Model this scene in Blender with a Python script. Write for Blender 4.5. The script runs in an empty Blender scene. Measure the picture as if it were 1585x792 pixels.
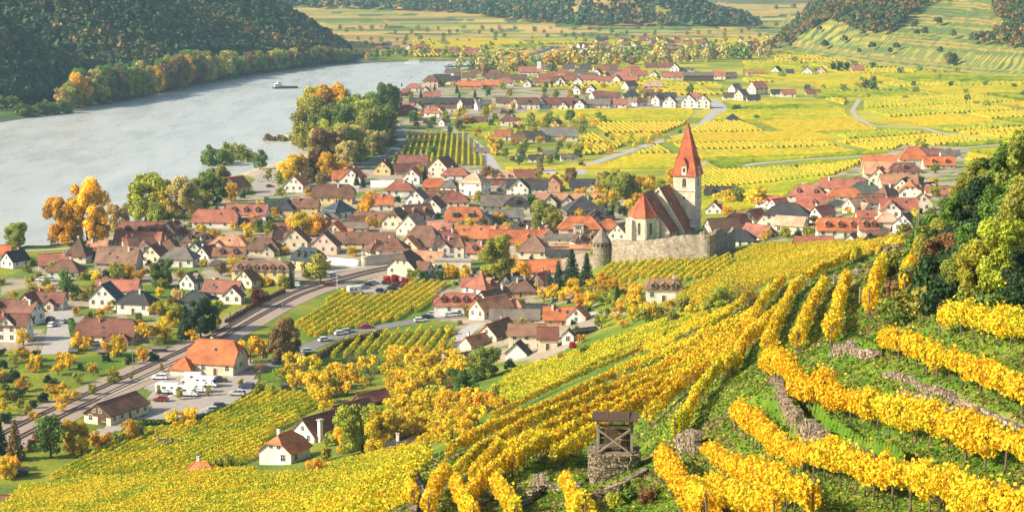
import bpy, math, random
import numpy as np
PI=math.pi
sc=bpy.context.scene
# ------------------------------------------------------------------ camera, sky, sun, exposure
FPX=3000.0; CX,CY=792.5,396.0; HC=120.0; TH=math.atan(471/3000.0)
cam=bpy.data.cameras.new('camera'); camo=bpy.data.objects.new('camera',cam); sc.collection.objects.link(camo)
camo.location=(0,0,HC); camo.rotation_euler=(PI/2-TH,0,0)
cam.sensor_width=36; cam.lens=36*FPX/1585.0; cam.clip_start=1; cam.clip_end=30000
sc.camera=camo
SUN_EL=math.radians(31); SUNV=(-0.93,-0.30)
wd=bpy.data.worlds.new("World"); sc.world=wd; wd.use_nodes=True
nt=wd.node_tree; bg=nt.nodes['Background']; sky=nt.nodes.new('ShaderNodeTexSky'); sky.sky_type='NISHITA'; sky.sun_disc=False
sky.sun_elevation=SUN_EL; sky.sun_rotation=math.atan2(SUNV[0],SUNV[1]); sky.air_density=1.0; sky.dust_density=2.0
nt.links.new(sky.outputs[0],bg.inputs[0]); bg.inputs[1].default_value=0.11
sl=bpy.data.lights.new('sun','SUN'); sl.energy=5.0; sl.angle=math.radians(0.6); sl.color=(1.0,0.89,0.71)
so=bpy.data.objects.new('sun',sl); sc.collection.objects.link(so)
from mathutils import Vector, Matrix
_n=math.hypot(*SUNV); sd=Vector((SUNV[0]/_n*math.cos(SUN_EL),SUNV[1]/_n*math.cos(SUN_EL),math.sin(SUN_EL)))
so.rotation_euler=sd.to_track_quat('Z','Y').to_euler()
vs=sc.view_settings; vs.view_transform='Standard'; vs.look='None'; vs.gamma=1; vs.exposure=0.78; vs.use_curve_mapping=False
cy=sc.cycles; cy.max_bounces=5; cy.diffuse_bounces=2; cy.glossy_bounces=2; cy.transmission_bounces=3; cy.transparent_max_bounces=4; cy.volume_bounces=0
cy.use_adaptive_sampling=True; cy.adaptive_threshold=0.02; cy.use_denoising=True; cy.sample_clamp_indirect=4
COL=sc.collection
# ------------------------------------------------------------------ helpers
def tag(o,label=None,cat=None,group=None,kind=None):
    if label: o['label']=label
    if cat: o['category']=cat
    if group: o['group']=group
    if kind: o['kind']=kind
    return o
def link(name,me,parent=None,loc=None,rz=0.0,color=None):
    o=bpy.data.objects.new(name,me); COL.objects.link(o)
    if parent: o.parent=parent
    if loc is not None: o.location=loc
    if rz: o.rotation_euler=(0,0,rz)
    if color is not None: o.color=(color[0],color[1],color[2],1)
    return o
def npmesh(name,V,F,mats,fcol=None,smooth=False,mi=None):
    """V (n,3); F (m,k) constant k; fcol (m,3) face colours"""
    me=bpy.data.meshes.new(name); V=np.asarray(V,np.float32); F=np.asarray(F,np.int32)
    m,k=F.shape
    me.vertices.add(len(V)); me.vertices.foreach_set('co',V.ravel())
    me.loops.add(m*k); me.loops.foreach_set('vertex_index',F.ravel())
    me.polygons.add(m); me.polygons.foreach_set('loop_start',np.arange(0,m*k,k,dtype=np.int32))
    try: me.polygons.foreach_set('loop_total',np.full(m,k,np.int32))
    except Exception: pass
    if mi is not None: me.polygons.foreach_set('material_index',np.asarray(mi,np.int32))
    if smooth: me.polygons.foreach_set('use_smooth',np.ones(m,bool))
    me.update(calc_edges=True)
    for a in (mats if isinstance(mats,(list,tuple)) else [mats]): me.materials.append(a)
    if fcol is not None:
        at=me.attributes.new('col','FLOAT_COLOR','FACE'); c=np.ones((m,4),np.float32); c[:,:3]=fcol; at.data.foreach_set('color',c.ravel())
    return me
class MB:
    def __init__(s): s.v=[]; s.f=[]; s.m=[]
    def add(s,vs,fs,m=0):
        b=len(s.v); s.v+= [tuple(p) for p in vs]; s.f+=[tuple(i+b for i in f) for f in fs]; s.m+=[m]*len(fs)
    def box(s,c,d,m=0,rz=0,taper=1):
        x,y,z=[k/2 for k in d]; P=[]
        for zz,t in ((-z,1),(z,taper)):
            for sx,sy in ((-1,-1),(1,-1),(1,1),(-1,1)):
                px,py=sx*x*t,sy*y*t
                P.append((c[0]+px*math.cos(rz)-py*math.sin(rz),c[1]+px*math.sin(rz)+py*math.cos(rz),c[2]+zz))
        s.add(P,[(3,2,1,0),(4,5,6,7),(0,1,5,4),(1,2,6,5),(2,3,7,6),(3,0,4,7)],m)
    def tube(s,a,b,ra,rb,n=6,m=0,caps=True):
        a=Vector(a);b=Vector(b);d=(b-a); 
        if d.length<1e-6: return
        d.normalize(); u=d.orthogonal().normalized(); w=d.cross(u); P=[]
        for c,r in((a,ra),(b,rb)):
            for i in range(n):
                t=2*PI*i/n; P.append(c+u*(r*math.cos(t))+w*(r*math.sin(t)))
        F=[(i,(i+1)%n,n+(i+1)%n,n+i) for i in range(n)]
        if caps: F+= [tuple(range(n-1,-1,-1)),tuple(range(n,2*n))]
        s.add(P,F,m)
    def solid(s,top,dz,m=0):
        """closed slab: polygon list of 3D pts, thickened downwards"""
        n=len(top); P=list(top)+[(p[0],p[1],p[2]-dz) for p in top]
        F=[tuple(range(n)),tuple(range(2*n-1,n-1,-1))]+[(i,n+i,n+(i+1)%n,(i+1)%n) for i in range(n)]
        s.add(P,F,m)
    def mesh(s,name,mats,smooth=False):
        me=bpy.data.meshes.new(name); me.from_pydata(s.v,[],s.f)
        for a in (mats if isinstance(mats,(list,tuple)) else [mats]): me.materials.append(a)
        me.polygons.foreach_set('material_index',s.m)
        if smooth: me.polygons.foreach_set('use_smooth',[True]*len(s.f))
        me.update(); return me
    def build(s,name,mats,parent=None,loc=None,rz=0,color=None,smooth=False):
        return link(name,s.mesh(name,mats,smooth),parent,loc,rz,color)
def hsh(i,j,s=0):
    i=np.asarray(i).astype(np.int64); j=np.asarray(j).astype(np.int64)
    h=(i*374761393+j*668265263+s*1442695041)&0xffffffff; h=((h^(h>>13))*1274126177)&0xffffffff; h=h^(h>>16)
    return (h&0xffffff)/float(0xffffff)
def vnoise(x,y,s=0):
    x=np.asarray(x,float);y=np.asarray(y,float); i=np.floor(x);j=np.floor(y); fx=x-i;fy=y-j; fx=fx*fx*(3-2*fx);fy=fy*fy*(3-2*fy)
    return (hsh(i,j,s)*(1-fx)+hsh(i+1,j,s)*fx)*(1-fy)+(hsh(i,j+1,s)*(1-fx)+hsh(i+1,j+1,s)*fx)*fy
def fbm(x,y,s=0,o=4):
    r=0;a=.5
    for k in range(o): r=r+a*vnoise(x*2**k,y*2**k,s+k); a*=.5
    return r
# ------------------------------------------------------------------ pixel rays -> world (1585x792 photo pixels)
ct,st_=math.cos(TH),math.sin(TH)
def rayd(px,py):
    a=(np.asarray(px,float)-CX)/FPX; b=(CY-np.asarray(py,float))/FPX
    return a, ct+b*st_, -st_+b*ct
def flat(px,py,z=0.0):
    a,y,zz=rayd(px,py); t=(z-HC)/zz; return a*t,y*t
def atD(px,py,D):
    a,y,zz=rayd(px,py); t=D/y; return a*t, y*t, HC+zz*t
def proj(x,y,z):
    dx,dy,dz=x,y,z-HC; f=dy*ct-dz*st_; u=dy*st_+dz*ct
    return CX+FPX*dx/f, CY-FPX*u/f
def inpoly(x,y,P):
    x=np.asarray(x,float); y=np.asarray(y,float); r=np.zeros(np.broadcast(x,y).shape,bool); n=len(P)
    for i in range(n):
        x1,y1=P[i]; x2,y2=P[(i+1)%n]
        if y1==y2: continue
        c=((y1>y)!=(y2>y))&(x<(x2-x1)*(y-y1)/(y2-y1)+x1); r^=c
    return r
def segdist(x,y,P,closed=False):
    d=np.full(np.broadcast(x,y).shape,1e18); n=len(P)
    for i in range(n if closed else n-1):
        x1,y1=P[i];x2,y2=P[(i+1)%n]; dx,dy=x2-x1,y2-y1; L=dx*dx+dy*dy+1e-9
        t=np.clip(((x-x1)*dx+(y-y1)*dy)/L,0,1); d=np.minimum(d,(x-x1-t*dx)**2+(y-y1-t*dy)**2)
    return np.sqrt(d)
def sdf(x,y,P):
    d=segdist(x,y,P,True); return np.where(inpoly(x,y,P),d,-d)
def smooth(a,b,x): 
    t=np.clip((x-a)/(b-a),0,1); return t*t*(3-2*t)
# ------------------------------------------------------------------ terrain
WZ=-3.5
BL=[(-260,232),(0,190),(60,181),(130,167),(200,156),(300,134),(400,116),(500,102),(560,98),(640,95.5),(720,95),(800,96)]
BR=[(-260,390),(0,387),(60,384),(130,373),(190,353),(250,326),(300,302),(345,276),(400,258),(428,252),(455,246),(478,236),(480,224),(408,217),(440,207),(492,205),(540,180),(590,160),(640,132),(690,113),(745,103),(800,100)]
WBL=[tuple(map(float,flat(x,y,WZ))) for x,y in BL]; WBR=[tuple(map(float,flat(x,y,WZ))) for x,y in BR]
RIVER=WBL+[(60,2520)]+WBR[::-1]+[(-700,560)]
TOE=[flat(x,y,0) for x,y in [(-300,190),(0,166),(130,152),(300,124),(430,106),(520,94),(548,86)]]
LHILL=[tuple(map(float,p)) for p in TOE]+[(-330,2720),(-900,3100),(-3000,3100),(-3000,900),(-700,900)]
CH=[tuple(map(float,flat(x,y,0))) for x,y in [(-200,27),(300,27),(450,24),(600,27),(700,31),(800,40),(900,44),(1000,44),(1100,45),(1190,47)]]+[(400,3350),(330,4000),(200,7000),(-3000,7000)]
FH=[(450,4100),(3000,3900),(3000,9500),(-2500,9500),(100,7000)]
RH=[tuple(map(float,flat(x,y,0))) for x,y in [(1188,74),(1250,84),(1330,98),(1420,108),(1500,116),(1620,122)]]+[(1500,1900),(1500,4000),(450,3300),(380,2750)]
_cp=[] # control points for near hill: (px,py,z)
CZ=[(-150,720,0),(30,745,0),(150,693,0),(250,655,0),(380,618,0),(470,590,1),(560,562,1),(650,545,2),(700,500,2),(750,470,2),(800,450,3),(880,430,5),(930,405,10),
(0,792,7),(150,792,13),(300,792,19),(300,740,14),(300,700,8),(440,790,27),(440,715,12),(400,650,4),(520,640,6),(600,660,13),(560,740,26),(640,620,8),(700,590,6),(750,560,5),(800,540,7),(850,570,17),(800,600,17),(880,500,10),
(1000,430,15),(940,470,12),(1030,465,20),(1100,465,29),(1150,430,27),(1250,400,33),(1000,500,24),(1000,520,28),(1100,500,36),(900,540,17),
(1020,372,14),(1130,385,16),(960,385,12),(1070,330,7),(1200,370,19),(1300,372,23),(1390,345,26),(1450,300,22),(1420,260,14),(1210,325,11),(1300,310,15),(1500,250,14),(1200,290,5),(1100,290,1),(1300,250,4),(1450,215,6),(1585,200,9),(1585,150,6),(1350,200,1),
(850,380,4),(700,400,0),(600,450,0),(500,500,0),(400,560,0),(100,640,0),(0,600,0),(300,400,0),(700,300,0),(900,300,0),(1000,250,0),(1200,200,0),(1000,330,3)]
CD=[(-300,792,345),(700,740,185),(640,785,200),(500,792,290),(800,700,170),(900,760,130),(955,700,168),(1000,792,112),(1100,792,97),(1300,792,84),(1585,792,76),(1700,700,84),
(1200,700,112),(1400,700,94),(1585,700,88),(1300,610,118),(1450,640,102),(1585,610,98),(1200,600,130),(1100,660,142),(1060,600,175),(1150,560,185),(1200,520,190),(1250,500,180),(1300,530,140),(1400,520,127),(1500,500,120),(1585,520,112),(1700,500,110),
(1300,460,190),(1380,450,170),(1400,385,230),(1450,400,175),(1585,400,140),(1500,330,205),(1585,300,190),(1700,300,180),(1640,225,240),(1170,480,265),(1230,430,300),(1300,400,330),(1000,600,240),(900,610,270),(800,650,255),(750,700,215),(660,700,235),(1380,400,285)]
for x,y,z in CZ: X,Y=flat(x,y,z); _cp.append((X,Y,z))
for x,y,D in CD: _cp.append(tuple(atD(x,y,D)))
_cp+=[(0,20,109),(0,9,112),(10,30,107),(-20,60,96),(-30,120,76),(-60,200,52),(30,50,104),(60,60,106),(0,90,93),(100,150,96),(160,240,84),(240,330,60),(-160,330,8),(-200,260,10),(330,460,45),(300,600,34),(400,800,18),(420,1100,8),(-300,420,0),(-60,2500,0),(400,2300,0),(600,1700,0),(-200,900,0),(-120,1400,0)]
_cp=np.array(_cp,float)
def _uv(x,y): y=np.maximum(y,12.0); return 2.2*x/(y+40.0), np.log(y)
_cu,_cv=_uv(_cp[:,0],_cp[:,1]); _eps=0.02
_K=np.sqrt((_cu[:,None]-_cu)**2+(_cv[:,None]-_cv)**2+_eps**2)
_A=np.zeros((len(_cp)+3,)*2); _n=len(_cp); _A[:_n,:_n]=_K-np.eye(_n)*0.0015; _A[:_n,_n]=1;_A[:_n,_n+1]=_cu;_A[:_n,_n+2]=_cv;_A[_n:,:_n]=_A[:_n,_n:].T
_W=np.linalg.solve(_A,np.concatenate([_cp[:,2],[0,0,0]]))
# stone terrace walls of the near slope (photo pixels of the wall foot, left to right), height, uphill side = above in the photo
WALLS=[([(1192,612),(1212,650),(1240,682),(1273,703),(1310,727),(1350,742),(1398,740)],1.3),([(1405,748),(1450,768),(1520,790)],0.35),([(1290,550),(1330,550),(1360,556)],0.9),
([(1372,578),(1440,605),(1500,632),(1585,664)],0.4),([(800,790),(840,765),(900,752)],0.9),([(826,758),(846,762)],1.2)]
def near_h(x,y):
    u,v=_uv(x,y); r=_W[_n]+_W[_n+1]*u+_W[_n+2]*v
    for k in range(_n): r=r+_W[k]*np.sqrt((u-_cu[k])**2+(v-_cv[k])**2+_eps**2)
    return r
def _dummy(): pass
def softpos(z,k=1.5): return np.where(z>8*k,z,np.log1p(np.exp(np.clip(z/k,-30,30)))*k)
def Hf(x,y):
    x=np.asarray(x,float); y=np.asarray(y,float)
    h=np.minimum(near_h(x,y),113.0); h=np.maximum(softpos(h-0.8,0.6),0)*(1-smooth(1500,2300,y)); h=np.where(h<0.35,h*(h/0.35),h)
    h=h+ (fbm(x/9,y/9,3)-.5)*1.2*smooth(20,70,h)+(fbm(x/2.2,y/2.2,5)-.5)*.35*smooth(40,80,h)
    # left forested hill
    d=sdf(x,y,LHILL); n1=fbm(x/170,y/170,11,3); n2=fbm(x/60,y/60,12,3)
    along=(y*0.95+x*0.28)
    spur=0.5+0.5*np.cos(along/92.0+3.2*n1+0.9)
    zl=np.where(d>0,0.66*np.maximum(d-8*(n2),0)*(0.66+0.62*np.exp(-((y-1600)/75)**2)-0.34*np.exp(-((y-1745)/75)**2)+.38*smooth(1830,1950,y)-.3*np.exp(-((y-2110)/60)**2)+.25*(n1-.45)+0.2*(n2-.5)),0); h=h+np.minimum(zl,420)
    # centre hills, far hill
    d=sdf(x,y,CH); n1=fbm(x/420,y/420,21,3); n2=fbm(x/150,y/150,22,3)
    h=h+np.where(d>0,np.minimum(0.55*d*smooth(0,160,d)*(0.5+1.0*n1)*(0.75+.5*n2),380),0)
    d=sdf(x,y,FH); h=h+np.where(d>0,np.minimum(0.36*d*(0.55+.8*n1),100+0*d),0)
    # gentle rise of the far plain
    h=h+12*smooth(2900,3700,y)*(0.4+1.2*n1)*smooth(-1400,-500,x)
    # right hill
    d=sdf(x,y,RH); u=x/np.maximum(y,1.0); sl=0.30+0.40*(1-smooth(0.14,0.215,u)); z=np.where(d>0,sl*d*smooth(-10,70,d)*(0.85+.35*n2),0); h=h+np.minimum(z,380)
    h=np.minimum(h,440)
    # river channel
    d=sdf(x,y,RIVER); h=np.where(d>-14,np.minimum(h,np.where(d>-14,WZ-0.3-np.clip(d,-14,20)*0.25,h)),h)
    return h
YR=np.concatenate([np.linspace(8,60,16)[:-1],np.geomspace(60,300,330)[:-1],np.geomspace(300,1300,300)[:-1],np.geomspace(1300,2900,260)[:-1],np.geomspace(2900,9500,90)])
UC=np.linspace(-0.44,0.44,640)
GU,GY=np.meshgrid(UC,YR); GX=GU*(GY+12)   # a little wider close to the camera
_nf=(GY<320)
GZ=Hf(GX,GY)
def wline(pts,**k):
    return [tuple(map(float,G(px,py))) for px,py in pts]
_lY=None
def Hg(x,y):
    x=np.asarray(x,float); y=np.asarray(y,float)
    j=np.clip(np.searchsorted(YR,y)-1,0,len(YR)-2); ty=np.clip((y-YR[j])/(YR[j+1]-YR[j]),0,1)
    u=x/(y+12); fu=(u-UC[0])/(UC[1]-UC[0]); i=np.clip(np.floor(fu).astype(int),0,len(UC)-2); tx=np.clip(fu-i,0,1)
    return (GZ[j,i]*(1-tx)+GZ[j,i+1]*tx)*(1-ty)+(GZ[j+1,i]*(1-tx)+GZ[j+1,i+1]*tx)*ty
_T=np.geomspace(45,8000,1400)
def G(px,py):
    a,yy,zz=rayd(px,py); X=a*_T;Y=yy*_T;Z=HC+zz*_T
    below=Z<Hg(X,Y)
    if not below.any(): X=a*4800;Y=yy*4800; return X,Y,float(Hg(X,Y))
    k=int(np.argmax(below)); lo,hi=_T[max(k-1,0)],_T[k]
    for _ in range(3):
        tt=np.linspace(lo,hi,8); b=(HC+zz*tt)<Hg(a*tt,yy*tt); m=int(np.argmax(b)) if b.any() else 7; lo,hi=tt[max(m-1,0)],tt[m]
    t=(lo+hi)/2; X=float(a*t);Y=float(yy*t); return X,Y,float(Hg(X,Y))
# terraces: raise the uphill side of every stone wall
WALLW=[]
for pts,hw in WALLS:
    W=[G(*p) for p in pts]; WALLW.append((W,hw))
for W,hw in WALLW:
    P=[(w[0],w[1]) for w in W]; d=segdist(GX,GY,P); Ln=[P[0],P[-1]]
    # side: positive when farther from the camera than the line
    xs=np.array([p[0] for p in P]); ys=np.array([p[1] for p in P]); o=np.argsort(xs); yi=np.interp(GX,xs[o],ys[o])
    e=np.minimum(np.hypot(GX-P[0][0],GY-P[0][1]),np.hypot(GX-P[-1][0],GY-P[-1][1])); inx=(GX>xs.min()-.3)&(GX<xs.max()+.3)
    GZ=GZ+np.where((GY>yi)&(d<14)&inx,hw*0.9*np.exp(-np.maximum(d,0)/5.0)*smooth(0,1.6,e),0)
def spx(p): # photo pixels per metre at a world point
    f=p[1]*ct-(p[2]-HC)*st_; return FPX/f
def polyW(pts): return [G(*p)[:2] for p in pts]
# ------------------------------------------------------------------ materials
def newmat(name,rough=.8):
    m=bpy.data.materials.new(name); m.use_nodes=True; n=m.node_tree.nodes; b=n['Principled BSDF']; b.inputs['Roughness'].default_value=rough
    b.inputs['Specular IOR Level'].default_value=0.25
    return m,n,m.node_tree.links,b
def N(n,t,**k):
    x=n.new(t)
    for a,v in k.items(): setattr(x,a,v)
    return x
def noise(n,l,scale,detail=3,coord=None,rough=.6):
    t=N(n,'ShaderNodeTexNoise'); t.inputs['Scale'].default_value=scale; t.inputs['Detail'].default_value=detail; t.inputs['Roughness'].default_value=rough
    if coord is not None: l.new(coord,t.inputs['Vector'])
    return t
def ramp(n,l,fac,stops):
    r=N(n,'ShaderNodeValToRGB'); e=r.color_ramp.elements
    while len(e)<len(stops): e.new(.5)
    for i,(p,c) in enumerate(stops): e[i].position=p; e[i].color=(c[0],c[1],c[2],1) if not isinstance(c,(int,float)) else (c,c,c,1)
    l.new(fac,r.inputs['Fac']); return r
def mix(n,l,mode,fac,a,b):
    m=N(n,'ShaderNodeMix',data_type='RGBA',blend_type=mode)
    for i,v in ((0,fac),(6,a),(7,b)):
        if isinstance(v,(int,float)): m.inputs[i].default_value=v if i==0 else (v,v,v,1)
        elif isinstance(v,tuple): m.inputs[i].default_value=(v[0],v[1],v[2],1)
        else: l.new(v,m.inputs[i])
    return m.outputs[2]
def plain(name,c,rough=.7,metal=0,var=.25,scale=1.5):
    m,n,l,b=newmat(name,rough); tc=N(n,'ShaderNodeTexCoord'); t=noise(n,l,scale,4,tc.outputs['Object'])
    r=ramp(n,l,t.outputs['Fac'],[(.3,tuple(x*(1-var) for x in c)),(.7,tuple(min(1,x*(1+var)) for x in c))]); l.new(r.outputs[0],b.inputs['Base Color']); b.inputs['Metallic'].default_value=metal
    return m
def objcol(name,rough=.75,var=.2,scale=.6,bump=0,spec=.25):
    m,n,l,b=newmat(name,rough); oi=N(n,'ShaderNodeObjectInfo'); g=N(n,'ShaderNodeNewGeometry')
    t=noise(n,l,scale,5,g.outputs['Position']); r=ramp(n,l,t.outputs['Fac'],[(.3,1-var),(.7,1+var)])
    l.new(mix(n,l,'MULTIPLY',1.0,oi.outputs['Color'],r.outputs[0]),b.inputs['Base Color']); b.inputs['Specular IOR Level'].default_value=spec
    return m
def leafmat(name,use_obj,trans=.35):
    m,n,l,b=newmat(name,.6); b.inputs['Specular IOR Level'].default_value=.2
    at=N(n,'ShaderNodeAttribute',attribute_name='col'); c=at.outputs['Color']
    if use_obj:
        oi=N(n,'ShaderNodeObjectInfo'); c=mix(n,l,'MULTIPLY',1.0,oi.outputs['Color'],c)
    l.new(c,b.inputs['Base Color']); tr=N(n,'ShaderNodeBsdfTranslucent'); l.new(c,tr.inputs['Color'])
    ms=N(n,'ShaderNodeMixShader'); ms.inputs[0].default_value=trans; l.new(b.outputs[0],ms.inputs[1]); l.new(tr.outputs[0],ms.inputs[2])
    l.new(ms.outputs[0],n['Material Output'].inputs[0]); return m
M={}
M['leaf']=leafmat('tree_leaves',True,.3); M['vine']=leafmat('vine_leaves',False,.3); M['forest']=leafmat('forest_leaves',False,.15)
M['bark']=plain('bark',(.09,.065,.045),.9); M['post']=plain('weathered_wood',(.16,.12,.085),.9); M['wood']=plain('dark_wood',(.10,.06,.035),.85); M['greywood']=plain('grey_wood',(.26,.21,.16),.85)
M['metal']=plain('steel',(.35,.35,.36),.4,.6); M['rail']=plain('rail_steel',(.20,.13,.10),.6,.3); M['white']=plain('white_paint',(.78,.76,.72),.6,var=.08)
M['black']=plain('black_rubber',(.02,.02,.02),.8); M['concrete']=plain('concrete',(.36,.34,.31),.9,var=.2,scale=.4)
def glassy(name,c):
    m,n,l,b=newmat(name,.12); b.inputs['Base Color'].default_value=(*c,1); b.inputs['Specular IOR Level'].default_value=.6; return m
M['glass']=glassy('window_glass',(.03,.035,.045)); M['carglass']=glassy('car_glass',(.02,.025,.03)); M['lamp']=glassy('headlight_glass',(.6,.6,.58))
M['frame']=plain('window_frame',(.7,.67,.6),.6,var=.05); M['darkframe']=plain('brown_frame',(.12,.07,.04),.6); M['green']=plain('green_paint',(.05,.16,.10),.5)
M['paint']=objcol('car_paint',.25,.03,.5,spec=.6)
def wallmat():
    m,n,l,b=newmat('plaster',.9); oi=N(n,'ShaderNodeObjectInfo'); g=N(n,'ShaderNodeNewGeometry'); t=noise(n,l,.35,6,g.outputs['Position']); t2=noise(n,l,2.5,3,g.outputs['Position'])
    r=ramp(n,l,t.outputs['Fac'],[(.25,(.74,.70,.64)),(.6,(1.04,1.03,1.02))]); c=mix(n,l,'MULTIPLY',1.0,oi.outputs['Color'],r.outputs[0])
    r2=ramp(n,l,t2.outputs['Fac'],[(.3,.9),(.7,1.06)]); l.new(mix(n,l,'MULTIPLY',1.0,c,r2.outputs[0]),b.inputs['Base Color']); return m
M['wall']=wallmat()
def roofmat():
    m,n,l,b=newmat('clay_tiles',.85); oi=N(n,'ShaderNodeObjectInfo'); g=N(n,'ShaderNodeNewGeometry'); tc=N(n,'ShaderNodeTexCoord')
    t=noise(n,l,.28,6,g.outputs['Position'],.7); t2=noise(n,l,2.2,4,g.outputs['Position'],.75); t3=noise(n,l,.9,5,g.outputs['Position'],.8)
    r=ramp(n,l,t.outputs['Fac'],[(.32,(.55,.56,.6)),(.52,(1,1,1)),(.7,(1.35,1.28,1.15))]); c=mix(n,l,'MULTIPLY',1.0,oi.outputs['Color'],r.outputs[0])
    r2=ramp(n,l,t2.outputs['Fac'],[(.25,(.55,.58,.6)),(.5,(1,1,1)),(.78,(1.5,1.42,1.3))]); c=mix(n,l,'MULTIPLY',.8,c,r2.outputs[0])
    r3=ramp(n,l,t3.outputs['Fac'],[(.6,0.0),(.72,.55)]); c=mix(n,l,'MIX',r3.outputs[0],c,(.13,.11,.085)); 
    w=N(n,'ShaderNodeTexWave',wave_type='BANDS',bands_direction='Z'); w.inputs['Scale'].default_value=1.6; w.inputs['Distortion'].default_value=1.0; w.inputs['Detail'].default_value=2; l.new(g.outputs['Position'],w.inputs['Vector'])
    r4=ramp(n,l,w.outputs['Fac'],[(.1,.82),(.5,1.05)]); c=mix(n,l,'MULTIPLY',.8,c,r4.outputs[0]); l.new(c,b.inputs['Base Color'])
    bp=N(n,'ShaderNodeBump'); bp.inputs['Strength'].default_value=.3; bp.inputs['Distance'].default_value=.06; l.new(w.outputs['Fac'],bp.inputs['Height']); l.new(bp.outputs[0],b.inputs['Normal'])
    return m
M['roof']=roofmat()
def stonemat(name,c1,c2,c3,s=1.6,bumpd=.15,ed=.35):
    m,n,l,b=newmat(name,.95); g=N(n,'ShaderNodeNewGeometry'); mp=N(n,'ShaderNodeMapping'); mp.inputs['Scale'].default_value=(1,1,1.7); l.new(g.outputs['Position'],mp.inputs['Vector'])
    v=N(n,'ShaderNodeTexVoronoi'); v.inputs['Scale'].default_value=s; l.new(mp.outputs[0],v.inputs['Vector']); v2=N(n,'ShaderNodeTexVoronoi',feature='DISTANCE_TO_EDGE'); v2.inputs['Scale'].default_value=s; l.new(mp.outputs[0],v2.inputs['Vector'])
    sp=N(n,'ShaderNodeSeparateColor'); l.new(v.outputs['Color'],sp.inputs[0]); r=ramp(n,l,sp.outputs[0],[(.1,c1),(.5,c2),(.9,c3)])
    e=ramp(n,l,v2.outputs['Distance'],[(.0,ed),(.12,1.0)]); c=mix(n,l,'MULTIPLY',1.0,r.outputs[0],e.outputs[0]); t=noise(n,l,.4,4,g.outputs['Position']); r3=ramp(n,l,t.outputs['Fac'],[(.3,.7),(.7,1.2)])
    l.new(mix(n,l,'MULTIPLY',1.0,c,r3.outputs[0]),b.inputs['Base Color']); bp=N(n,'ShaderNodeBump'); bp.inputs['Strength'].default_value=.8*(ed<.9); bp.inputs['Distance'].default_value=bumpd; l.new(e.outputs[0],bp.inputs['Height']); l.new(bp.outputs[0],b.inputs['Normal']); return m
M['drystone']=stonemat('dry_stone',(.17,.12,.075),(.33,.25,.165),(.48,.39,.27),4.0)
M['fortstone']=stonemat('fortress_stone',(.22,.18,.12),(.29,.24,.165),(.36,.30,.21),1.1,.04,.75)
M['churchstone']=stonemat('church_render',(.64,.54,.38),(.67,.575,.42),(.70,.61,.46),.8,.01,.95)
def groundmat():
    m,n,l,b=newmat('ground',.95); at=N(n,'ShaderNodeAttribute',attribute_name='gcol'); g=N(n,'ShaderNodeNewGeometry')
    t=noise(n,l,.9,6,g.outputs['Position'],.75); t2=noise(n,l,.07,4,g.outputs['Position'])
    r=ramp(n,l,t.outputs['Fac'],[(.3,(.55,.6,.55)),(.5,(1,1,1)),(.72,(1.5,1.35,1.1))]); c=mix(n,l,'MULTIPLY',1.0,at.outputs['Color'],r.outputs[0])
    r2=ramp(n,l,t2.outputs['Fac'],[(.3,(.85,.85,.9)),(.7,(1.15,1.1,1.0))]); l.new(mix(n,l,'MULTIPLY',1.0,c,r2.outputs[0]),b.inputs['Base Color'])
    bp=N(n,'ShaderNodeBump'); bp.inputs['Strength'].default_value=.6; bp.inputs['Distance'].default_value=.3; l.new(t.outputs['Fac'],bp.inputs['Height']); l.new(bp.outputs[0],b.inputs['Normal']); return m
M['ground']=groundmat()
def watermat():
    m,n,l,b=newmat('river_water',.16); g=N(n,'ShaderNodeNewGeometry'); mp=N(n,'ShaderNodeMapping'); mp.inputs['Rotation'].default_value=(0,0,.25); mp.inputs['Scale'].default_value=(.5,.12,1); l.new(g.outputs['Position'],mp.inputs['Vector'])
    t=noise(n,l,.12,5,mp.outputs[0],.6); r=ramp(n,l,t.outputs['Fac'],[(.3,(.47,.485,.45)),(.7,(.52,.53,.49))]); l.new(r.outputs[0],b.inputs['Base Color'])
    rr=ramp(n,l,t.outputs['Fac'],[(.3,.22),(.7,.36)]); l.new(rr.outputs[0],b.inputs['Roughness'])
    t2=noise(n,l,.35,5,g.outputs['Position'],.7); bp=N(n,'ShaderNodeBump'); bp.inputs['Strength'].default_value=.3; bp.inputs['Distance'].default_value=.06; l.new(t2.outputs['Fac'],bp.inputs['Height']); l.new(bp.outputs[0],b.inputs['Normal']); b.inputs['Specular IOR Level'].default_value=.5; return m
M['water']=watermat()
def surf(name,c,s=.5,var=.15):
    m,n,l,b=newmat(name,.9); g=N(n,'ShaderNodeNewGeometry'); t=noise(n,l,s,6,g.outputs['Position'],.7); r=ramp(n,l,t.outputs['Fac'],[(.3,tuple(x*(1-var) for x in c)),(.7,tuple(x*(1+var) for x in c))]); l.new(r.outputs[0],b.inputs['Base Color']); return m
M['asphalt']=surf('asphalt',(.20,.185,.175)); M['road']=surf('pale_road',(.40,.37,.33)); M['gravel']=surf('gravel',(.42,.36,.28),1.2,.3); M['ballast']=surf('ballast',(.34,.26,.20),3,.35); M['mark']=surf('road_paint',(.7,.7,.68)); M['sand']=surf('sand',(.50,.42,.32)); M['parking']=surf('parking_asphalt',(.36,.31,.26),.35,.12); M['kerb']=surf('kerb_stone',(.5,.47,.43))
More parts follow.
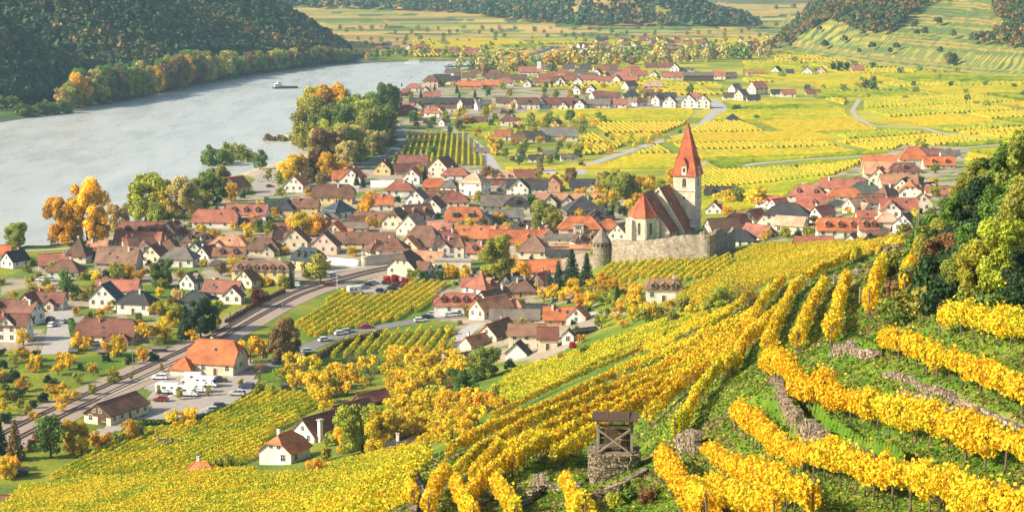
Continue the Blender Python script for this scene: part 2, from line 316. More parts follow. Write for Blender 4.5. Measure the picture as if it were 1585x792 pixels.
# ------------------------------------------------------------------ regions in photo pixels
PXG,PYG=proj(GX,GY,GZ)
VILL=[[(95,405),(160,360),(300,312),(420,300),(560,262),(640,245),(770,262),(860,300),(990,330),(930,405),(860,440),(720,440),(640,420),(560,420),(450,440),(300,440),(180,440)],
 [(1100,345),(1200,310),(1330,255),(1400,225),(1500,228),(1480,300),(1420,365),(1150,375)],[(0,430),(60,410),(120,440),(250,480),(240,545),(60,545),(0,540)],
 [(600,120),(760,120),(830,135),(1080,150),(1090,170),(820,172),(640,215),(615,185)],[(665,440),(920,440),(930,510),(840,560),(700,560)]]
def leafquads(P,size,rng,bias=None,bw=1.0,aspect=1.0):
    n=len(P); nr=rng.normal(size=(n,3))
    if bias is not None: nr=nr*0.6+bias*bw
    nr/=np.linalg.norm(nr,axis=1)[:,None]+1e-9
    r2=rng.normal(size=(n,3)); u=np.cross(nr,r2); u/=np.linalg.norm(u,axis=1)[:,None]+1e-9; v=np.cross(nr,u)
    s=(np.asarray(size)*.5).reshape(-1,1)*np.ones((n,1)); v=v*aspect
    V=np.stack([P-u*s-v*s*.8,P+u*s*.8-v*s,P+u*s+v*s*.8,P-u*s*.8+v*s],1).reshape(-1,3)
    return V,np.arange(n*4).reshape(n,4)
YEL=np.array((.84,.67,.03));GOLD=np.array((.85,.47,.012));LIME=np.array((.50,.56,.02));GRN=np.array((.15,.27,.012));PALE=np.array((.85,.62,.05))
def vinecol(n,rng,g,key=None):
    """g 0..1 how green"""
    t=np.clip(rng.normal(g,.22,n)+(0 if key is None else (key-.5)*.9),g*.55,1)
    c=np.where((t<.33)[:,None],GOLD+(YEL-GOLD)*(t/.33)[:,None],np.where((t<.66)[:,None],YEL+(LIME-YEL)*((t-.33)/.33)[:,None],LIME+(GRN-LIME)*((t-.66)/.34)[:,None]))
    return c*rng.uniform(.75,1.12,n)[:,None]
# ------------------------------------------------------------------ ground
def paint_ground():
    c=np.zeros(GX.shape+(3,)); n1=fbm(GX/14,GY/14,31); n2=fbm(GX/45,GY/45,33); n3=fbm(GX/4,GY/4,35)
    def L(a,b,t): return np.array(a)*(1-t[...,None])+np.array(b)*t[...,None]
    base=L((.09,.17,.012),(.24,.26,.02),smooth(.35,.65,n1*.6+n2*.4)); c[:]=base
    pl=(smooth(760,900,GY)*smooth(-60,20,GX))[...,None]; c=c*(1-pl)+L((.20,.25,.02),(.44,.40,.03),smooth(.35,.65,n2))*pl
    near=smooth(26,42,GZ)*(GY<330); g=L((.085,.19,.008),(.16,.24,.02),smooth(.35,.6,n3)); g=g*(1-smooth(.56,.66,n1*.5+n3*.5)[...,None])+np.array((.26,.20,.10))*smooth(.56,.66,n1*.5+n3*.5)[...,None]
    c=c*(1-near[...,None])+g*near[...,None]
    for V in VILL:
        m=inpoly(PXG,PYG,V); c[m]=L((.36,.30,.22),(.13,.19,.03),smooth(.48,.56,fbm(GX/11,GY/11,41)))[m]
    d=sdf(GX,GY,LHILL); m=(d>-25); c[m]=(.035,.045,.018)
    m=(d<=-25)&(GX<-150)&(GY>900)&(GY<2400)&(sdf(GX,GY,RIVER)<0); c[m]=L((.06,.13,.02),(.10,.17,.03),n1)[m]
    d=sdf(GX,GY,CH); m=(d>120); c[m]=(.05,.06,.025); d=sdf(GX,GY,FH); m=d>0; c[m]=L((.16,.15,.07),(.07,.09,.03),n2)[m]
    # far plain and the terraced hill: patchwork of field strips
    far=(GY>2300)&(sdf(GX,GY,CH)<120)&(sdf(GX,GY,FH)<0)
    i=np.floor((GX+.35*GY)/120+n2*.6); j=np.floor((GY+60*n2)/55); t=hsh(i,j,7); k=hsh(i,j,9)
    pc=np.where((t<.35)[...,None],np.array((.40,.32,.06)),np.where((t<.6)[...,None],np.array((.24,.28,.05)),np.where((t<.82)[...,None],np.array((.11,.18,.04)),np.array((.44,.29,.10)))))*(0.75+.5*k[...,None]); c[far]=pc[far]
    m=far&(hsh(i,j,5)>.5)&((GY+60*n2)/55-j<.2); c[m]=(.04,.08,.03)
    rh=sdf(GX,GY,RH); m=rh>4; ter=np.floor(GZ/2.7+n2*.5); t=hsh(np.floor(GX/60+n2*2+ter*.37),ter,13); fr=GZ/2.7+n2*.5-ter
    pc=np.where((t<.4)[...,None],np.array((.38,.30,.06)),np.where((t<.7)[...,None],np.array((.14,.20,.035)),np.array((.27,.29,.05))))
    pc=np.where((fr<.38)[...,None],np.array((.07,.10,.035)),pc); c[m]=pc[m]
    d=sdf(GX,GY,RIVER); m=(d>-9)&(GX>-260)&(GY<1250); c[m]=L((.40,.33,.24),(.2,.2,.08),n3)[m]; m=(d>-7)&~m; c[m]=(.12,.12,.09)
    # the sand and gravel shore
    m=inpoly(PXG,PYG,[(340,262),(405,232),(440,208),(500,205),(490,250),(420,262),(395,275)])&(GZ<1); c[m]=(.46,.38,.28)
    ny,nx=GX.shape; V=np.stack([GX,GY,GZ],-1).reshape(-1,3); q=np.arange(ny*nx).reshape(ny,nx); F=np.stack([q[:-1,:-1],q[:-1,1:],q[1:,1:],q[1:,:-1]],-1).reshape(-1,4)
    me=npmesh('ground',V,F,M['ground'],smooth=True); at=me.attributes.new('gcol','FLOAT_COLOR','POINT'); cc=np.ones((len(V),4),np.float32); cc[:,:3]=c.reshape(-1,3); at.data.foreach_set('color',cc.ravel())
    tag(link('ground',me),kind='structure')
    # skirt far beyond so the ground reaches the horizon
    V=[(-30000,9400,0),(30000,9400,0),(30000,60000,0),(-30000,60000,0)]
paint_ground()
me=npmesh('river_water',[(-1600,300,WZ),(400,300,WZ),(400,2600,WZ),(-1600,2600,WZ)],[(0,1,2,3)],M['water']); tag(link('river_water',me),kind='structure')
# ------------------------------------------------------------------ roads
def dens(P,step):
    out=[np.array(P[0],float)]
    for a,b in zip(P[:-1],P[1:]):
        a=np.array(a,float);b=np.array(b,float); n=max(1,int(np.linalg.norm(b-a)/step))
        for k in range(1,n+1): out.append(a+(b-a)*k/n)
    return np.array(out)
def smoothline(P,step,it=3):
    Q=dens(P,step*2)
    for _ in range(it):
        R=Q.copy(); R[1:-1]=(Q[:-2]+2*Q[1:-1]+Q[2:])/4; Q=R
    return dens([tuple(p) for p in Q],step)
def ribbon(name,pts,w,mat,lift=.06,world=False,off=0.0,thick=0):
    P=pts if world else polyW(pts); P=smoothline(P,3.0); T=np.gradient(P,axis=0); T/=np.linalg.norm(T,axis=1)[:,None]+1e-9; Nn=np.stack([-T[:,1],T[:,0]],1)
    k=max(1,int(w/2.5)); V=[];n=len(P)
    for j in range(k+1):
        Q=P+Nn*(off+w*(j/k-.5)); V.append(np.stack([Q[:,0],Q[:,1],Hg(Q[:,0],Q[:,1])+lift],1))
    V=np.array(V); q=np.arange((k+1)*n).reshape(k+1,n); F=np.stack([q[:-1,:-1],q[:-1,1:],q[1:,1:],q[1:,:-1]],-1).reshape(-1,4)
    F=F[:,::-1]
    me=npmesh(name,V.reshape(-1,3),F,mat); o=link(name,me); tag(o,kind='structure'); return o,P
def sheet(name,poly,mat,lift=.05):
    W=polyW(poly); xs=[p[0] for p in W]; ys=[p[1] for p in W]; X,Y=np.meshgrid(np.arange(min(xs),max(xs),1.6),np.arange(min(ys),max(ys),2.5)); m=inpoly(X,Y,W); Z=Hg(X,Y)+lift
    ny,nx=X.shape; q=np.arange(ny*nx).reshape(ny,nx); F=np.stack([q[:-1,:-1],q[:-1,1:],q[1:,1:],q[1:,:-1]],-1).reshape(-1,4); F=F[m.ravel()[F].all(1)]
    tag(link(name,npmesh(name,np.stack([X,Y,Z],-1).reshape(-1,3),F,mat)),kind='structure')
ROADS=[('main_road',[(596,178),(602,187),(618,202),(624,221),(611,235),(583,248),(545,262),(500,280)],9,'asphalt'),
('lane',[(690,200),(712,207),(728,218),(750,237),(757,249),(765,262)],8,'road'),
('valley_road',[(895,270),(908,256),(949,242),(1011,222),(1057,209),(1082,198),(1098,182),(1112,168),(1104,157)],7,'road'),
('farm_track',[(1096,212),(1099,198),(1106,186),(1122,172),(1117,162),(1104,154)],5,'road'),
('plain_road',[(1150,257),(1180,252),(1260,246),(1330,242),(1400,237),(1450,235),(1500,228),(1600,222)],6,'road'),
('vineyard_track',[(1560,222),(1510,214),(1455,206),(1430,198),(1385,197),(1352,196),(1328,184),(1319,172),(1330,154)],3.6,'gravel'),
('field_path',[(972,165),(1005,178),(1035,190),(1052,196)],3.5,'gravel'),
('plain_path',[(1080,262),(1105,240),(1140,222)],2.5,'gravel'),
('station_street',[(392,574),(440,556),(470,541),(500,526),(540,513),(600,505),(650,495),(700,487),(760,488)],6.5,'asphalt'),
('garden_street',[(92,470),(96,490),(92,515),(84,548)],8,'road'),
('old_lane',[(706,552),(708,530),(722,512),(742,500)],5.5,'road'),
('shore_path',[(-60,392),(0,389),(60,388),(110,384)],4,'road'),
('house_lane',[(905,486),(935,484),(965,480),(985,482)],4,'road'),
('rail_side_path',[(500,450),(560,432),(575,424)],5,'road'),
('village_street',[(440,430),(520,418),(590,408),(660,400)],6,'road'),
('river_street',[(590,258),(640,262),(700,268),(760,262)],6,'road')]
for nm,p,w,m in ROADS: ribbon(nm,p,w,M[m])
for p in ([(596,178),(602,187),(618,202),(624,221),(611,235),(583,248)],):
    for s in (-1,1): ribbon('road_marking',p,.35,M['mark'],.075,off=s*3.9)
sheet('car_park',[(120,676),(175,652),(228,640),(226,606),(208,592),(282,553),(300,528),(398,556),(402,588),(392,610),(345,640),(285,652),(225,655),(160,678)],M['parking'],.06)
sheet('parking_bays',[(538,457),(560,436),(588,424),(700,415),(700,432),(640,442),(622,449),(590,456)],M['parking'],.07)
sheet('river_car_park',[(385,285),(405,262),(440,258),(440,292),(420,305),(395,305)],M['parking'],.07)
for a,b in (((232,597),(300,572)),((262,612),(330,600)),((240,622),(275,608)),((330,590),(395,575)),((300,640),(345,620))):
    ribbon('bay_marking',[a,b],.3,M['mark'],.085)
# railway
TR=[[(-40,694),(35,655),(82,633),(190,585),(295,537),(340,513),(400,478),(460,450),(520,432),(570,419),(625,409)],[(-40,716),(40,672),(103,640),(200,594),(298,549),(345,522),(405,487),(465,456),(525,436),(575,422),(625,413)]]
mid=[((a[0]+b[0])/2,(a[1]+b[1])/2) for a,b in zip(*TR)]
ribbon('railway_bed',mid,17,M['ballast'],.09)
ribbon('platform',[(150,618),(210,592),(300,550)],3.4,M['gravel'],.2)
for t in TR:
    P=smoothline(polyW(t),2.0); T=np.gradient(P,axis=0); T/=np.linalg.norm(T,axis=1)[:,None]; Nn=np.stack([-T[:,1],T[:,0]],1)
    root=link('railway_track',None,None,(P[0][0],P[0][1],0)); 
    tag(root,'rusty railway track nearest the river, running through the pale ballast' if t is TR[0] else 'rusty railway track nearest the station and barn, on pale ballast','railway track','two railway tracks past the station')
    base=np.array([P[0][0],P[0][1],0])
    for s in (-.75,.75):
        a=P+Nn*(s-.09); b=P+Nn*(s+.09); n=len(P); z=Hg(P[:,0],P[:,1])
        V=np.concatenate([np.c_[a,z+.1],np.c_[a,z+.36],np.c_[b,z+.36],np.c_[b,z+.1]])-base; q=np.arange(4*n).reshape(4,n); F=np.concatenate([np.stack([q[i,:-1],q[i,1:],q[i+1,1:],q[i+1,:-1]],-1) for i in range(3)])
        link('rail',npmesh('rail',V,F[:,::-1],M['rail']),root)
    V=[];F=[]; Q=dens([tuple(p) for p in P],.75); TQ=np.gradient(Q,axis=0); TQ/=np.linalg.norm(TQ,axis=1)[:,None]; zq=Hg(Q[:,0],Q[:,1])
    m=MB()
    for (x,y),(tx,ty),z in zip(Q,TQ,zq): m.box((x-base[0],y-base[1],z+.13),(.26,2.5,.16),0,math.atan2(ty,tx))
    o=m.build('sleepers',M['post'],root); o['kind']='stuff'
# ------------------------------------------------------------------ woods (each one mass)
def wood(name,label,n,region,hmin,hmax,cols,seed,k=46,zmax=None,leaf=1.0):
    rng=np.random.default_rng(seed); out=region(rng,n); X,Y=out; Z=Hg(X,Y); px,py=proj(X,Y,Z+hmax); a=(py>-25)&(px>-40)&(px<1625); X,Y,Z=X[a],Y[a],Z[a]
    n=len(X); h=rng.uniform(hmin,hmax,n); r=h*rng.uniform(.26,.38,n)
    # per tree k clump faces over an egg shaped crown + a low core
    d=rng.normal(size=(n,k,3)); d/=np.linalg.norm(d,axis=2)[...,None]; d[...,2]=np.abs(d[...,2])*.95-.12
    rad=rng.uniform(.72,1.08,(n,k,1)); P=np.stack([X,Y,Z+h*.52],1)[:,None,:]+d*rad*np.stack([r,r,h*.5],1)[:,None,:]
    sz=(r[:,None]*rng.uniform(.45,.8,(n,k))*leaf).reshape(-1)
    V,F=leafquads(P.reshape(-1,3),sz,rng,d.reshape(-1,3),1.6)
    key=fbm(X/70,Y/70,seed)+rng.normal(0,.22,n); idx=np.clip((key*len(cols)).astype(int),0,len(cols)-1); C=np.array(cols)[idx][:,None,:]*rng.uniform(.7,1.3,(n,k,1))
    o=link(name,npmesh(name,V,F,M['forest'],C.reshape(-1,3))); tag(o,label,'forest',kind='stuff'); return n
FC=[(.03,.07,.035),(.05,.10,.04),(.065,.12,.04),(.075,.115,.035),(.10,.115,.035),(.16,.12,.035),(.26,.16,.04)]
def reg_poly(poly,off=0,box=None,dens_y=1.0):
    def f(rng,n):
        xs=[p[0] for p in poly];ys=[p[1] for p in poly]; b=box or (min(xs),max(xs),min(ys),max(ys))
        Y=rng.uniform(0,1,n*3)**dens_y*(b[3]-b[2])+b[2]; u=rng.uniform(-.30,.30,n*3); X=u*Y; m=(X>b[0])&(X<b[1])&(sdf(X,Y,poly)>off); return X[m],Y[m]
    return f
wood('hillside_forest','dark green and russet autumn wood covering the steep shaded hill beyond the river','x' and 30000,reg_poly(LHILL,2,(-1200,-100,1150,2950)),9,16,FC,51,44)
wood('far_hill_forest','blue green wood on the hazy hills closing off the valley',16000,reg_poly(CH,10,(-1400,900,3000,4900)),10,20,FC,52,20,leaf=1.3)
wood('far_pale_forest','pale hazed wood on the most distant hillside',2600,reg_poly(FH,60,(300,1500,4000,6500)),12,22,[(.09,.08,.03),(.12,.10,.04),(.07,.08,.03)],53,14,leaf=1.5)
def rhreg(rng,n):
    px=rng.uniform(1185,1600,n*2); py=rng.uniform(-20,90,n*2); X=[];Y=[]
    m=(inpoly(px,py,[(1185,80),(1215,50),(1290,-25),(1530,-25),(1430,12),(1395,40),(1365,58),(1330,52),(1300,40),(1270,38),(1240,60),(1200,80)])|inpoly(px,py,[(1535,-25),(1625,-25),(1625,40),(1560,42),(1538,25)])|(inpoly(px,py,[(1500,70),(1585,40),(1625,50),(1625,75),(1560,78)])&(rng.uniform(size=n*2)>.5))|(rng.uniform(size=n*2)>.985))
    for a,b in zip(px[m],py[m]):
        g=G(a,b); X.append(g[0]);Y.append(g[1])
    return np.array(X),np.array(Y)
wood('terrace_hill_forest','russet and green wood on the ridge above the vineyard terraces',1500,rhreg,8,14,[(.05,.08,.02),(.07,.10,.02),(.13,.12,.03),(.22,.13,.03),(.26,.15,.03)],54,46)
# ------------------------------------------------------------------ labels: what is nearest, which side, which one of several
LM=[(1070,320,'the red-roofed church'),(931,400,'the round wall turret'),(1010,390,'the fortress wall'),(300,605,'the camper vans'),(182,625,'the timber-gabled barn'),(332,545,'the orange-roofed station'),
(955,700,'the timber vineyard hut'),(1027,450,'the white mansard villa'),(408,420,'the yellow arcaded hotel'),(612,215,'the river road'),(560,450,'the lower parking bays'),(440,285,'the riverside car park'),
(520,525,'the curved station street'),(440,700,'the white cottage among vines'),(502,655,'the brown-roofed farmhouse'),(825,520,'the stone-walled winery'),(712,465,'the white four-dormer inn'),(165,505,'the big red hipped house'),
(192,465,'the white slate-roofed pair'),(903,350,'the curly-gabled pink manor'),(815,300,'the long gabled hall'),(1298,350,'the three-dormer house'),(1215,335,'the black-roofed manor'),(1385,320,'the red-roofed white farmhouse'),
(835,415,'the bright orange barn'),(630,410,'the pale green house'),(230,360,'the dark red riverside hall'),(360,330,'the long orange schoolhouse'),(367,290,'the yellow riverside house'),(690,580,'the little white garden house'),
(740,225,'the pale lane'),(20,510,'the white twin-gabled house'),(62,465,'the dark brown farmhouse'),(90,515,'the garden street'),(735,130,'the twin red halls'),(825,110,'the far white-towered church'),(675,110,'the brown-roofed pink villa'),
(1090,160,'the white double-gabled farm'),(1165,140,'the hamlet in the vines'),(1120,110,'the long green shed'),(1060,110,'the far farmyard'),(1250,112,'the far vineyard cottages'),(980,155,'the row of brown houses'),(850,150,'the arched brown villa'),(940,120,'the far upper village'),
(1430,245,'the stepped red house'),(1160,270,'the road across the plain'),(780,210,'the red roadside roof'),(870,200,'the grey long barn'),(1030,210,'the valley road'),(670,160,'the dark red roofs by the river'),(800,330,'the big spreading plane tree'),
(640,75,'the far riverside hamlet'),(1050,75,'the hazy far town'),(1450,190,'the vineyard track'),(1400,100,'the terraced hill'),(130,330,'the orange waterside trees'),(30,400,'the dark riverside gable'),(480,190,'the river spit'),(310,500,'the railway line'),(1520,350,'the steep right bank'),
(250,180,'the far river bank'),(500,330,'the dark hipped roofs'),(600,290,'the long white wall'),(720,340,'the green-dormered house'),(655,380,'the tall brown barn roof'),(560,375,'the long dark roof'),(340,470,'the pink-roofed house'),(90,410,'the red café terrace')]
TODO=[]
ORDX=['leftmost','second from the left','third from left','fourth from the left','fifth from the left','sixth from the left','seventh from the left','eighth from the left','ninth from the left','tenth from the left']
ORD=['leftmost','second from left','third from left','fourth from left','fifth from left','sixth from left','seventh from left','eighth from left','ninth from left','tenth from left','eleventh from left','twelfth from left']
def want(o,desc,cat,px,py,group=None,plural=None): TODO.append((o,desc,cat,px,py,group)); 
def near_lm(px,py,used=()):
    best=sorted(LM,key=lambda L:((L[0]-px)**2+((L[1]-py)*1.6)**2)); return [b for b in best if b[2] not in used][0]
def rel(px,py,L):
    dx,dy=px-L[0],(py-L[1])*1.6
    if abs(dx)>abs(dy): return 'right of' if dx>0 else 'left of'
    return 'before' if dy>0 else 'behind'
def settle_labels():
    from collections import defaultdict
    D=defaultdict(list)
    for t in TODO:
        L=near_lm(t[3],t[4],() if not any(w in t[1] for w in ('church',)) else ('the red-roofed church',)); D[(t[1],rel(t[3],t[4],L)+' '+L[2])].append(t)
    for (d,r),ts in D.items():
        if len(ts)==1: tag(ts[0][0],d+' '+r,ts[0][2],ts[0][5]); continue
        n=len(ts); nb=1 if n<=11 else (2 if n<=22 else 3); ts.sort(key=lambda t:-t[4]); names=[[''],['nearer ','farther '],['nearest ','midmost ','farthest ']][nb-1]
        for b in range(nb):
            sub=sorted(ts[b*n//nb:(b+1)*n//nb],key=lambda t:t[3]); k=len(sub)
            for i,t in enumerate(sub):
                o='rightmost' if i==k-1 and k>1 else ORD[min(i,11)]
                tag(t[0],d+' '+r+', '+(names[b].strip()+' row ' if nb>1 else '')+o,t[2],t[5])
# ------------------------------------------------------------------ vines
def rowfoliage(P,step_d,leaf,h0,h1,w,green,rng,org,key=.5,vines=0):
    """leaves of one vine row along world polyline P"""
    P=np.asarray(P); seg=np.linalg.norm(np.diff(P,axis=0),axis=1); cum=np.concatenate([[0],np.cumsum(seg)]); L=cum[-1]
    n=max(6,int(L*step_d)); t=rng.uniform(0,L,n); vh=np.ones(n); vw=np.ones(n)
    if vines:
        nv=max(1,int(L/vines)); k=rng.integers(0,nv,n); c_=(np.arange(nv)+.5+rng.normal(0,.12,nv))*L/nv; t=np.clip(c_[k]+rng.normal(0,.36*vines,n)*np.where(rng.uniform(size=n)<.25,1.7,1),0,L); a_=rng.uniform(.62,1.15,nv); b_=rng.uniform(.6,1.25,nv); ok=rng.uniform(size=nv)>.04; vh=a_[k]; vw=b_[k]*ok[k]+.2*(~ok[k]); vh=np.where(ok[k],vh,.35)
    x=np.interp(t,cum,P[:,0]); y=np.interp(t,cum,P[:,1])
    e=.5; dx=np.interp(np.minimum(t+e,L),cum,P[:,0])-np.interp(np.maximum(t-e,0),cum,P[:,0]); dy=np.interp(np.minimum(t+e,L),cum,P[:,1])-np.interp(np.maximum(t-e,0),cum,P[:,1])
    l=np.hypot(dx,dy)+1e-6; nx,ny=-dy/l,dx/l
    s=rng.integers(0,1000); bump=vnoise(t/1.1,np.zeros(n),s); bump2=vnoise(t/3.2,np.zeros(n)+5,s)
    a=rng.uniform(0,2*PI,n); rr=np.sqrt(rng.uniform(.35,1.0,n)); g3=vnoise(t/.55,np.zeros(n)+9,s); hh=(h1-h0)/2*(0.6+.45*bump+.4*g3)*vh; mid=(h0+h1)/2+.25*(bump2-.5)
    cs,sn=np.cos(a)*rr,np.sin(a)*rr; off=cs*w*vw*(.5+.6*bump2+.5*g3); z=Hg(x,y)+mid+sn*hh; z=np.where(rng.uniform(size=n)<.06,z+rng.uniform(.1,.45,n),z)
    Q=np.stack([x+nx*off,y+ny*off,z],1)-org; B=np.stack([nx*cs,ny*cs,sn*.6],1)
    gp=vnoise(x/7,y/7,77)*.6+vnoise(x/2,y/2,78)*.4
    V,F=leafquads(Q,leaf*rng.uniform(.7,1.35,n),rng,B,.9); C=vinecol(n,rng,green,gp)
    C=np.where((rng.uniform(size=n)<.03)[:,None],np.array((.35,.14,.02)),C)
    return V,F,C
_post=MB(); _post.tube((0,0,-.3),(0,0,1),.05,.045,6); POST=_post.mesh('post',M['post'])
def trunkmesh(k):
    m=MB(); r=random.Random(k); p=Vector((0,0,-.2)); rad=.055
    for i in range(4):
        q=Vector((r.uniform(-.09,.09),r.uniform(-.09,.09),.1+i*.24)); m.tube(p,q,rad,rad*.85,5,0,False); p=q; rad*=.85
    return m.mesh('vine_trunk',M['bark'])
TRK=[trunkmesh(i) for i in range(4)]
NROW=[0]
def vine_row(Wd,desc,h=2.1,w=.42,leaf=.17,dens_=150,green=.3,posts=True,trunks=0,seed=0,label=None,group=None,pp=None):
    w*=.78
    rng=np.random.default_rng(1000+seed+NROW[0]); NROW[0]+=1
    P=smoothline(Wd,2.0,2); x0,y0=P[0]; org=np.array([x0,y0,float(Hg(x0,y0))])
    root=link('vine_row',None,None,tuple(org))
    V,F,C=rowfoliage(P,dens_*1.15,leaf*.85,.72 if h>1.6 else .4,h+.1,w*1.1,green,rng,org,.5,1.15)
    link('foliage',npmesh('foliage',V,F,M['vine'],C),root)
    L=float(np.linalg.norm(np.diff(P,axis=0),axis=1).sum())
    if posts:
        st=max(4.0,L/40); Q=dens([tuple(p) for p in P],st)
        for q in Q:
            z=float(Hg(q[0],q[1])); o=link('post',POST,root,(q[0]-x0,q[1]-y0,z-org[2])); o.scale=(1,1,h*rng.uniform(.95,1.08)); o.rotation_euler=(rng.normal(0,.03),rng.normal(0,.03),0)
    if trunks:
        Q=dens([tuple(p) for p in P],max(trunks,L/90))
        for i,q in enumerate(Q[1:]):
            z=float(Hg(q[0],q[1])); o=link('vine_trunk',TRK[i%4],root,(q[0]-x0,q[1]-y0,z-org[2]),rng.uniform(0,6)); o.scale=(1,1,1.05)
    if label: tag(root,label,'vine row',group)
    return root
ga='golden vine rows on the stone terraces'; gb='golden vine rows running down the near slope'
NEAR=[ # pixels of the row's foot, height, half width, leaf, leaves per metre, green, trunk spacing, label, group
([(1455,524),(1520,532),(1610,550)],2.3,.45,.16,330,.12,1.6,'topmost golden vine row on the terraces, under the bushy right bank',ga),
([(1364,553),(1420,575),(1480,600),(1540,626),(1620,655)],2.0,.45,.16,330,.10,1.6,'golden vine row starting at the short stone wall, second terrace from the top',ga),
([(1188,594),(1225,615),(1263,637),(1331,658),(1430,692),(1500,715),(1620,750)],2.3,.55,.16,360,.10,1.3,'longest thick golden vine row, just above the long stone terrace wall',ga),
([(1132,668),(1180,697),(1263,750),(1330,770),(1388,784),(1492,815),(1600,850)],2.2,.5,.15,340,.12,1.3,'golden vine row directly below the long stone terrace wall',ga),
([(1096,730),(1135,752),(1180,777),(1258,815)],2.1,.45,.15,330,.12,1.3,'golden vine row second below the long stone terrace wall',ga),
([(1084,792),(1140,815),(1200,845)],2.1,.45,.15,300,.12,1.3,'lowest golden vine row cut off by the bottom edge, right of the hut',ga),
([(1020,742),(1043,772),(1072,802),(1095,840)],2.3,.6,.16,330,.12,1.3,'steep golden vine row just right of the timber hut',ga),
([(1110,488),(1040,518),(960,552),(895,582)],1.9,.4,.3,60,.45,0,'greenish yellow vine row, uppermost of the long slope rows',gb),
([(1140,492),(1080,515),(1000,545),(930,575),(870,600),(810,630),(760,655)],2.1,.5,.28,95,.25,0,'long golden vine row, second from the top of the slope',gb),
([(1165,500),(1100,530),(1020,560),(950,590),(880,625),(800,660),(740,690),(690,718)],2.2,.55,.26,120,.14,0,'long golden vine row, third from the top of the slope',gb),
([(1168,510),(1105,542),(1030,575),(955,610),(880,645),(800,682),(750,712),(715,738)],2.2,.5,.25,130,.14,0,'golden vine row between the third and fourth long rows of the slope',gb),
([(1160,540),(1085,578),(1018,613),(942,655),(880,688),(828,716),(792,740)],2.2,.5,.23,150,.12,0,'golden vine row just above the one that ends at the hut',gb),
([(1000,668),(1030,640),(1062,612)],2.2,.45,.2,180,.2,0,'short golden vine row right behind the timber hut',gb),
([(1172,520),(1110,555),(1040,590),(960,630),(880,665),(800,705),(760,735),(735,760)],2.2,.55,.24,140,.12,0,'long golden vine row, fourth down, passing above the hut',gb),
([(1135,565),(1060,606),(1000,636),(925,682),(880,712),(855,728)],2.2,.55,.22,160,.12,0,'golden vine row ending just left of the timber hut',gb),
([(1145,560),(1105,600),(1072,640),(1045,690)],2.2,.5,.2,190,.35,1.6,'yellow green vine row between the hut and the small stone kiln',gb),
([(874,772),(887,800),(905,835)],2.2,.5,.17,260,.12,1.3,'short golden vine row at the bottom edge left of the hut',gb),
([(764,772),(780,795),(800,825)],2.2,.5,.2,220,.12,1.5,'short golden vine row at the bottom edge near its middle',gb),
([(790,690),(745,712),(705,742),(676,775),(662,810)],2.2,.55,.22,150,.12,1.8,'leftmost curving golden vine row of the near slope',gb),
([(705,775),(715,800),(735,830)],2.2,.5,.2,200,.12,1.5,'short golden vine row left of the bottom middle',gb),
([(845,700),(800,724),(770,748),(742,770),(722,800)],2.2,.5,.2,180,.12,1.6,'golden vine row curving to the bottom edge, second from the left',gb),
([(640,792),(628,770),(640,750)],2.0,.5,.25,150,.2,0,'short golden vine row beside the narrow stone path',gb),
([(1240,448),(1215,485),(1196,530),(1185,560)],2.3,.55,.22,160,.12,0,'golden vine row descending the crest, second from the left',gb),
([(1275,455),(1252,500),(1234,552)],2.3,.55,.2,190,.12,1.8,'golden vine row descending the crest, third from the left',gb),
([(1312,450),(1296,500),(1285,548)],2.3,.5,.2,190,.15,1.8,'golden vine row descending the crest, fourth from the left',gb),
([(1368,428),(1352,462),(1345,494)],2.6,.6,.2,190,.12,0,'bushy golden vine row end below the leaning rock on the crest',gb),
([(1430,405),(1408,440),(1400,470)],2.6,.6,.2,190,.15,0,'golden vine row beside the dark bushes of the bank',gb),
([(1212,445),(1180,480),(1160,525)],2.3,.55,.22,150,.14,0,'golden vine row descending the crest, leftmost',gb),
([(1190,452),(1150,482),(1105,520),(1060,545)],2.2,.55,.25,120,.2,0,'golden vine row under the olive trees on the crest',gb),
([(1200,500),(1160,540),(1125,588)],2.3,.5,.2,180,.14,1.6,'golden vine row above the grassy gap in the slope',gb),
([(1330,400),(1290,420),(1250,440)],2.1,.5,.26,120,.15,0,'golden vine row along the top of the crest',gb),
([(1400,372),(1360,392),(1320,412)],2.1,.5,.26,120,.15,0,'golden vine row at the very top of the crest by the trees',gb)]
for i,(p,h,w,lf,dn,g,tr,lb,gr) in enumerate(NEAR): vine_row(polyW(p),None,h,w,lf,dn,g,True,tr,i,lb,gr)
def clip_rows(poly,dirp,spacing,jit=0):
    """parallel rows in a field: poly in pixels, dirp two pixels giving the row direction"""
    W=polyW(poly); a,b=polyW(dirp); d=np.array(b)-np.array(a); d/=np.linalg.norm(d); nrm=np.array([-d[1],d[0]]); Wn=np.array(W); c=Wn.mean(0)
    s=(Wn-c)@nrm; t=(Wn-c)@d; rows=[]
    for k in np.arange(s.min()+spacing*.5,s.max(),spacing):
        tt=np.arange(t.min(),t.max(),1.5); X=c[0]+nrm[0]*k+d[0]*tt; Y=c[1]+nrm[1]*k+d[1]*tt; m=inpoly(X,Y,W); i=0
        while i<len(m):
            if m[i]:
                j=i
                while j+1<len(m) and m[j+1]: j+=1
                if j-i>=10: rows.append(np.stack([X[i:j+1],Y[i:j+1]],1))
                i=j+1
            else: i+=1
    return rows
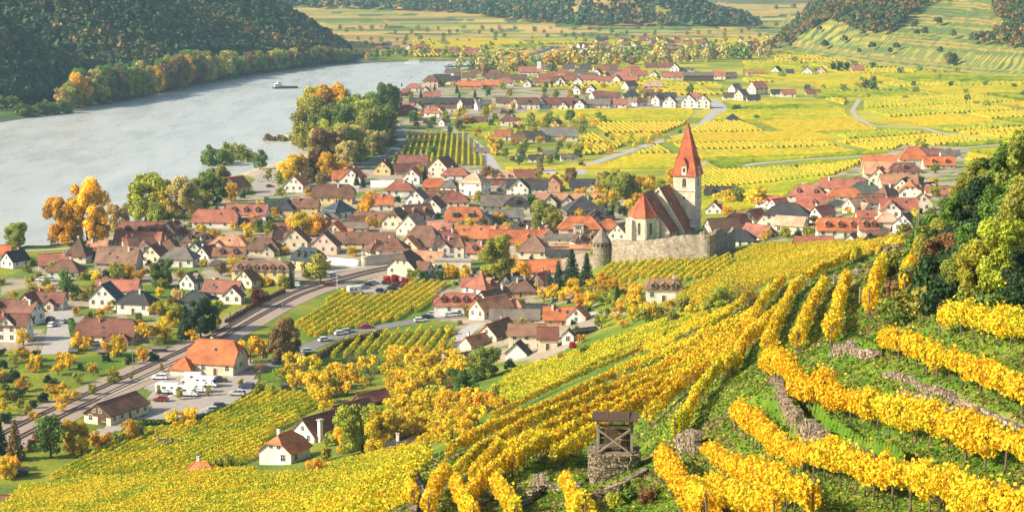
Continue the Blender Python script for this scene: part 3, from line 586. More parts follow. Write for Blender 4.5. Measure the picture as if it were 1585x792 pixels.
def field_rows(poly,dirp,spacing,green,label,group,leaf=.4,dn=26,h=1.9,w=.5,maxn=999,seed=0):
    rows=clip_rows(poly,dirp,spacing); rng=np.random.default_rng(seed); k=0
    for P in rows[:maxn]:
        org=np.array([P[0][0],P[0][1],float(Hg(*P[0]))]); V,F,C=rowfoliage(P,dn,leaf,.25,h,w,green,rng,org)
        o=link('vine_row',npmesh('vine_row',V,F,M['vine'],C),None,tuple(org)); tag(o,label,'vine row',group); k+=1
    if len(rows)>maxn: stuff_rows('vineyard',rows[maxn:],green,label.replace('row','rows'),leaf,dn,h,w,seed)
    return k
def stuff_rows(name,rows,green,label,leaf=.5,dn=16,h=1.8,w=.55,seed=0):
    rng=np.random.default_rng(seed+5); o3=np.zeros(3); VV=[];FF=[];CC=[];b=0
    for P in rows:
        g=green(P) if callable(green) else green
        V,F,C=rowfoliage(P,dn,leaf,.2,h,w,g,rng,o3); VV.append(V);FF.append(F+b);CC.append(C);b+=len(V)
    if not VV: return
    o=link(name,npmesh(name,np.concatenate(VV),np.concatenate(FF),M['vine'],np.concatenate(CC))); tag(o,label,'vineyard',kind='stuff')
n=0
n+=field_rows([(455,508),(480,525),(560,508),(625,493),(668,470),(692,440),(640,436),(620,452),(585,460),(545,460),(530,452),(575,428),(555,430)],[(517,473),(560,447)],2.9,.42,'yellow green vine row in the flat field between the railway and the station street','vine rows beside the railway',.3,55,1.7,.42,60,1)
n+=field_rows([(508,556),(540,527),(600,515),(700,508),(705,535),(690,560),(630,548),(560,552)],[(528,551),(545,533)],3.4,.5,'short lime vine row in the small field below the station street','vine rows below the station street',.3,55,1.8,.42,40,2)
n+=field_rows([(705,640),(765,600),(795,576),(850,560),(1010,505),(1062,484),(1110,478),(1085,505),(1000,538),(900,580),(830,612),(740,655)],[(827,551),(1003,496)],3.0,.5,'green and yellow vine row on the gentle slope right of the winery','vine rows beside the winery',.3,50,1.6,.42,40,3)
n+=field_rows([(925,428),(935,412),(1090,405),(1130,397),(1135,412),(1110,428),(1040,440),(985,432),(960,446)],[(940,425),(956,409)],3.3,.38,'short upright vine row in the yellow field at the foot of the fortress wall','vine rows under the fortress wall',.3,50,1.8,.42,50,4)
n+=field_rows([(1040,452),(1110,430),(1140,412),(1135,398),(1165,382),(1240,380),(1340,374),(1405,366),(1395,385),(1320,400),(1240,428),(1190,440),(1130,462),(1060,475)],[(1115,397),(1163,379)],2.6,.3,'thin yellow vine row on the fine-striped slope below the right-hand village','vine rows on the fine striped slope',.26,52,1.7,.36,60,5)
n+=field_rows([(140,706),(228,670),(300,660),(345,640),(400,604),(480,612),(500,628),(440,660),(408,690),(400,722),(280,735),(120,742),(60,745)],[(330,690),(480,620)],2.6,.52,'lime vine row in the sloping field between the car park and the white cottage','vine rows below the car park',.28,55,1.75,.42,60,6)
n+=field_rows([(-20,800),(30,757),(120,744),(280,739),(400,726),(400,740),(480,738),(520,716),(560,706),(660,692),(672,720),(636,760),(625,810)],[(100,775),(420,735)],2.6,.44,'gold and green vine row in the broad field along the bottom left edge','vine rows at the bottom left',.24,75,1.8,.42,60,7)
n+=field_rows([(598,257),(618,234),(628,206),(718,206),(740,228),(750,257)],[(668,254),(672,232)],3.6,.45,'lime vine row in the square field between the river road and the pale lane','vine rows between road and lane',.4,36,1.8,.5,45,8)
n+=field_rows([(640,655),(705,622),(740,655),(700,685),(660,690),(600,700),(560,690)],[(640,665),(700,635)],3.2,.25,'golden vine row below the little white garden house','vine rows below the garden house',.42,22,1.8,.5,20,9)
print('individual rows',n+len(NEAR))
# the wide plain: a patchwork of strips, each field its own stuff object
EXC=[V for V in VILL]+[[(595,255),(615,232),(600,190),(640,180),(750,205),(765,262)],[(895,258),(930,258),(1057,209),(1095,190),(1125,172),(1115,150),(1090,150),(1060,195),(1000,215),(940,235),(885,255)],
[(1150,253),(1440,232),(1600,218),(1600,226),(1440,241),(1150,261)],[(1310,150),(1340,150),(1335,180),(1470,205),(1600,220),(1600,226),(1440,208),(1350,200),(1310,180)],[(850,300),(1060,285),(1060,330),(850,330)],[(770,175),(905,180),(905,260),(770,262)],
[(1020,95),(1150,95),(1150,130),(1020,128)],[(1118,128),(1260,128),(1260,160),(1118,160)],[(1060,70),(1200,70),(1200,96),(840,100),(840,70)],[(0,0),(640,0),(640,262),(0,400)],[(880,262),(1060,262),(1060,330),(880,330)]]
def excluded(px,py):
    m=np.zeros(px.shape,bool)
    for E in EXC: m|=inpoly(px,py,E)
    return m
def bsp(x0,x1,y0,y1,r,out,d=0):
    W,H=x1-x0,y1-y0
    if (W<190 and H<95) or d>8 or (W<260 and H<120 and r.random()<.3): out.append((x0,x1,y0,y1)); return
    if H/95>W/190: k=y0+H*r.uniform(.35,.65); bsp(x0,x1,y0,k,r,out,d+1); bsp(x0,x1,k,y1,r,out,d+1)
    else: k=x0+W*r.uniform(.35,.65); bsp(x0,k,y0,y1,r,out,d+1); bsp(k,x1,y0,y1,r,out,d+1)
cells=[]; bsp(-120,640,760,2650,random.Random(4),cells); rr=random.Random(9); ROT=-.10
ALLR=[[],[],[],[]]
for (x0,x1,y0,y1) in cells:
    if x0/((y0+y1)/2)>.30: continue
    g=rr.choice([.2,.3,.36,.42,.5,.6,.75]); along_x=rr.random()<.62; sp=2.8 if y0<1100 else (3.6 if y0<1600 else 5.0); gap=5
    ks=np.arange(y0+gap,y1-gap,sp) if along_x else np.arange(x0+gap,x1-gap,sp)
    for k in ks:
        if along_x: X=np.arange(x0+gap,x1-gap,4.0); Y=np.full_like(X,k)
        else: Y=np.arange(y0+gap,y1-gap,4.0); X=np.full_like(Y,k)
        X,Y=X+ROT*(Y-1200),Y-ROT*X; ok=(Y>700)
        Z=Hg(X,Y); px,py=proj(X,Y,Z); m=ok&(px>-30)&(px<1620)&(py<330)&~excluded(px,py)&(Z<14)&(Z>-.5)&(sdf(X,Y,RIVER)<-25)&(sdf(X,Y,RH)<-5); i=0
        while i<len(m):
            if m[i]:
                j=i
                while j+1<len(m) and m[j+1]: j+=1
                if j-i>=2:
                    q=0 if Y[i]<1100 else (1 if Y[i]<1500 else (2 if Y[i]<2000 else 3)); ALLR[q].append((np.stack([X[i:j+1],Y[i:j+1]],1),g+(0 if along_x else 10)))
                i=j+1
            else: i+=1
for q,(w,h,nm) in enumerate([(.55,1.6,'nearer part of the plain behind the church'),(.75,1.7,'middle of the plain'),(1.1,1.8,'far part of the plain'),(1.6,2.0,'farthest part of the plain before the hazy town')]):
    R=ALLR[q]; rng=np.random.default_rng(60+q); VV=[];FF=[];CC=[];b=0
    for P,g in R:
        fb=(.80,.98) if g<9 else (.58,.74); g=g%10  # rows side-on to the sun are coloured darker to offset its glare
        P=dens([tuple(p) for p in P],2.0 if q<2 else 4.0); n=len(P); T=np.gradient(P,axis=0); T/=np.linalg.norm(T,axis=1)[:,None]+1e-9; Nn=np.stack([-T[:,1],T[:,0]],1); z=Hg(P[:,0],P[:,1]); ww=w*rng.uniform(.55,1.25,n); hh=h*rng.uniform(.7,1.2,n)
        A=P+Nn*ww[:,None]; B=P-Nn*ww[:,None]; A2=P+Nn*(ww*rng.uniform(.75,1,n))[:,None]; B2=P-Nn*(ww*rng.uniform(.75,1,n))[:,None]
        V=np.concatenate([np.c_[A,z+.1],np.c_[A2,z+hh],np.c_[B2,z+hh*rng.uniform(.85,1.1,n)],np.c_[B,z+.1]]); qd=np.arange(4*n).reshape(4,n); F=np.concatenate([np.stack([qd[i,:-1],qd[i,1:],qd[i+1,1:],qd[i+1,:-1]],-1) for i in range(3)])[:,::-1]
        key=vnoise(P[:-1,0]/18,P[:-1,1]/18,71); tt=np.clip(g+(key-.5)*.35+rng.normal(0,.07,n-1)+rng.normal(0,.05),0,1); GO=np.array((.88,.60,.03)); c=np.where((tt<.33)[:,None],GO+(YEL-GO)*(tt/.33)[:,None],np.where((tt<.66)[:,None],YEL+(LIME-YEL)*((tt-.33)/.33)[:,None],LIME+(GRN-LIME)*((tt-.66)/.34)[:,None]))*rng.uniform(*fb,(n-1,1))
        VV.append(V);FF.append(F+b);CC.append(np.concatenate([c,c,c]));b+=len(V)
    if VV:
        o=link('vineyard',npmesh('vineyard',np.concatenate(VV),np.concatenate(FF),M['vine'],np.concatenate(CC))); tag(o,'yellow and lime vineyard strips covering the '+nm,'vineyard',kind='stuff'); print('plain',q,len(R),b//4)
# ------------------------------------------------------------------ tree meshes (unit height 1, base at 0)
def crown(kind,seed):
    rng=np.random.default_rng(seed); P=[];B=[];S=[];K=[]
    def lobes(cs,rs,n,s):
        for c,r in zip(cs,rs):
            d=rng.normal(size=(n,3)); d/=np.linalg.norm(d,axis=1)[:,None]; q=c+d*r*rng.uniform(.55,1.08,(n,1)); P.append(q);B.append(d);S.append(np.full(n,s)*rng.uniform(.65,1.35,n)); K.append(np.full(n,rng.uniform(.72,1.22))*rng.uniform(.8,1.2,n))
    if kind=='round':
        m=26; t=rng.uniform(0,2*PI,m); zz=rng.uniform(.16,.90,m); rad=.36*np.sqrt(np.clip(1-((zz-.48)/.5)**2,0.05,1))*rng.uniform(.3,.92,m)
        cs=np.stack([rad*np.cos(t),rad*np.sin(t),zz],1); lobes(cs,rng.uniform(.09,.17,m),95,.042)
    elif kind=='fine':
        m=40; t=rng.uniform(0,2*PI,m); zz=rng.uniform(.12,.92,m); rad=.38*np.sqrt(np.clip(1-((zz-.5)/.5)**2,0.05,1))*rng.uniform(.35,1,m)
        cs=np.stack([rad*np.cos(t),rad*np.sin(t),zz],1); lobes(cs,rng.uniform(.07,.14,m),330,.028)
    elif kind=='tall':
        m=24; t=rng.uniform(0,2*PI,m); zz=rng.uniform(.2,.95,m); rad=.2*np.sqrt(np.clip(1-((zz-.5)/.52)**2,0.04,1))*rng.uniform(.3,1,m)
        cs=np.stack([rad*np.cos(t),rad*np.sin(t),zz],1); lobes(cs,rng.uniform(.07,.13,m),90,.036)
    elif kind=='fruit':
        m=17; t=rng.uniform(0,2*PI,m); zz=rng.uniform(.26,.92,m); rad=.48*np.sqrt(np.clip(1-((zz-.58)/.44)**2,0.05,1))*rng.uniform(.35,1,m)
        cs=np.stack([rad*np.cos(t),rad*np.sin(t),zz],1); lobes(cs,rng.uniform(.10,.19,m),62,.062)
    elif kind=='bush':
        m=13; t=rng.uniform(0,2*PI,m); zz=rng.uniform(.1,.75,m); rad=.5*rng.uniform(.1,1,m)*(1-.4*zz)
        cs=np.stack([rad*np.cos(t),rad*np.sin(t),zz],1); lobes(cs,rng.uniform(.16,.27,m),75,.085)
    elif kind=='conifer':
        for i in range(17):
            z=.08+.90*i/16; R=.27*(1-z)**.85+.012; nb=max(4,int(11*(1-z))+3)
            for k in range(nb):
                a=2*PI*k/nb+rng.uniform(0,.6)+i; n=26; s=rng.uniform(.1,1,n); r=R*s*rng.uniform(.8,1.15); q=np.stack([r*np.cos(a)+rng.normal(0,.012,n),r*np.sin(a)+rng.normal(0,.012,n),z-r*.35+rng.normal(0,.008,n)],1)
                P.append(q);B.append(np.tile([math.cos(a)*.4,math.sin(a)*.4,.8],(n,1)));S.append(np.full(n,.034));K.append(np.full(n,rng.uniform(.75,1.25)))
    elif kind=='cypress':
        n=2000; z=rng.uniform(.02,1,n); a=rng.uniform(0,2*PI,n); R=.115*np.sin(np.clip(z*1.1+.25,0,PI)**.9)*(1-z**4)+.01; r=R*rng.uniform(.65,1.1,n)
        P.append(np.stack([r*np.cos(a),r*np.sin(a),z],1));B.append(np.stack([np.cos(a),np.sin(a),.3+0*a],1));S.append(np.full(n,.03));K.append(.8+.4*vnoise(a*2,z*9,seed)+rng.uniform(-.1,.1,n))
    elif kind=='bare':
        m=12; t=rng.uniform(0,2*PI,m); zz=rng.uniform(.4,.95,m); rad=.34*rng.uniform(.2,1,m); cs=np.stack([rad*np.cos(t),rad*np.sin(t),zz],1); lobes(cs,rng.uniform(.1,.18,m),26,.03)
    P=np.concatenate(P);B=np.concatenate(B);S=np.concatenate(S);K=np.concatenate(K)
    V,F=leafquads(P,S,rng,B,.9); hue=rng.normal(0,.10,len(K)); C=np.stack([K*(1+hue),K,K*(1-hue*.5)],1)
    return npmesh('crown',V,F,M['leaf'],np.clip(C,0,2))
def trunkm(kind,seed):
    r=random.Random(seed); m=MB()
    top={'round':.6,'fine':.7,'tall':.75,'fruit':.5,'bush':.3,'conifer':.95,'cypress':.8,'bare':.6}[kind]; rad={'fine':.025,'round':.028,'tall':.022,'fruit':.03,'bush':.02,'conifer':.018,'cypress':.015,'bare':.022}[kind]
    p=Vector((0,0,-.04)); n=4; pts=[p]
    for i in range(n):
        q=Vector((r.uniform(-.015,.015),r.uniform(-.015,.015),top*(i+1)/n)); m.tube(p,q,rad*(1-.17*i),rad*(1-.17*(i+1)),7,0,False); p=q; pts.append(p)
    if kind in('fine','round','tall','fruit','bare'):
        for k in range(9 if kind=='bare' else 6):
            a=r.uniform(0,2*PI); b=pts[1+k%3]; L=r.uniform(.2,.34)*(.6 if kind=='tall' else 1); c=b+Vector((math.cos(a)*L,math.sin(a)*L,r.uniform(.12,.3))); mid=(b+c)/2+Vector((0,0,-.02)); m.tube(b,mid,rad*.5,rad*.35,5,0,False); m.tube(mid,c,rad*.35,rad*.12,5,0,False)
            for _ in range(3 if kind=='bare' else 1):
                e=c+Vector((r.uniform(-.1,.1),r.uniform(-.1,.1),r.uniform(.05,.16))); m.tube(mid,e,rad*.2,rad*.06,4,0,False)
    return m.mesh('trunk',M['bark'])
TREES={}
for kd,nv in (('round',5),('fine',3),('tall',3),('fruit',5),('bush',3),('conifer',2),('cypress',1),('bare',2)):
    TREES[kd]=[(crown(kd,100+i*7+len(kd)),trunkm(kd,i)) for i in range(nv)]
TC={'Y':((.80,.56,.025),'golden yellow'),'O':((.74,.43,.03),'orange'),'G':((.15,.24,.04),'green'),'L':((.40,.40,.04),'yellow green'),'D':((.045,.085,.03),'dark green'),'R':((.13,.035,.03),'dark red'),'B':((.26,.16,.06),'brownish'),'P':((.50,.42,.13),'pale olive'),'E':((.09,.14,.09),'blue green'),'M':((.30,.31,.05),'olive green'),'S':((.50,.06,.03),'scarlet')}
KN={'fine':('broadleaf_tree','tree'),'round':('broadleaf_tree','tree'),'tall':('slender_tree','tree'),'fruit':('fruit_tree','tree'),'bush':('shrub','shrub'),'conifer':('spruce_tree','spruce'),'cypress':('cypress_tree','cypress'),'bare':('thinning_tree','tree')}
KD={'fine':'full-leaved {} tree','round':'round {} tree','tall':'tall {} tree','fruit':'{} fruit tree','bush':'{} garden shrub','conifer':'{} spruce','cypress':'narrow {} cypress','bare':'half bare {} tree'}
rt=random.Random(77); NT=[0]
def tree(px,py,hpx,kind='round',col='G',wide=1.0,label=None,group=None,desc=None,minh=0):
    if kind=='round' and hpx>=44: kind='fine'
    x,y,z=G(px,py); s=spx((x,y,z)); h=hpx/s; v=rt.randrange(len(TREES[kind])); cm,tm=TREES[kind][v]; NT[0]+=1
    nm,cat=KN[kind]; root=link(nm,None,None,(x,y,z-.15),rt.uniform(0,2*PI)); root.scale=(h*wide,h*wide,h)
    c=TC[col][0]; j=rt.uniform(.82,1.18); k=rt.uniform(-.06,.06); c=(min(1,c[0]*j*(1+k)),min(1,c[1]*j*(1-k)),c[2]*j)
    link('crown',cm,root,color=c)
    if not(kind=='bush' and s<6): link('trunk',tm,root)
    if label: tag(root,label,cat,group)
    else:
        size='' if not desc else desc+' '
        want(root,size+KD[kind].format(TC[col][1]),cat,px,py,group)
    return root
T=tree
# waterside, left
T(103,378,84,'round','O',.95,'orange waterside tree, left half of the big pair beside the river'); T(136,377,100,'round','Y',.85,'tallest golden waterside tree, right half of the big pair beside the river'); T(152,380,60,'round','O',.8)
T(25,383,44,'round','M',1.15,'lone olive green tree on the grassy shore at the far left')
for a in [(213,345,52,'round','L'),(233,342,84,'round','L'),(262,338,64,'round','Y'),(285,342,68,'round','P'),(182,362,48,'round','P'),(244,352,40,'round','M'),(300,338,42,'round','G'),(315,330,40,'round','M')]: T(*a)
for a in [(322,268,44,'tall','G'),(336,270,46,'round','G'),(352,266,46,'tall','L'),(368,262,42,'round','M'),(385,262,34,'round','M'),(402,262,32,'round','G'),(322,292,34,'round','G'),(340,300,44,'round','M'),(308,318,50,'round','M'),(330,318,50,'round','G'),(300,300,20,'bush','O'),(358,312,30,'round','O'),(416,282,22,'tall','L')]: T(*a,group='trees of the lower river grove')
for a in [(474,214,56,'tall','B'),(490,216,80,'round','L'),(512,214,84,'round','O'),(538,214,74,'round','M'),(560,208,66,'round','M'),(582,200,56,'round','G'),(600,180,52,'round','G'),(592,226,62,'round','M'),(572,236,66,'round','M'),(548,246,60,'round','P'),(520,256,62,'round','P'),(500,258,60,'round','B'),(483,262,36,'tall','L'),(536,262,50,'round','P'),(468,236,34,'tall','L'),(560,250,40,'round','L'),(590,204,30,'round','D'),(498,236,50,'round','L'),(616,176,26,'round','B'),(575,178,36,'round','M')]: T(*a,group='trees of the upper river grove')
for a in [(478,228,64,'round','L',1.1),(500,226,76,'round','M',1.1),(522,232,70,'round','G',1.1),(545,226,74,'round','M',1.1),(566,222,66,'round','L',1.1),(586,214,60,'round','G',1.1),(512,248,60,'round','M',1.1),(534,250,58,'round','L',1.1),(494,246,46,'round','P',1.1),(557,190,44,'round','M',1.1),(606,196,26,'round','O'),(528,200,60,'round','G',1.1),(580,240,44,'round','P',1.1)]: T(*a,group='trees of the upper river grove')
for x in range(414,470,9): T(x,219,rt.uniform(9,18),'bush',rt.choice('GMB'),group='shrubs on the river spit')
for a in [(446,284,42,'round','Y'),(462,280,48,'round','O'),(487,278,42,'round','R'),(508,280,44,'round','O'),(478,288,28,'round','B'),(498,290,28,'round','B'),(503,276,24,'cypress','D'),(530,272,24,'round','O'),(432,290,26,'tall','L')]: T(*a,group='autumn trees above the riverside house')
# village and gardens
for a in [(183,437,34,'round','M',1.3),(200,437,30,'round','O'),(105,456,40,'round','G',1.1),(252,444,44,'round','G',1.1),(276,474,32,'bush','P',1.0),(402,476,36,'round','R',1.1),(468,366,40,'round','Y',1.2),(492,366,38,'round','O',1.1),(455,360,30,'round','Y'),(400,360,22,'round','G'),(418,362,24,'round','M'),
(342,427,26,'round','B'),(360,427,32,'round','Y'),(768,434,72,'round','L',1.05),(808,440,38,'round','O',1.15),(843,362,52,'round','M',1.25),(862,364,40,'round','M'),(757,286,34,'round','B',1.15),(835,284,34,'tall','P'),(884,288,30,'round','B'),(946,306,46,'round','L'),(968,310,44,'round','M',1.1),(928,304,40,'tall','P'),(956,312,40,'round','L'),(980,310,30,'round','M'),
(727,362,26,'round','Y'),(712,366,24,'round','P'),(786,356,14,'bush','Y',1.3),(748,356,22,'bush','B'),(495,440,50,'tall','L',1.4),(480,430,28,'bush','M'),(450,446,32,'conifer','E'),(437,447,24,'bush','L'),(415,442,18,'bush','Y'),(570,334,34,'round','O'),(552,290,24,'conifer','D'),(562,290,18,'conifer','D'),(690,268,26,'conifer','D'),(658,282,26,'conifer','D'),(640,256,16,'bush','G'),
(575,352,20,'bush','O'),(613,352,18,'bush','Y'),(632,394,16,'round','O'),(545,396,18,'bush','Y'),(440,394,14,'bush','O',1.4),(700,430,26,'bush','Y',1.2),(680,432,20,'bush','G'),(722,432,22,'bush','Y'),(750,434,20,'bush','M'),(820,312,20,'cypress','D'),(820,322,24,'bush','G'),(948,340,24,'cypress','D'),(962,334,18,'bush','D'),(940,436,12,'bush','L'),
(640,434,22,'bush','L'),(655,436,20,'bush','D'),(598,440,16,'bush','S'),(612,440,18,'bush','S'),(628,440,14,'bush','S'),(680,316,18,'bush','P'),(740,312,20,'bush','P'),(752,310,14,'bush','P'),(766,322,12,'bush','G'),(705,300,18,'cypress','D'),(712,316,14,'cypress','D'),(668,240,16,'bush','G'),
(885,446,62,'conifer','D',1.15),(908,444,54,'conifer','D',1.1),(864,450,48,'conifer','E',1.1),(850,446,30,'conifer','E',1.1),(725,492,22,'bush','M',1.1),(1145,316,30,'round','M'),(1120,310,20,'bush','Y',1.6),(1135,316,22,'bush','Y',1.3),(1175,320,34,'bush','Y',1.3),(1158,336,16,'bush','L'),(1125,332,16,'bush','O'),
(1255,368,22,'bush','L'),(1235,372,18,'bush','D'),(1290,366,20,'tall','L'),(1213,368,20,'bush','L'),(1196,368,16,'cypress','D'),(1240,310,12,'bush','L'),(1450,262,12,'bush','L'),(1425,284,16,'bush','M'),(1445,290,16,'bush','Y',1.4),(1440,304,14,'bush','Y'),(1386,286,12,'bush','L')]: T(*a)
# left bottom
for a in [(311,526,66,'round','D',1.0),(288,524,52,'conifer','D',1.2),(327,512,54,'round','L'),(272,502,38,'round','L'),(266,480,24,'bush','B'),(182,552,36,'round','Y'),(228,532,38,'fruit','Y',1.1),(256,532,30,'round','Y'),(125,542,28,'fruit','Y'),(440,566,76,'round','B',.85),(388,562,42,'fruit','Y',1.1),(372,552,24,'bush','M'),(408,560,34,'tall','L'),(478,560,18,'bush','G'),
(432,580,20,'bush','G'),(404,612,26,'bush','L'),(418,614,22,'bush','L'),(402,592,46,'bare','B'),(24,712,66,'conifer','B',1.0),(0,702,56,'conifer','D',1.2),(78,708,72,'tall','G',1.3),(116,700,54,'round','O',1.05),(126,706,32,'round','Y'),(10,742,38,'round','Y',1.1),(18,728,30,'bush','O'),(200,684,38,'round','O',1.1),(214,678,30,'round','M'),(268,666,32,'fruit','Y'),(292,664,34,'fruit','Y'),(150,690,26,'bush','O'),(165,690,24,'bush','O'),(185,690,24,'bush','M'),(62,690,22,'bush','S'),(50,696,20,'bush','B'),
(246,688,14,'bush','L'),(270,694,20,'bush','M'),(350,722,22,'bush','M'),(336,724,16,'bush','M'),(560,700,88,'round','L',1.1),(592,702,74,'round','Y',1.1),(540,700,52,'round','Y',1.1),(577,702,56,'cypress','D'),(625,690,46,'fruit','Y',1.2),(485,738,30,'fruit','O',1.0),(513,690,26,'bush','L'),(505,712,24,'bush','L'),
(748,586,56,'round','M',1.3),(722,622,50,'round','G',1.1),(700,600,34,'round','G'),(765,620,26,'bush','M'),(790,572,20,'bush','G'),(690,632,34,'fruit','Y'),(752,640,34,'fruit','O',1.1),(955,480,40,'cypress','D'),(790,522,16,'bush','L'),(905,552,20,'bush','G'),(870,560,14,'bush','S'),(885,540,14,'bush','S'),(900,530,16,'bush','O'),
(1130,486,62,'bare','M',1.3),(1112,492,50,'round','L',1.2),(1080,490,36,'fruit','Y',1.2),(1062,486,30,'bush','M'),(1160,478,48,'bare','B',1.3),(1045,502,26,'bush','M'),(1010,496,30,'fruit','Y'),(980,498,26,'fruit','Y'),(1150,500,34,'bush','M')]: T(*a)
T(204,588,14,'tall','M'); T(250,575,16,'tall','L'); T(348,578,18,'tall','L'); T(323,612,18,'tall','L'); T(246,612,18,'tall','M'); T(278,618,22,'tall','L',1.1); T(314,584,14,'cypress','L'); T(395,578,16,'tall','M'); T(372,594,10,'bush','L')
# right bank: big trees and dark scrub
RB=[(1592,352,150,'round','M',.9),(1560,356,128,'round','G',.95),(1528,352,104,'round','M',.9),(1500,350,84,'round','M',1.0),(1604,300,110,'round','L'),(1478,358,62,'round','G',1.1),(1570,300,90,'round','L',.9),(1455,372,50,'bush','G'),(1590,425,150,'round','M',.9),(1548,452,118,'round','L',1.0),(1515,462,92,'round','L',1.0),(1592,470,96,'round','D',1.0),
(1475,455,84,'bush','D',.85),(1440,452,66,'bush','D',.9),(1412,462,58,'bush','M',1.0),(1432,488,54,'bush','M',1.2),(1400,486,40,'bush','G',1.0),(1458,482,56,'bush','D',1.1),(1430,402,56,'bush','G',1.0),(1450,412,60,'round','D',1.0),(1478,406,66,'round','D',1.0),(1510,402,70,'bush','D',1.0),(1420,440,50,'fruit','Y'),(1555,478,40,'bush','D'),(1500,480,44,'bush','M'),(1380,388,26,'bush','Y',1.3),(1402,372,30,'bush','M',1.2),(1425,366,36,'bush','G'),(1440,350,30,'round','M'),(1355,392,22,'bush','Y',1.3),(1602,520,40,'bush','M'),(1486,384,84,'round','G',1.1),(1520,378,104,'round','D',1.0),(1556,384,112,'round','G',1.0),(1590,392,120,'round','D',1.1),(1462,398,62,'round','M',1.1),(1440,385,46,'bush','M',1.2),(1500,430,84,'round','G',1.0),(1535,425,90,'round','D',1.0),(1405,440,44,'bush','D',1.2),(1418,420,40,'bush','G',1.2),(1395,505,34,'bush','G',1.2),(1470,500,44,'bush','D',1.3),(1530,490,44,'bush','G',1.3),(1575,490,44,'bush','D',1.3),(1600,340,130,'round','M',1.0),(1575,330,120,'round','L',.9),(1545,330,96,'round','G',1.0),(1515,330,84,'round','M',1.0)]
for a in RB: T(*a,group='trees and scrub of the steep right bank')
for a in [(1385,470,44,'bush','B',1.2),(1372,485,30,'bush','M',1.2),(1392,420,40,'bush','M',1.2),(1375,430,26,'bush','B',1.2),(1408,490,50,'bush','M',1.3),(1436,430,70,'round','M',1.1),(1460,440,80,'round','B',1.1),(1480,470,70,'round','M',1.1),(1418,395,46,'round','B',1.2),(1505,455,80,'round','M',1.2),(1560,440,100,'round','L',1.2),(1585,420,120,'round','M',1.2)]: T(*a,group='trees and scrub of the steep right bank')
for a in [(925,770,26,'bush','M',1.3),(950,784,30,'bush','L',1.2),(975,775,28,'bush','G',1.2),(1000,780,30,'bush','B',1.2),(960,758,20,'bush','L',1.2),(985,752,18,'bush','M',1.2),(1012,765,22,'bush','M',1.2)]: T(*a,group='scrub below the timber hut')
# scattered by area
def scatter(poly,n,specs,mind,group,seed,mass=None):
    r=random.Random(seed); xs=[p[0] for p in poly];ys=[p[1] for p in poly]; pts=[];k=0
    while len(pts)<n and k<n*60:
        k+=1; x=r.uniform(min(xs),max(xs)); y=r.uniform(min(ys),max(ys))
        if 465<x<605 and 600<y<700 and (y-600)>-(x-605)*.0+0 and abs((y-700)+(x-465)*.72)<34: continue
        if not bool(inpoly(x,y,poly)) or any(((x-a)/mind)**2+((y-b)/(mind*.45))**2<1 for a,b in pts): continue
        pts.append((x,y))
    if mass:
        rng=np.random.default_rng(seed); P=[];S=[];C=[];B=[]
        for x,y in pts:
            kd,c,h0,h1,w=r.choice(specs); X,Y,Z=G(x,y); s=spx((X,Y,Z)); h=r.uniform(h0,h1)/s; k=150; d=rng.normal(size=(k,3)); d/=np.linalg.norm(d,axis=1)[:,None]; d*=rng.uniform(.6,1.1,(k,1))*(1+.25*np.sin(d[:,:1]*5+seed)); P.append(np.array([X,Y,Z+h*.5])+d*np.array([h*.38*w,h*.38*w,h*.5])); B.append(d); S.append(np.full(k,h*.14)*rng.uniform(.6,1.4,k)); C.append(np.array(TC[c][0])*rng.uniform(.7,1.3,(k,1))*r.uniform(.8,1.2))
        V,F=leafquads(np.concatenate(P),np.concatenate(S),rng,np.concatenate(B),1.0); tag(link('distant_trees',npmesh('distant_trees',V,F,M['forest'],np.concatenate(C))),mass,'trees',kind='stuff'); return
    for x,y in sorted(pts,key=lambda p:p[1]):
        kd,c,h0,h1,w=r.choice(specs); T(x,y,r.uniform(h0,h1),kd,c,w,group=group)
    return len(pts)
Yf=('fruit','Y',28,44,1.15)
scatter([(455,560),(500,590),(560,570),(700,560),(705,620),(640,650),(500,640),(470,612),(430,600)],52,[Yf,Yf,Yf,Yf,('fruit','L',24,34,1.1),('bare','B',28,36,1.1)],15,'golden fruit trees of the orchard above the farmhouse',1)
scatter([(620,640),(700,625),(790,640),(730,680),(660,690),(610,680)],22,[Yf,Yf,Yf,('fruit','O',24,34,1.1)],15,'golden fruit trees beside the farmhouse',2)
scatter([(820,470),(930,440),(1000,465),(990,490),(930,480),(880,478)],22,[('fruit','Y',18,30,1.1),('fruit','Y',18,30,1.1),('fruit','L',18,26,1.1),('round','O',20,26,1.1)],15,'golden fruit trees of the garden behind the winery',3)
scatter([(925,500),(1000,480),(1050,485),(1000,500),(930,525)],10,[('fruit','L',16,26,1.2),('fruit','O',16,24,1.2),('bush','M',14,22,1.2)],15,'hedge trees right of the winery',4)
scatter([(0,550),(60,545),(150,550),(250,545),(265,560),(190,595),(100,640),(40,660),(0,660)],42,[('fruit','Y',16,30,1.1),('fruit','Y',16,28,1.1),('fruit','O',16,26,1.1),('fruit','L',16,26,1.1),('bush','D',12,20,1.0),('bush','M',10,18,1.0),('bare','B',18,26,1.0)],15,'fruit trees of the gardens beside the railway',5)
scatter([(0,545),(60,530),(70,560),(40,620),(0,640)],10,[('bush','D',14,22,1.1),('fruit','O',18,28,1.1),('bush','M',10,18,1.0)],12,'garden trees at the left edge',6)
scatter([(100,445),(240,480),(300,500),(340,500),(300,540),(240,520),(110,490)],20,[('fruit','Y',14,22,1.1),('bush','L',10,16,1.1),('bush','M',10,16,1.1),('fruit','O',14,20,1.0)],15,'garden trees around the white houses',7)
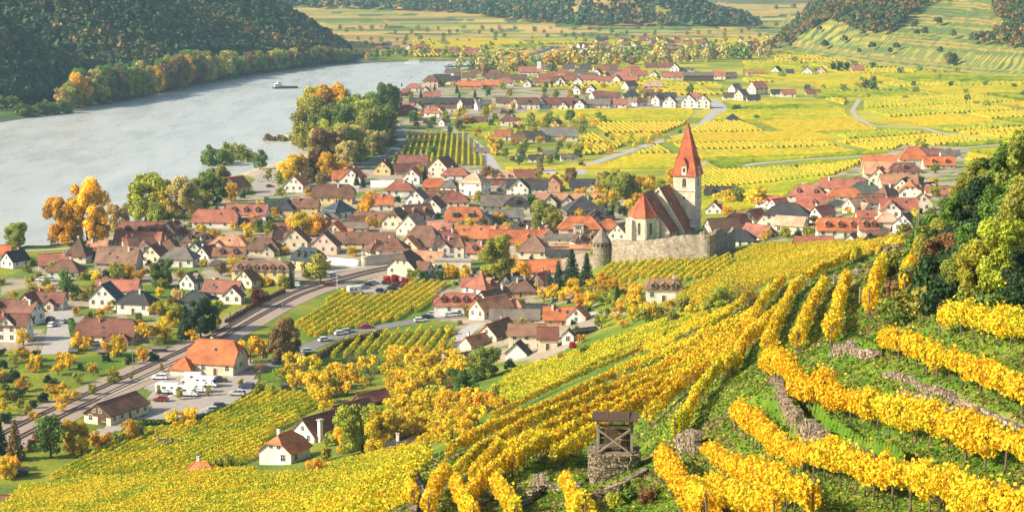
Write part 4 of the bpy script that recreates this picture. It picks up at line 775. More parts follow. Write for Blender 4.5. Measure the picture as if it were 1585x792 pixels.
scatter([(310,352),(470,340),(530,350),(450,378),(300,372)],16,[('fruit','Y',12,20,1.1),('bush','M',10,16,1.1),('bush','L',8,14,1.1)],15,'garden trees behind the schoolhouse',8)
scatter([(885,312),(1050,280),(1056,318),(1000,326),(900,330)],26,[('round','Y',18,28,1.1),('round','O',18,28,1.1),('round','L',18,26,1.1)],14,'autumn trees between the church and the plain',9)
scatter([(890,218),(1040,208),(1030,222),(940,238),(890,240)],16,[('bush','Y',8,14,1.2),('bush','O',8,14,1.2),('bush','L',8,12,1.2)],13,'',10,'low orange and yellow shrubs beside the valley road')
scatter([(640,180),(760,172),(900,185),(905,260),(780,262),(750,215),(640,205)],60,[('round','L',12,22,1.1),('round','M',12,22,1.1),('fruit','Y',10,18,1.1),('fruit','O',10,18,1.1),('round','G',12,22,1.1),('bush','B',8,12,1.1)],12,'garden trees around the lane village',11)
scatter([(800,192),(930,186),(950,196),(800,206)],22,[('bush','M',10,16,1.3),('bush','G',10,16,1.3),('bush','O',8,14,1.3)],9,'',12,'bushy hedgerow behind the long grey barn')
scatter([(615,130),(700,118),(860,128),(1080,140),(1090,165),(800,172),(620,190)],52,[('round','M',8,16,1.1),('round','G',8,16,1.1),('round','O',8,14,1.1),('round','L',8,14,1.1),('conifer','D',10,16,1.0)],12,'trees among the houses of the far upper village',13)
scatter([(700,106),(745,98),(835,100),(860,92),(1190,80),(1190,90),(900,110),(800,116),(740,122)],110,[('round','O',14,24,1.1),('round','P',14,26,1.0),('round','M',14,24,1.0),('tall','P',16,26,1.0),('tall','G',14,24,1.0),('round','B',12,22,1.0)],9,'',14,'belt of hazy orange and green trees before the far town')
scatter([(560,92),(650,88),(680,93),(760,88),(760,80),(640,80),(560,84)],24,[('round','M',8,14,1.1),('round','G',8,14,1.1),('round','O',8,12,1.1)],9,'',15,'trees around the far riverside hamlet')
scatter([(470,45),(1180,45),(1180,75),(700,88),(470,85)],150,[('round','M',5,9,1.2),('round','G',5,9,1.2),('round','B',5,8,1.2)],12,'',16,'scattered trees and hedges on the far plain')
scatter([(1200,90),(1440,110),(1585,120),(1585,170),(1400,160),(1200,140)],30,[('bush','G',6,12,1.3),('bush','M',6,12,1.3),('round','D',8,12,1.1)],16,'',17,'scattered bushes at the foot of the terraced hill')
for a in [(1052,206,7,'bush','G'),(938,212,8,'bush','G'),(1172,186,10,'bush','G'),(1140,172,12,'bush','G',1.5),(1230,262,10,'tall','O'),(1340,138,18,'bush','M'),(1350,140,16,'bush','G'),(1476,102,20,'round','D'),(1468,100,22,'round','M'),(1310,110,14,'round','D'),(1300,112,16,'round','D'),(1290,110,14,'round','D')]: T(*a)
# trees along the far bank, foot of the wood
for i,x in enumerate(list(range(96,545,9))):
    y=np.interp(x,[p[0] for p in BL],[p[1] for p in BL])-3.5; h=np.interp(x,[90,200,300,420,545],[42,50,42,32,20])*rt.uniform(.8,1.15)
    c=rt.choice('BOB') if 225<x<300 or 108<x<130 else rt.choice('MGPBML'); T(x,y,h,'round',c,1.0,group='trees along the far river bank')
    if x<330 and i%2: T(x+3,y-4,h*1.05,'round',rt.choice('GMM'),1.0,group='trees along the far river bank')
for x in range(0,110,16): T(x,178 if x>30 else 172,rt.uniform(18,28),'bush','G',1.2,group='shrubs behind the far meadow')
print('trees',NT[0])
# ------------------------------------------------------------------ houses
RC={'O':((.49,.155,.06),'bright orange'),'o':((.50,.23,.12),'orange'),'R':((.35,.13,.085),'red'),'r':((.20,.085,.06),'dark red'),'B':((.16,.085,.055),'brown'),'b':((.24,.13,.08),'tan brown'),'D':((.055,.05,.05),'black'),'S':((.05,.065,.075),'slate'),'G':((.17,.145,.12),'grey'),'P':((.52,.32,.21),'pinkish'),'N':((.07,.09,.07),'dark green')}
WC={'w':((.76,.725,.655),'white'),'c':((.72,.62,.45),'cream'),'y':((.74,.55,.24),'yellow'),'p':((.72,.50,.40),'pink'),'g':((.60,.68,.48),'pale green'),'s':((.42,.36,.27),'stone'),'o':((.78,.42,.14),'orange'),'k':((.12,.08,.05),'dark timber'),'b':((.55,.30,.18),'brick'),'v':((.30,.10,.10),'maroon')}
TN={'g':'gabled','h':'hip-roofed','k':'half-hipped','p':'pyramid-roofed','m':'mansard','f':'flat-roofed','d':'low-pitched'}
def winmesh(shutter=False):
    m=MB(); w,h=1.15,1.5  # local: x across, z up, y = outwards (-y faces out)
    for c,d in (((0,-.03,h/2+.0),(w+.2,.06,.1)),((0,-.03,-h/2),(w+.3,.1,.1)),((-w/2-.03,-.03,0),(.1,.06,h+.1)),((w/2+.03,-.03,0),(.1,.06,h+.1)),((0,-.025,0),(.06,.05,h)),((0,-.025,.15),(w,.05,.05))): m.box(c,d,0)
    m.box((0,.0,0),(w,.02,h),1)
    if shutter:
        for s in(-1,1): m.box((s*(w/2+.36),-.03,0),(.5,.05,h+.05),2)
    return m.mesh('window',[M['frame'],M['glass'],M['green']])
WIN=winmesh(); WINS=winmesh(True)
def doormesh():
    m=MB(); m.box((0,0,1.05),(1.0,.06,2.1),0); m.box((0,-.02,2.15),(1.2,.1,.12),1); m.box((-.56,-.02,1.05),(.12,.1,2.1),1); m.box((.56,-.02,1.05),(.12,.1,2.1),1); return m.mesh('door',[M['darkframe'],M['frame']])
DOOR=doormesh()
def chimesh():
    m=MB(); m.box((0,0,.6),(.62,.62,2.4),0); m.box((0,0,1.85),(.78,.78,.16),0); m.box((0,0,2.0),(.4,.4,.18),1); return m.mesh('chimney',[M['wall'],M['black']])
CHIM=chimesh()
def skymesh():
    m=MB(); m.box((0,0,.08),(.8,1.1,.1),0); m.box((0,0,.14),(.66,.95,.03),1); return m.mesh('skylight',[M['metal'],M['glass']])
SKYL=skymesh()
def roofgeo(m,t,L,W,H,o,pt,mi=0,th=.22):
    """top surfaces of the roof as thick slabs; returns (rise, gable apex function)"""
    a=L/2+(o if t!='g' else o*.8); b=W/2+o; rise=(W/2)*pt; ze=H-o*pt; zr=H+rise
    if t in('g','d'):
        for s in(-1,1): m.solid([(-a,s*b,ze),(-a,0,zr),(a,0,zr),(a,s*b,ze)][::s],th,mi)
        m.box((0,0,zr+.03),(2*a,.3,.16),mi)
    elif t in('h','p'):
        r=max(0.05,a-b*(1.0 if t=='h' else 10)); r=min(r,a)
        if t=='p': r=.05
        e=[(-a,-b,ze),(a,-b,ze),(a,b,ze),(-a,b,ze)]; t0,t1=(-r,0,zr),(r,0,zr)
        V=e+[t0,t1]+[(p[0],p[1],p[2]-th) for p in e]; F=[(0,1,5,4),(1,2,5),(2,3,4,5),(3,0,4),(6,7,1,0),(7,8,2,1),(8,9,3,2),(9,6,0,3),(9,8,7,6)]; m.add(V,F,mi)
        for p,q in((t0,t1),(e[0],t0),(e[3],t0),(e[1],t1),(e[2],t1)):
            m.tube((p[0],p[1],p[2]+.02),(q[0],q[1],q[2]+.02),.13,.13,5,mi)
    elif t=='k':
        k=.45; zk=ze+(zr-ze)*(1-k); r=a-b*k*.9
        e=[(-a,-b,ze),(a,-b,ze),(a,b,ze),(-a,b,ze)]; g=[(-a,-b*k,zk),(a,-b*k,zk),(a,b*k,zk),(-a,b*k,zk)]; T0,T1=(-r,0,zr),(r,0,zr)
        m.solid([e[0],e[1],g[1],T1,T0,g[0]],th,mi); m.solid([e[2],e[3],g[3],T0,T1,g[2]],th,mi); m.solid([g[3],g[0],T0],th*.9,mi); m.solid([g[1],g[2],T1],th*.9,mi); m.box((0,0,zr+.03),(2*r,.3,.16),mi)
    elif t=='m':
        z1=H+W*.26; b1=b-W*.16; a1=a-W*.16; z2=z1+W*.12; r=max(.1,a1-b1)
        e=[(-a,-b,H-.1),(a,-b,H-.1),(a,b,H-.1),(-a,b,H-.1)]; g=[(-a1,-b1,z1),(a1,-b1,z1),(a1,b1,z1),(-a1,b1,z1)]; V=e+g+[(-r,0,z2),(r,0,z2)]+[(p[0],p[1],p[2]-th) for p in e]
        m.add(V,[(0,1,5,4),(1,2,6,5),(2,3,7,6),(3,0,4,7),(4,5,9,8),(5,6,9),(6,7,8,9),(7,4,8),(13,12,11,10),(10,11,1,0),(11,12,2,1),(12,13,3,2),(13,10,0,3)],mi); return W*.38
    elif t=='f': m.box((0,0,H+.12),(L+.5,W+.5,.3),mi); return .3
    return rise
def wallgeo(t,L,W,H,pt,base=-2.0):
    m=MB(); m.box((0,0,(H+base)/2),(L,W,H-base),0); rise=W/2*pt
    if t in('g','d'):
        y=W/2-.02; V=[(-L/2,-y,H),(-L/2,y,H),(-L/2,0,H+rise-.1),(L/2,-y,H),(L/2,y,H),(L/2,0,H+rise-.1)]; m.add(V,[(1,0,2),(3,4,5),(0,3,5,2),(4,1,2,5)],0)
    elif t=='k':
        k=.45; zt=H+rise*(1-k)-.25; y=W/2-.02; y2=W/2*k; V=[]
        for sx in(-L/2,L/2): V+=[(sx,-y,H),(sx,y,H),(sx,y2,zt),(sx,-y2,zt)]
        m.add(V,[(1,0,3,2),(4,5,6,7),(0,4,7,3),(5,1,2,6),(3,7,6,2)],0)
    return m
def dormer(L=1.5,D=2.2,H=1.3,gable=True,flatc=False):
    m=MB(); m.box((0,0,H/2),(L,D,H),0); 
    if gable:
        for s in(-1,1): m.solid([(s*(L/2+.25),-D/2-.25,H-.12),(0,-D/2-.25,H+L*.42),(0,D/2,H+L*.42),(s*(L/2+.25),D/2,H-.12)][::-s],.12,1)
        m.add([(-L/2,-D/2,H),(L/2,-D/2,H),(0,-D/2,H+L*.36)],[(0,1,2)],0)
    else: m.box((0,-.1,H+.08),(L+.4,D+.4,.16),1)
    m.box((0,-D/2-.02,H*.52),(L*.62,.05,H*.66),2); m.box((0,-D/2-.04,H*.52),(.06,.05,H*.66),0); return m
FOOT=[]
HN=[0]; rh=random.Random(5)
def house(px,py,L,W,H,yaw,t='g',rc='R',wc='w',pt=None,ch=1,dm=0,win=1,name='house',label=None,desc=None,wings=(),jr=True,over=.5,dmgreen=False,group=None,shut=False,arch=0,sky=0,cat='house',noreg=False):
    ya=math.radians(yaw); dep=W*abs(math.cos(ya))+L*abs(math.sin(ya)); x,y,z=G(px,py-dep*.5*.165)
    s=spx((x,y,z)); L/=s;W/=s;H/=s; HN[0]+=1
    if pt is None: pt={'g':.95,'h':.85,'k':.95,'p':.95,'d':.45,'m':1,'f':0}[t]
    FOOT.append((x,y,max(L,W)*.5,min(L,W)*.5,ya if L>=W else ya+PI/2))
    # walls face the camera's side of the place: base height is the lowest corner
    root=link(name,None,None,(x,y,z),ya)
    wcol=WC[wc][0]; j=rh.uniform(.93,1.07); wcol=tuple(min(.88,c*j) for c in wcol); rcol=RC[rc][0]; j=rh.uniform(.85,1.2); k=rh.uniform(-.06,.06); rcol=(rcol[0]*j*(1+k),rcol[1]*j*(1-k),rcol[2]*j*(1-k*2))
    vols=[(0,0,L,W,H,0,t,pt)]
    for wgs in wings: # (dx,dy,L,W,H px, rot, type[, roofcol])
        vols.append((wgs[0]/s,wgs[1]/s,wgs[2]/s,wgs[3]/s,wgs[4]/s,wgs[5],wgs[6],wgs[7] if len(wgs)>7 else pt))
    if not wings and label is None and s>3 and t in('g','h','k') and L>9 and H>2.2 and rh.random()<.5:
        sx=rh.choice((-.24,.22,.05)); wl=W*rh.uniform(.5,.8); vols.append((sx*L,-W*.5,wl,min(L*.42,W*.6),H*rh.uniform(.75,.95),90,'g',.9))
    if label is None and s>3 and dm==0 and t in('g','h','k') and W*pt>5 and rh.random()<.3: dm=rh.choice((1,2)) if L>9 else 1
    if label is None and s>3 and sky==0 and rh.random()<.4 and win: sky=1
    for vi,(dx,dy,l,w,h,rot,tt,p) in enumerate(vols):
        ra=math.radians(rot); m=wallgeo(tt,l,w,h,p); o=m.build('wall',M['wall'],root,(dx,dy,0),ra,wcol)
        r=MB(); rise=roofgeo(r,tt,l,w,h,over if w>5 else .3,p); ro=r.build('roof',M['roof'] if tt!='f' else M['concrete'],root,(dx,dy,0),ra,rcol)
        if win:
            nf=max(1,int(round(h/2.9))); big=1.0 if s>3 else 1.15
            for (fx,fy,fn,ln) in ((0,-w/2,0,l),(0,w/2,PI,l),(-l/2,0,-PI/2,w),(l/2,0,PI/2,w)):
                # outward normal in world
                nx,ny={0:(0,-1),PI:(0,1),-PI/2:(-1,0),PI/2:(1,0)}[fn]; an=ya+ra; wx,wy=nx*math.cos(an)-ny*math.sin(an),nx*math.sin(an)+ny*math.cos(an)
                if wx*(-x)+wy*(-y)<-.15*y: continue
                nc=max(1,int(ln/(3.1 if s>3 else 4.2))); 
                for f in range(nf):
                    zc=(f+.56)*h/nf+.1
                    if h<2.4: zc=h*.55
                    for c in range(nc):
                        if rh.random()<.1: continue
                        q=-ln/2+(c+.5)*ln/nc; lx,ly=(fx+q,fy) if fn in(0,PI) else (fx,fy+q)
                        sc_=big*min(1,h/nf/2.6)
                        if arch and f==0 and fn==0: continue
                        if f==0 and c==nc//2 and h>2.3 and fn==0 and vi==0:
                            o=link('door',DOOR,root,(dx+lx*math.cos(ra)-(ly-.03)*math.sin(ra),dy+lx*math.sin(ra)+(ly-.03)*math.cos(ra),0.0),ra+fn); continue
                        off=.012; lx2,ly2=lx+nx*off,ly+ny*off
                        o=link('window',WINS if shut else WIN,root,(dx+lx2*math.cos(ra)-ly2*math.sin(ra),dy+lx2*math.sin(ra)+ly2*math.cos(ra),zc),ra+fn); o.scale=(sc_,1,sc_)
                if tt in('g','k') and fn in(-PI/2,PI/2) and w*p>5:  # attic windows in the gable
                    for q in ((-w*.12,w*.12) if w>7 else (0,)):
                        lx2,ly2=fx+nx*.012,q; o=link('window',WIN,root,(dx+lx2*math.cos(ra)-ly2*math.sin(ra),dy+lx2*math.sin(ra)+ly2*math.cos(ra),h+w*p*.16),ra+fn); o.scale=(.8,1,.8)
        if vi==0:
            zr=h+w/2*p
            for c in range(ch):
                q=(-.28 if c==0 else .27)*l*(1 if rh.random()<.6 else -1); oy=rh.choice((-.12,.1))*w
                if tt=='m': zz=h+w*.3
                elif tt=='f': zz=h
                else: zz=zr-abs(oy)*p
                if tt in('h','p','k'): q*=.45
                o=link('chimney',CHIM,ro,(q,oy,zz-.35),0,rh.choice([(.75,.72,.66),(.5,.25,.16),(.7,.66,.6)]))
            for c in range(sky):
                yy=-w*rh.uniform(.15,.35); o=link('skylight',SKYL,ro,(rh.uniform(-.35,.35)*l,yy,h+(w/2+yy)*p+.02)); o.rotation_euler=(math.atan(p),0,0)
            for c in range(dm):
                q=-l/2+(c+.5)*l/dm; q*=.86; yy=-w*.34; D=dormer(gable=not dmgreen,L=1.6 if not dmgreen else 2.6)
                zz=h+(w/2+yy)*p if tt!='m' else h+w*.05
                if tt=='m': yy=-w*.45
                o=link('dormer',D.mesh('dormer',[M['wall'] if not dmgreen else M['green'],M['roof'],M['glass']]),root,(q,yy,zz-.15),0,wcol if not dmgreen else (.1,.2,.12)); 
                o.color=(wcol[0],wcol[1],wcol[2],1) if dm and not dmgreen else (.1,.2,.12,1)
                if dm and not dmgreen: o.color=(rcol[0]*.8+.1,rcol[1]*.8+.08,rcol[2]*.8+.06,1)
            for c in range(arch):
                q=-l/2+(c+.5)*l/arch; a=MB(); 
                pts=[(-1,0),(1,0),(1,1.5)]+[(math.cos(t_),1.5+math.sin(t_)*.9) for t_ in np.linspace(0.2,PI-.2,7)]+[(-1,1.5)]
                a.add([(p_[0],-.03,p_[1]) for p_ in pts]+[(p_[0],.05,p_[1]) for p_ in pts],[tuple(range(len(pts)))],0); o=a.build('archway',M['glass'],root,(q,-w/2,0.1))
    if label: tag(root,label,cat,group)
    else:
        d=desc or (RC[rc][1]+' '+TN[t]+' '+WC[wc][1]+' '+cat) if t!='f' else (desc or 'flat-roofed '+WC[wc][1]+' '+cat)
        want(root,d,cat,px,py,group)
    return root
def HT(txt,group):
    for ln in txt.strip().split('\n'):
        ln=ln.strip()
        if not ln or ln[0]=='#': continue
        a,_,lb=ln.partition('|'); f=a.split(); kw={}
        for q in f[8:]:
            k,v=q.split('='); kw[k]=float(v) if k=='pt' else int(v)
        house(float(f[0]),float(f[1]),float(f[2]),float(f[3]),float(f[4]),float(f[5]),f[6],f[7][0],f[7][1],group=group,label=(lb.strip() or None),**kw)
# px py length width wallheight yaw type roof+wall
HT("""
-2 402 40 24 10 0 g Ow|bright orange roof cut off by the left edge beside the shore
24 416 34 28 12 55 g Dw|dark roofed half-timbered house with glazed gable near the left edge
86 418 50 30 9 15 g Rw|long red-roofed café house with a terrace of parked cars
103 432 50 34 13 -8 h Bg|pale green house under a dark brown hipped roof, facing the lawn
124 408 34 32 14 80 h Bc pt=1.5 dm=1|steep dark brown roof house with high attic windows near the shore
152 392 30 22 8 0 g ow|small orange-roofed house below the big waterside trees
150 404 44 26 6 -10 g Bs
185 424 64 40 18 -6 g bs pt=1.05 ch=2 sky=2|tall old stone storehouse with a mottled brown roof and bare stone gable
230 372 92 34 9 -5 k rw pt=1.0 dm=4 ch=1|long dark red riverside hall with a row of dormers
215 378 72 22 7 -4 g Ro ch=0|low red roof running along the front of the riverside hall
268 372 34 36 9 70 g rc
218 392 40 24 12 25 g Bw
206 392 30 24 12 20 g ow
240 410 34 34 14 75 g rc
262 398 40 36 12 85 h Bc
279 414 52 34 14 -10 h Gw ch=2|grey-brown hipped roof on a plain white house behind the gardens
308 382 50 26 9 -6 h Bc ch=1
306 402 32 24 16 80 g Gg|pale green house with a big gable and grey-brown roof
354 388 58 26 9 -3 h oc ch=1 sky=1
356 404 50 22 9 -4 g bc ch=1
322 404 30 26 9 60 g rw
183 456 66 28 8 -4 g Rw|plain pink-red roof on a long house behind the white slate-roofed pair
165 478 32 44 17 78 g Sw sky=2|white house with big gable and dark slate roof, left of the white pair
213 487 52 36 19 -12 h Dw|white two-storey house with a dark grey hipped roof, right of the white pair
168 531 92 44 14 -6 k rc ch=1 sky=1 pt=.95|big dark red half-hipped house with white walls and a low front wing
182 535 38 20 9 -6 h rc ch=0 win=0
52 482 46 30 13 70 g rc|dark brown roofed farmhouse with a white gable left of the garden
80 480 44 26 14 -5 g rc ch=0
40 504 46 34 20 -25 g rw pt=.9|red-brown roofed white house with a balcony beside the garden street
22 529 52 30 27 -6 g rw pt=1 ch=1|tall white house with two small gables at the left edge
14 529 20 32 25 84 g rw ch=0
0 490 40 30 12 0 g rv ch=1
346 468 58 30 17 -14 g Rw sky=2|pink-red roofed white house with a cross gable above the railway
362 471 16 30 14 76 g Rw ch=0
306 479 54 36 13 -8 h Dw ch=0 pt=.65|black-roofed low white house in front of the pink-roofed house
297 449 24 28 13 60 g Gw ch=0
388 446 36 30 13 62 g bc ch=0|brown-roofed cream gable house in front of the yellow hotel
""",'houses at the left of the village')
# hotel, station, barn and the others near the railway
house(408,443,90,36,24,-8,'m','b','y',ch=2,dm=6,arch=5,name='hotel',label='yellow arcaded hotel with a mansard roof and a row of dormers above the railway',cat='hotel')
HT("""
335 354 68 34 11 -4 k Rw pt=.95 ch=0 sky=1|orange-red half-hipped schoolhouse roof over white walls, beside the riverside trees
384 346 64 30 14 -8 g Rw ch=1 dm=3 pt=.9|red-roofed white schoolhouse wing with three gablets
380 352 46 18 5 -4 g rw ch=0 win=0
445 362 44 20 6 -4 g rw ch=0 win=0
366 303 34 30 12 60 g Ry ch=0|yellow riverside house with a red-brown gable roof and a balcony
350 300 30 26 12 -20 g Ry ch=0
459 299 32 30 12 80 g Ow|small white house with an orange half roof beside the road
446 338 46 24 14 85 h Dy ch=0
474 336 40 22 16 -6 g By ch=1 |yellow house with a long brown roof in the middle of the lower village
517 317 62 34 12 -5 k By pt=1 ch=1|broad dark brown roof over a low yellow front
526 340 38 32 12 40 p Sw|blue slate pyramid roof beside the yellow houses
504 345 44 28 8 -5 h Gc ch=0 pt=.5
430 334 36 26 12 10 g Nc ch=0
585 326 48 28 10 0 k Ow pt=.95 ch=1 sky=1|bright orange-roofed white house in the middle of the village
620 306 44 30 12 0 h Rw ch=1|white hipped house with a dark red roof and white ridges
672 300 32 22 11 0 k Oo ch=0|small bright orange house with orange walls
698 302 24 26 12 70 h Gc ch=0
548 288 34 30 11 78 g Ow|orange gabled white house left of the long white wall
532 286 34 24 9 0 g Ow
522 272 40 20 8 0 g rv
595 272 30 26 10 80 g Dy|yellow gabled house with a dark roof behind the white wall
640 268 46 28 12 -10 g rp ch=1
640 286 32 26 12 80 g Ow ch=0|orange gable over white walls at the end of the long white wall
630 272 44 22 6 20 g rp ch=0
686 276 36 34 14 65 g Bp ch=0 |brick-pink house with dark gable beside the lime field
705 280 42 22 9 -6 h Rw ch=1
735 304 38 34 20 -25 h Pw pt=.8|pale tall house with a pinkish roof and cream gable
776 288 44 28 12 0 m Pv ch=1 dm=3|pink mansard roof with three white dormers over dark walls
646 322 36 28 14 80 g Gw ch=0|white gable house with grey-brown roof behind the orange wall house
672 334 42 30 12 80 g rw ch=0|white gable house with red-brown roof and two attic windows
680 314 46 22 7 0 g rc ch=0
704 322 44 30 10 0 h rc ch=0
614 356 46 34 14 78 k Bc ch=1|cream gable house with a dark brown roof in the village centre
645 344 46 30 10 30 g Bc ch=2
580 349 62 22 8 -4 g bc ch=0 sky=2
553 350 30 18 6 0 g Bc ch=0
718 352 56 36 11 -3 k Oc pt=1 ch=0 dm=2 dmgreen=1 sky=2|big orange roof with two green dormers over cream walls
780 328 70 30 10 0 g Gc ch=0
776 345 66 20 10 -3 g Gc ch=0 |long grey-tiled house with a row of square windows
752 350 30 20 10 80 g Gc ch=0
800 330 40 26 12 0 h Dc ch=0
816 306 62 26 14 -4 g Dw ch=1 |white gabled house with a long dark roof and a red shrub
804 306 22 30 14 84 g bw ch=0
856 298 30 26 12 80 g ob ch=0|brick-gabled orange roof house behind the long hall
912 296 60 20 8 0 g Dc ch=0
882 322 108 26 9 -2 g oc ch=0 |long orange-roofed hall in front of the autumn trees
852 324 24 20 11 84 g Dc ch=0
880 325 24 20 11 84 g Dc ch=0
925 322 22 20 9 84 g Rw ch=0
902 336 58 44 9 10 p Dk ch=1 pt=.9|great black hipped barn roof left of the church
930 344 40 34 8 0 h Dk ch=0
958 320 40 20 7 0 f Gw ch=0|long flat white pavilion behind the green court
962 374 30 30 12 60 g Gc ch=0
848 274 24 16 10 0 f Pw ch=0 |small flat white box building by the yellow field
812 282 34 22 8 0 g rc ch=0
790 300 40 26 6 0 h Gc ch=0
""",'houses of the village centre')
house(898,366,66,34,13,-2,'h','O','p',ch=2,pt=.95,name='manor',label='pink manor with a curly gable and bright orange hipped roof left of the church',cat='manor',wings=[(-3,-17,16,6,17,0,'f'),(44,4,34,26,12,0,'h')],shut=True)
HT("""
565 386 92 30 10 -6 g Bc ch=2 sky=2|long dark brown roof running across the village centre
503 364 40 34 9 50 h Bc ch=1
540 360 60 30 7 -4 d Gc ch=0
520 368 34 30 8 80 g Oc ch=0
458 386 32 42 12 86 g Bc ch=0|cream gable house with a brown roof right of the hotel
504 394 30 42 14 82 g Bp ch=0|pink gable house with a brown roof right of the hotel
478 420 42 34 17 -30 k Sy dm=3 ch=1|yellow house with a dark slate half-hipped roof and dormers beside the hotel
408 396 56 36 10 -6 h Bc ch=0 sky=1
430 380 40 26 10 40 h Bc ch=0
608 399 46 34 13 -8 h Bc ch=1 sky=2|brown hip-roofed cream house above the arcaded wall
585 398 40 30 9 30 h Bc ch=1
640 366 28 44 10 60 g Pc ch=0 |old pale orange roof with a long dormer
656 390 44 46 10 -18 k Bc pt=1.15 ch=0|tall plain brown barn roof in the village centre
634 392 20 34 9 70 g oc ch=0
682 368 40 26 9 -20 g Rc ch=1
690 384 36 30 10 30 g Rw ch=1
612 404 40 24 6 0 g rc ch=0
660 412 60 26 8 -25 g oc ch=0
630 429 44 46 15 68 k Bg ch=0|pale green house with a brown half-hipped roof beside the bays
656 430 22 26 11 -30 g Bw ch=0
700 394 44 24 14 0 h rw ch=1
690 406 44 20 10 0 f Gc ch=0
702 420 56 22 16 -4 f Gc ch=0 arch=3|cream terrace building with arches and balconies beside the turret house
745 378 80 34 10 -4 g Oc ch=2 sky=3
800 384 84 34 10 2 g Oc ch=2
736 402 34 26 12 -10 g Rc ch=1
826 402 46 42 14 -8 p bc pt=1.05 ch=0|brown pyramid roof over plain cream walls behind the bright orange barn
806 376 40 26 8 40 g oc ch=1
836 432 62 34 13 -2 g Oc ch=0 pt=.85|bright orange barn roof over low cream walls beside the golden ball tree
862 402 34 22 8 0 g Ds ch=0
885 396 62 18 12 -2 d os ch=0 win=0|long low orange shed roof left of the wall turret
815 362 50 26 8 0 h Dc ch=2
866 376 70 22 7 -2 d Gc ch=0
905 384 40 24 10 20 h Bc ch=1
850 368 36 20 9 30 g Bc ch=2
924 380 30 22 8 60 g oc ch=0
""",'houses of the village centre')
house(712,412,15,15,32,-10,'p','b','c',ch=0,pt=1.7,name='turret_house',label='narrow cream stair turret with a steep brown pyramid roof in the village centre',cat='tower')
HT("""
712 489 78 32 19 -2 h Rw ch=0 dm=4 pt=.9 |white inn with a red hipped roof and four small dormers
746 462 34 46 16 50 h Rw ch=1
735 456 40 24 14 -4 g Rw ch=0
682 480 20 18 12 0 g rk ch=0 win=0
764 478 62 26 14 52 g bc ch=1 sky=1|long brown roof rising away behind the white inn
760 494 66 32 14 48 g oc ch=0|orange roof descending beside the lane, left part of the winery
790 482 44 22 8 -20 h oc ch=1
806 460 46 34 11 0 h Bb ch=2 |brown and slate roofs with white chimneys above the winery
792 448 30 28 9 50 g Dk ch=0
838 444 30 24 9 60 g Rk ch=1
800 448 30 20 9 -20 g Sc ch=1
872 504 60 30 12 -3 g Ob ch=1 sky=2 pt=1|bright orange roof with a brick chimney and two skylights, right part of the winery
894 500 30 30 11 78 g Ow ch=0
830 490 34 22 8 0 g Dk ch=0
797 504 76 30 12 -3 g Gc ch=0 pt=.8|long grey roof in the middle of the winery group
770 528 70 34 10 62 g bc ch=1 |long mottled brown roof descending toward the garden, left of the stone-walled winery
735 540 46 22 8 52 g oc ch=1
728 562 46 16 8 40 g Bw ch=0 win=0
816 542 56 32 26 -3 g bc ch=0 pt=.85|tall stone-walled winery building with a brown tiled roof facing the vines
848 542 30 30 20 -3 g rc ch=0
802 556 26 34 10 75 g Dw ch=0 win=0|small black-roofed gable hut against the winery wall
880 532 16 18 14 80 g Bw ch=0|tiny white gable with a round window right of the winery
905 520 40 12 8 30 d Dk ch=0 win=0
692 584 26 50 9 84 g Dw ch=1 pt=.9|little white garden house with two windows and a white chimney shaft
""",'houses of the winery group')
house(1027,468,54,36,21,-4,'m','b','w',ch=2,dm=3,name='villa',label='white villa with a brown mansard roof and tall chimneys standing in the vineyard',cat='villa')
HT("""
441 720 58 56 24 66 k Ow ch=1 pt=.8|white cottage with an orange half-hipped roof among the vines
504 684 104 46 16 54 g rw ch=0 pt=1|white farmhouse with a long dark brown roof climbing the slope
496 684 6 6 34 48 f rw ch=0 win=0
543 654 78 32 12 52 g rw ch=0|low dark brown roofed outbuilding above the farmhouse
574 632 60 26 10 48 g Rk ch=0 win=0
635 694 68 26 6 -6 d Dk ch=1 win=0 pt=.5|long low black roof half sunk among the vines
312 737 44 24 10 -10 h Ow ch=1 win=0|red roof tip with a chimney showing above the bottom left vines
296 737 16 14 3 0 g Dk ch=0 win=0
18 777 38 20 5 -4 d Bk ch=0 win=0|small brown shed roof at the bottom left edge
30 737 26 18 9 10 d Dk ch=0 win=0|dark timber shed under the trees at the lower left
262 692 30 16 8 0 d Nk ch=0 win=0|mossy dark garden hut below the station car park
162 548 18 10 5 0 d Gk ch=0 win=0
114 548 12 10 6 0 d Gk ch=0 win=0
247 545 22 10 7 0 d Gk ch=0 win=0
443 604 14 12 10 0 d Nk ch=0 win=0|small dark green shed in the orchard
650 660 26 12 5 0 d Gk ch=0 win=0
""",'cottages and sheds on the slope')
# station and barn
house(336,580,78,62,20,-14,'k','O','c',ch=1,pt=.95,dm=0,sky=1,name='station_building',label='orange-roofed railway station with cream walls beside the car park',cat='station',wings=[(-40,-34,32,30,13,0,'h')],group=None)
house(181,655,96,50,17,64,'g','B','c',ch=0,pt=.62,name='goods_barn',label='long cream goods barn with a brown roof and dark timber gable beside the tracks',cat='barn')
_b=bpy.data.objects['goods_barn']; _w=[c for c in _b.children if c.name.startswith('wall')][0].data; _xs=min(v.co.x for v in _w.vertices); _zt=max(v.co.z for v in _w.vertices); _yw=max(v.co.y for v in _w.vertices); _zh=[v.co.z for v in _w.vertices if abs(abs(v.co.y)-_yw)<.05 and v.co.z>0][0]
_m=MB(); _q=_yw+.02; _m.add([(_xs-.06,-_q,_zh*.72),(_xs-.06,_q,_zh*.72),(_xs-.06,_q,_zh),(_xs-.06,0,_zt),(_xs-.06,-_q,_zh)],[(0,1,2,3,4)[::-1]],0); _m.box((_xs-.05,-_yw*.35,1.35),(.08,2.6,2.7),0); _m.build('timber_gable',M['wood'],_b)
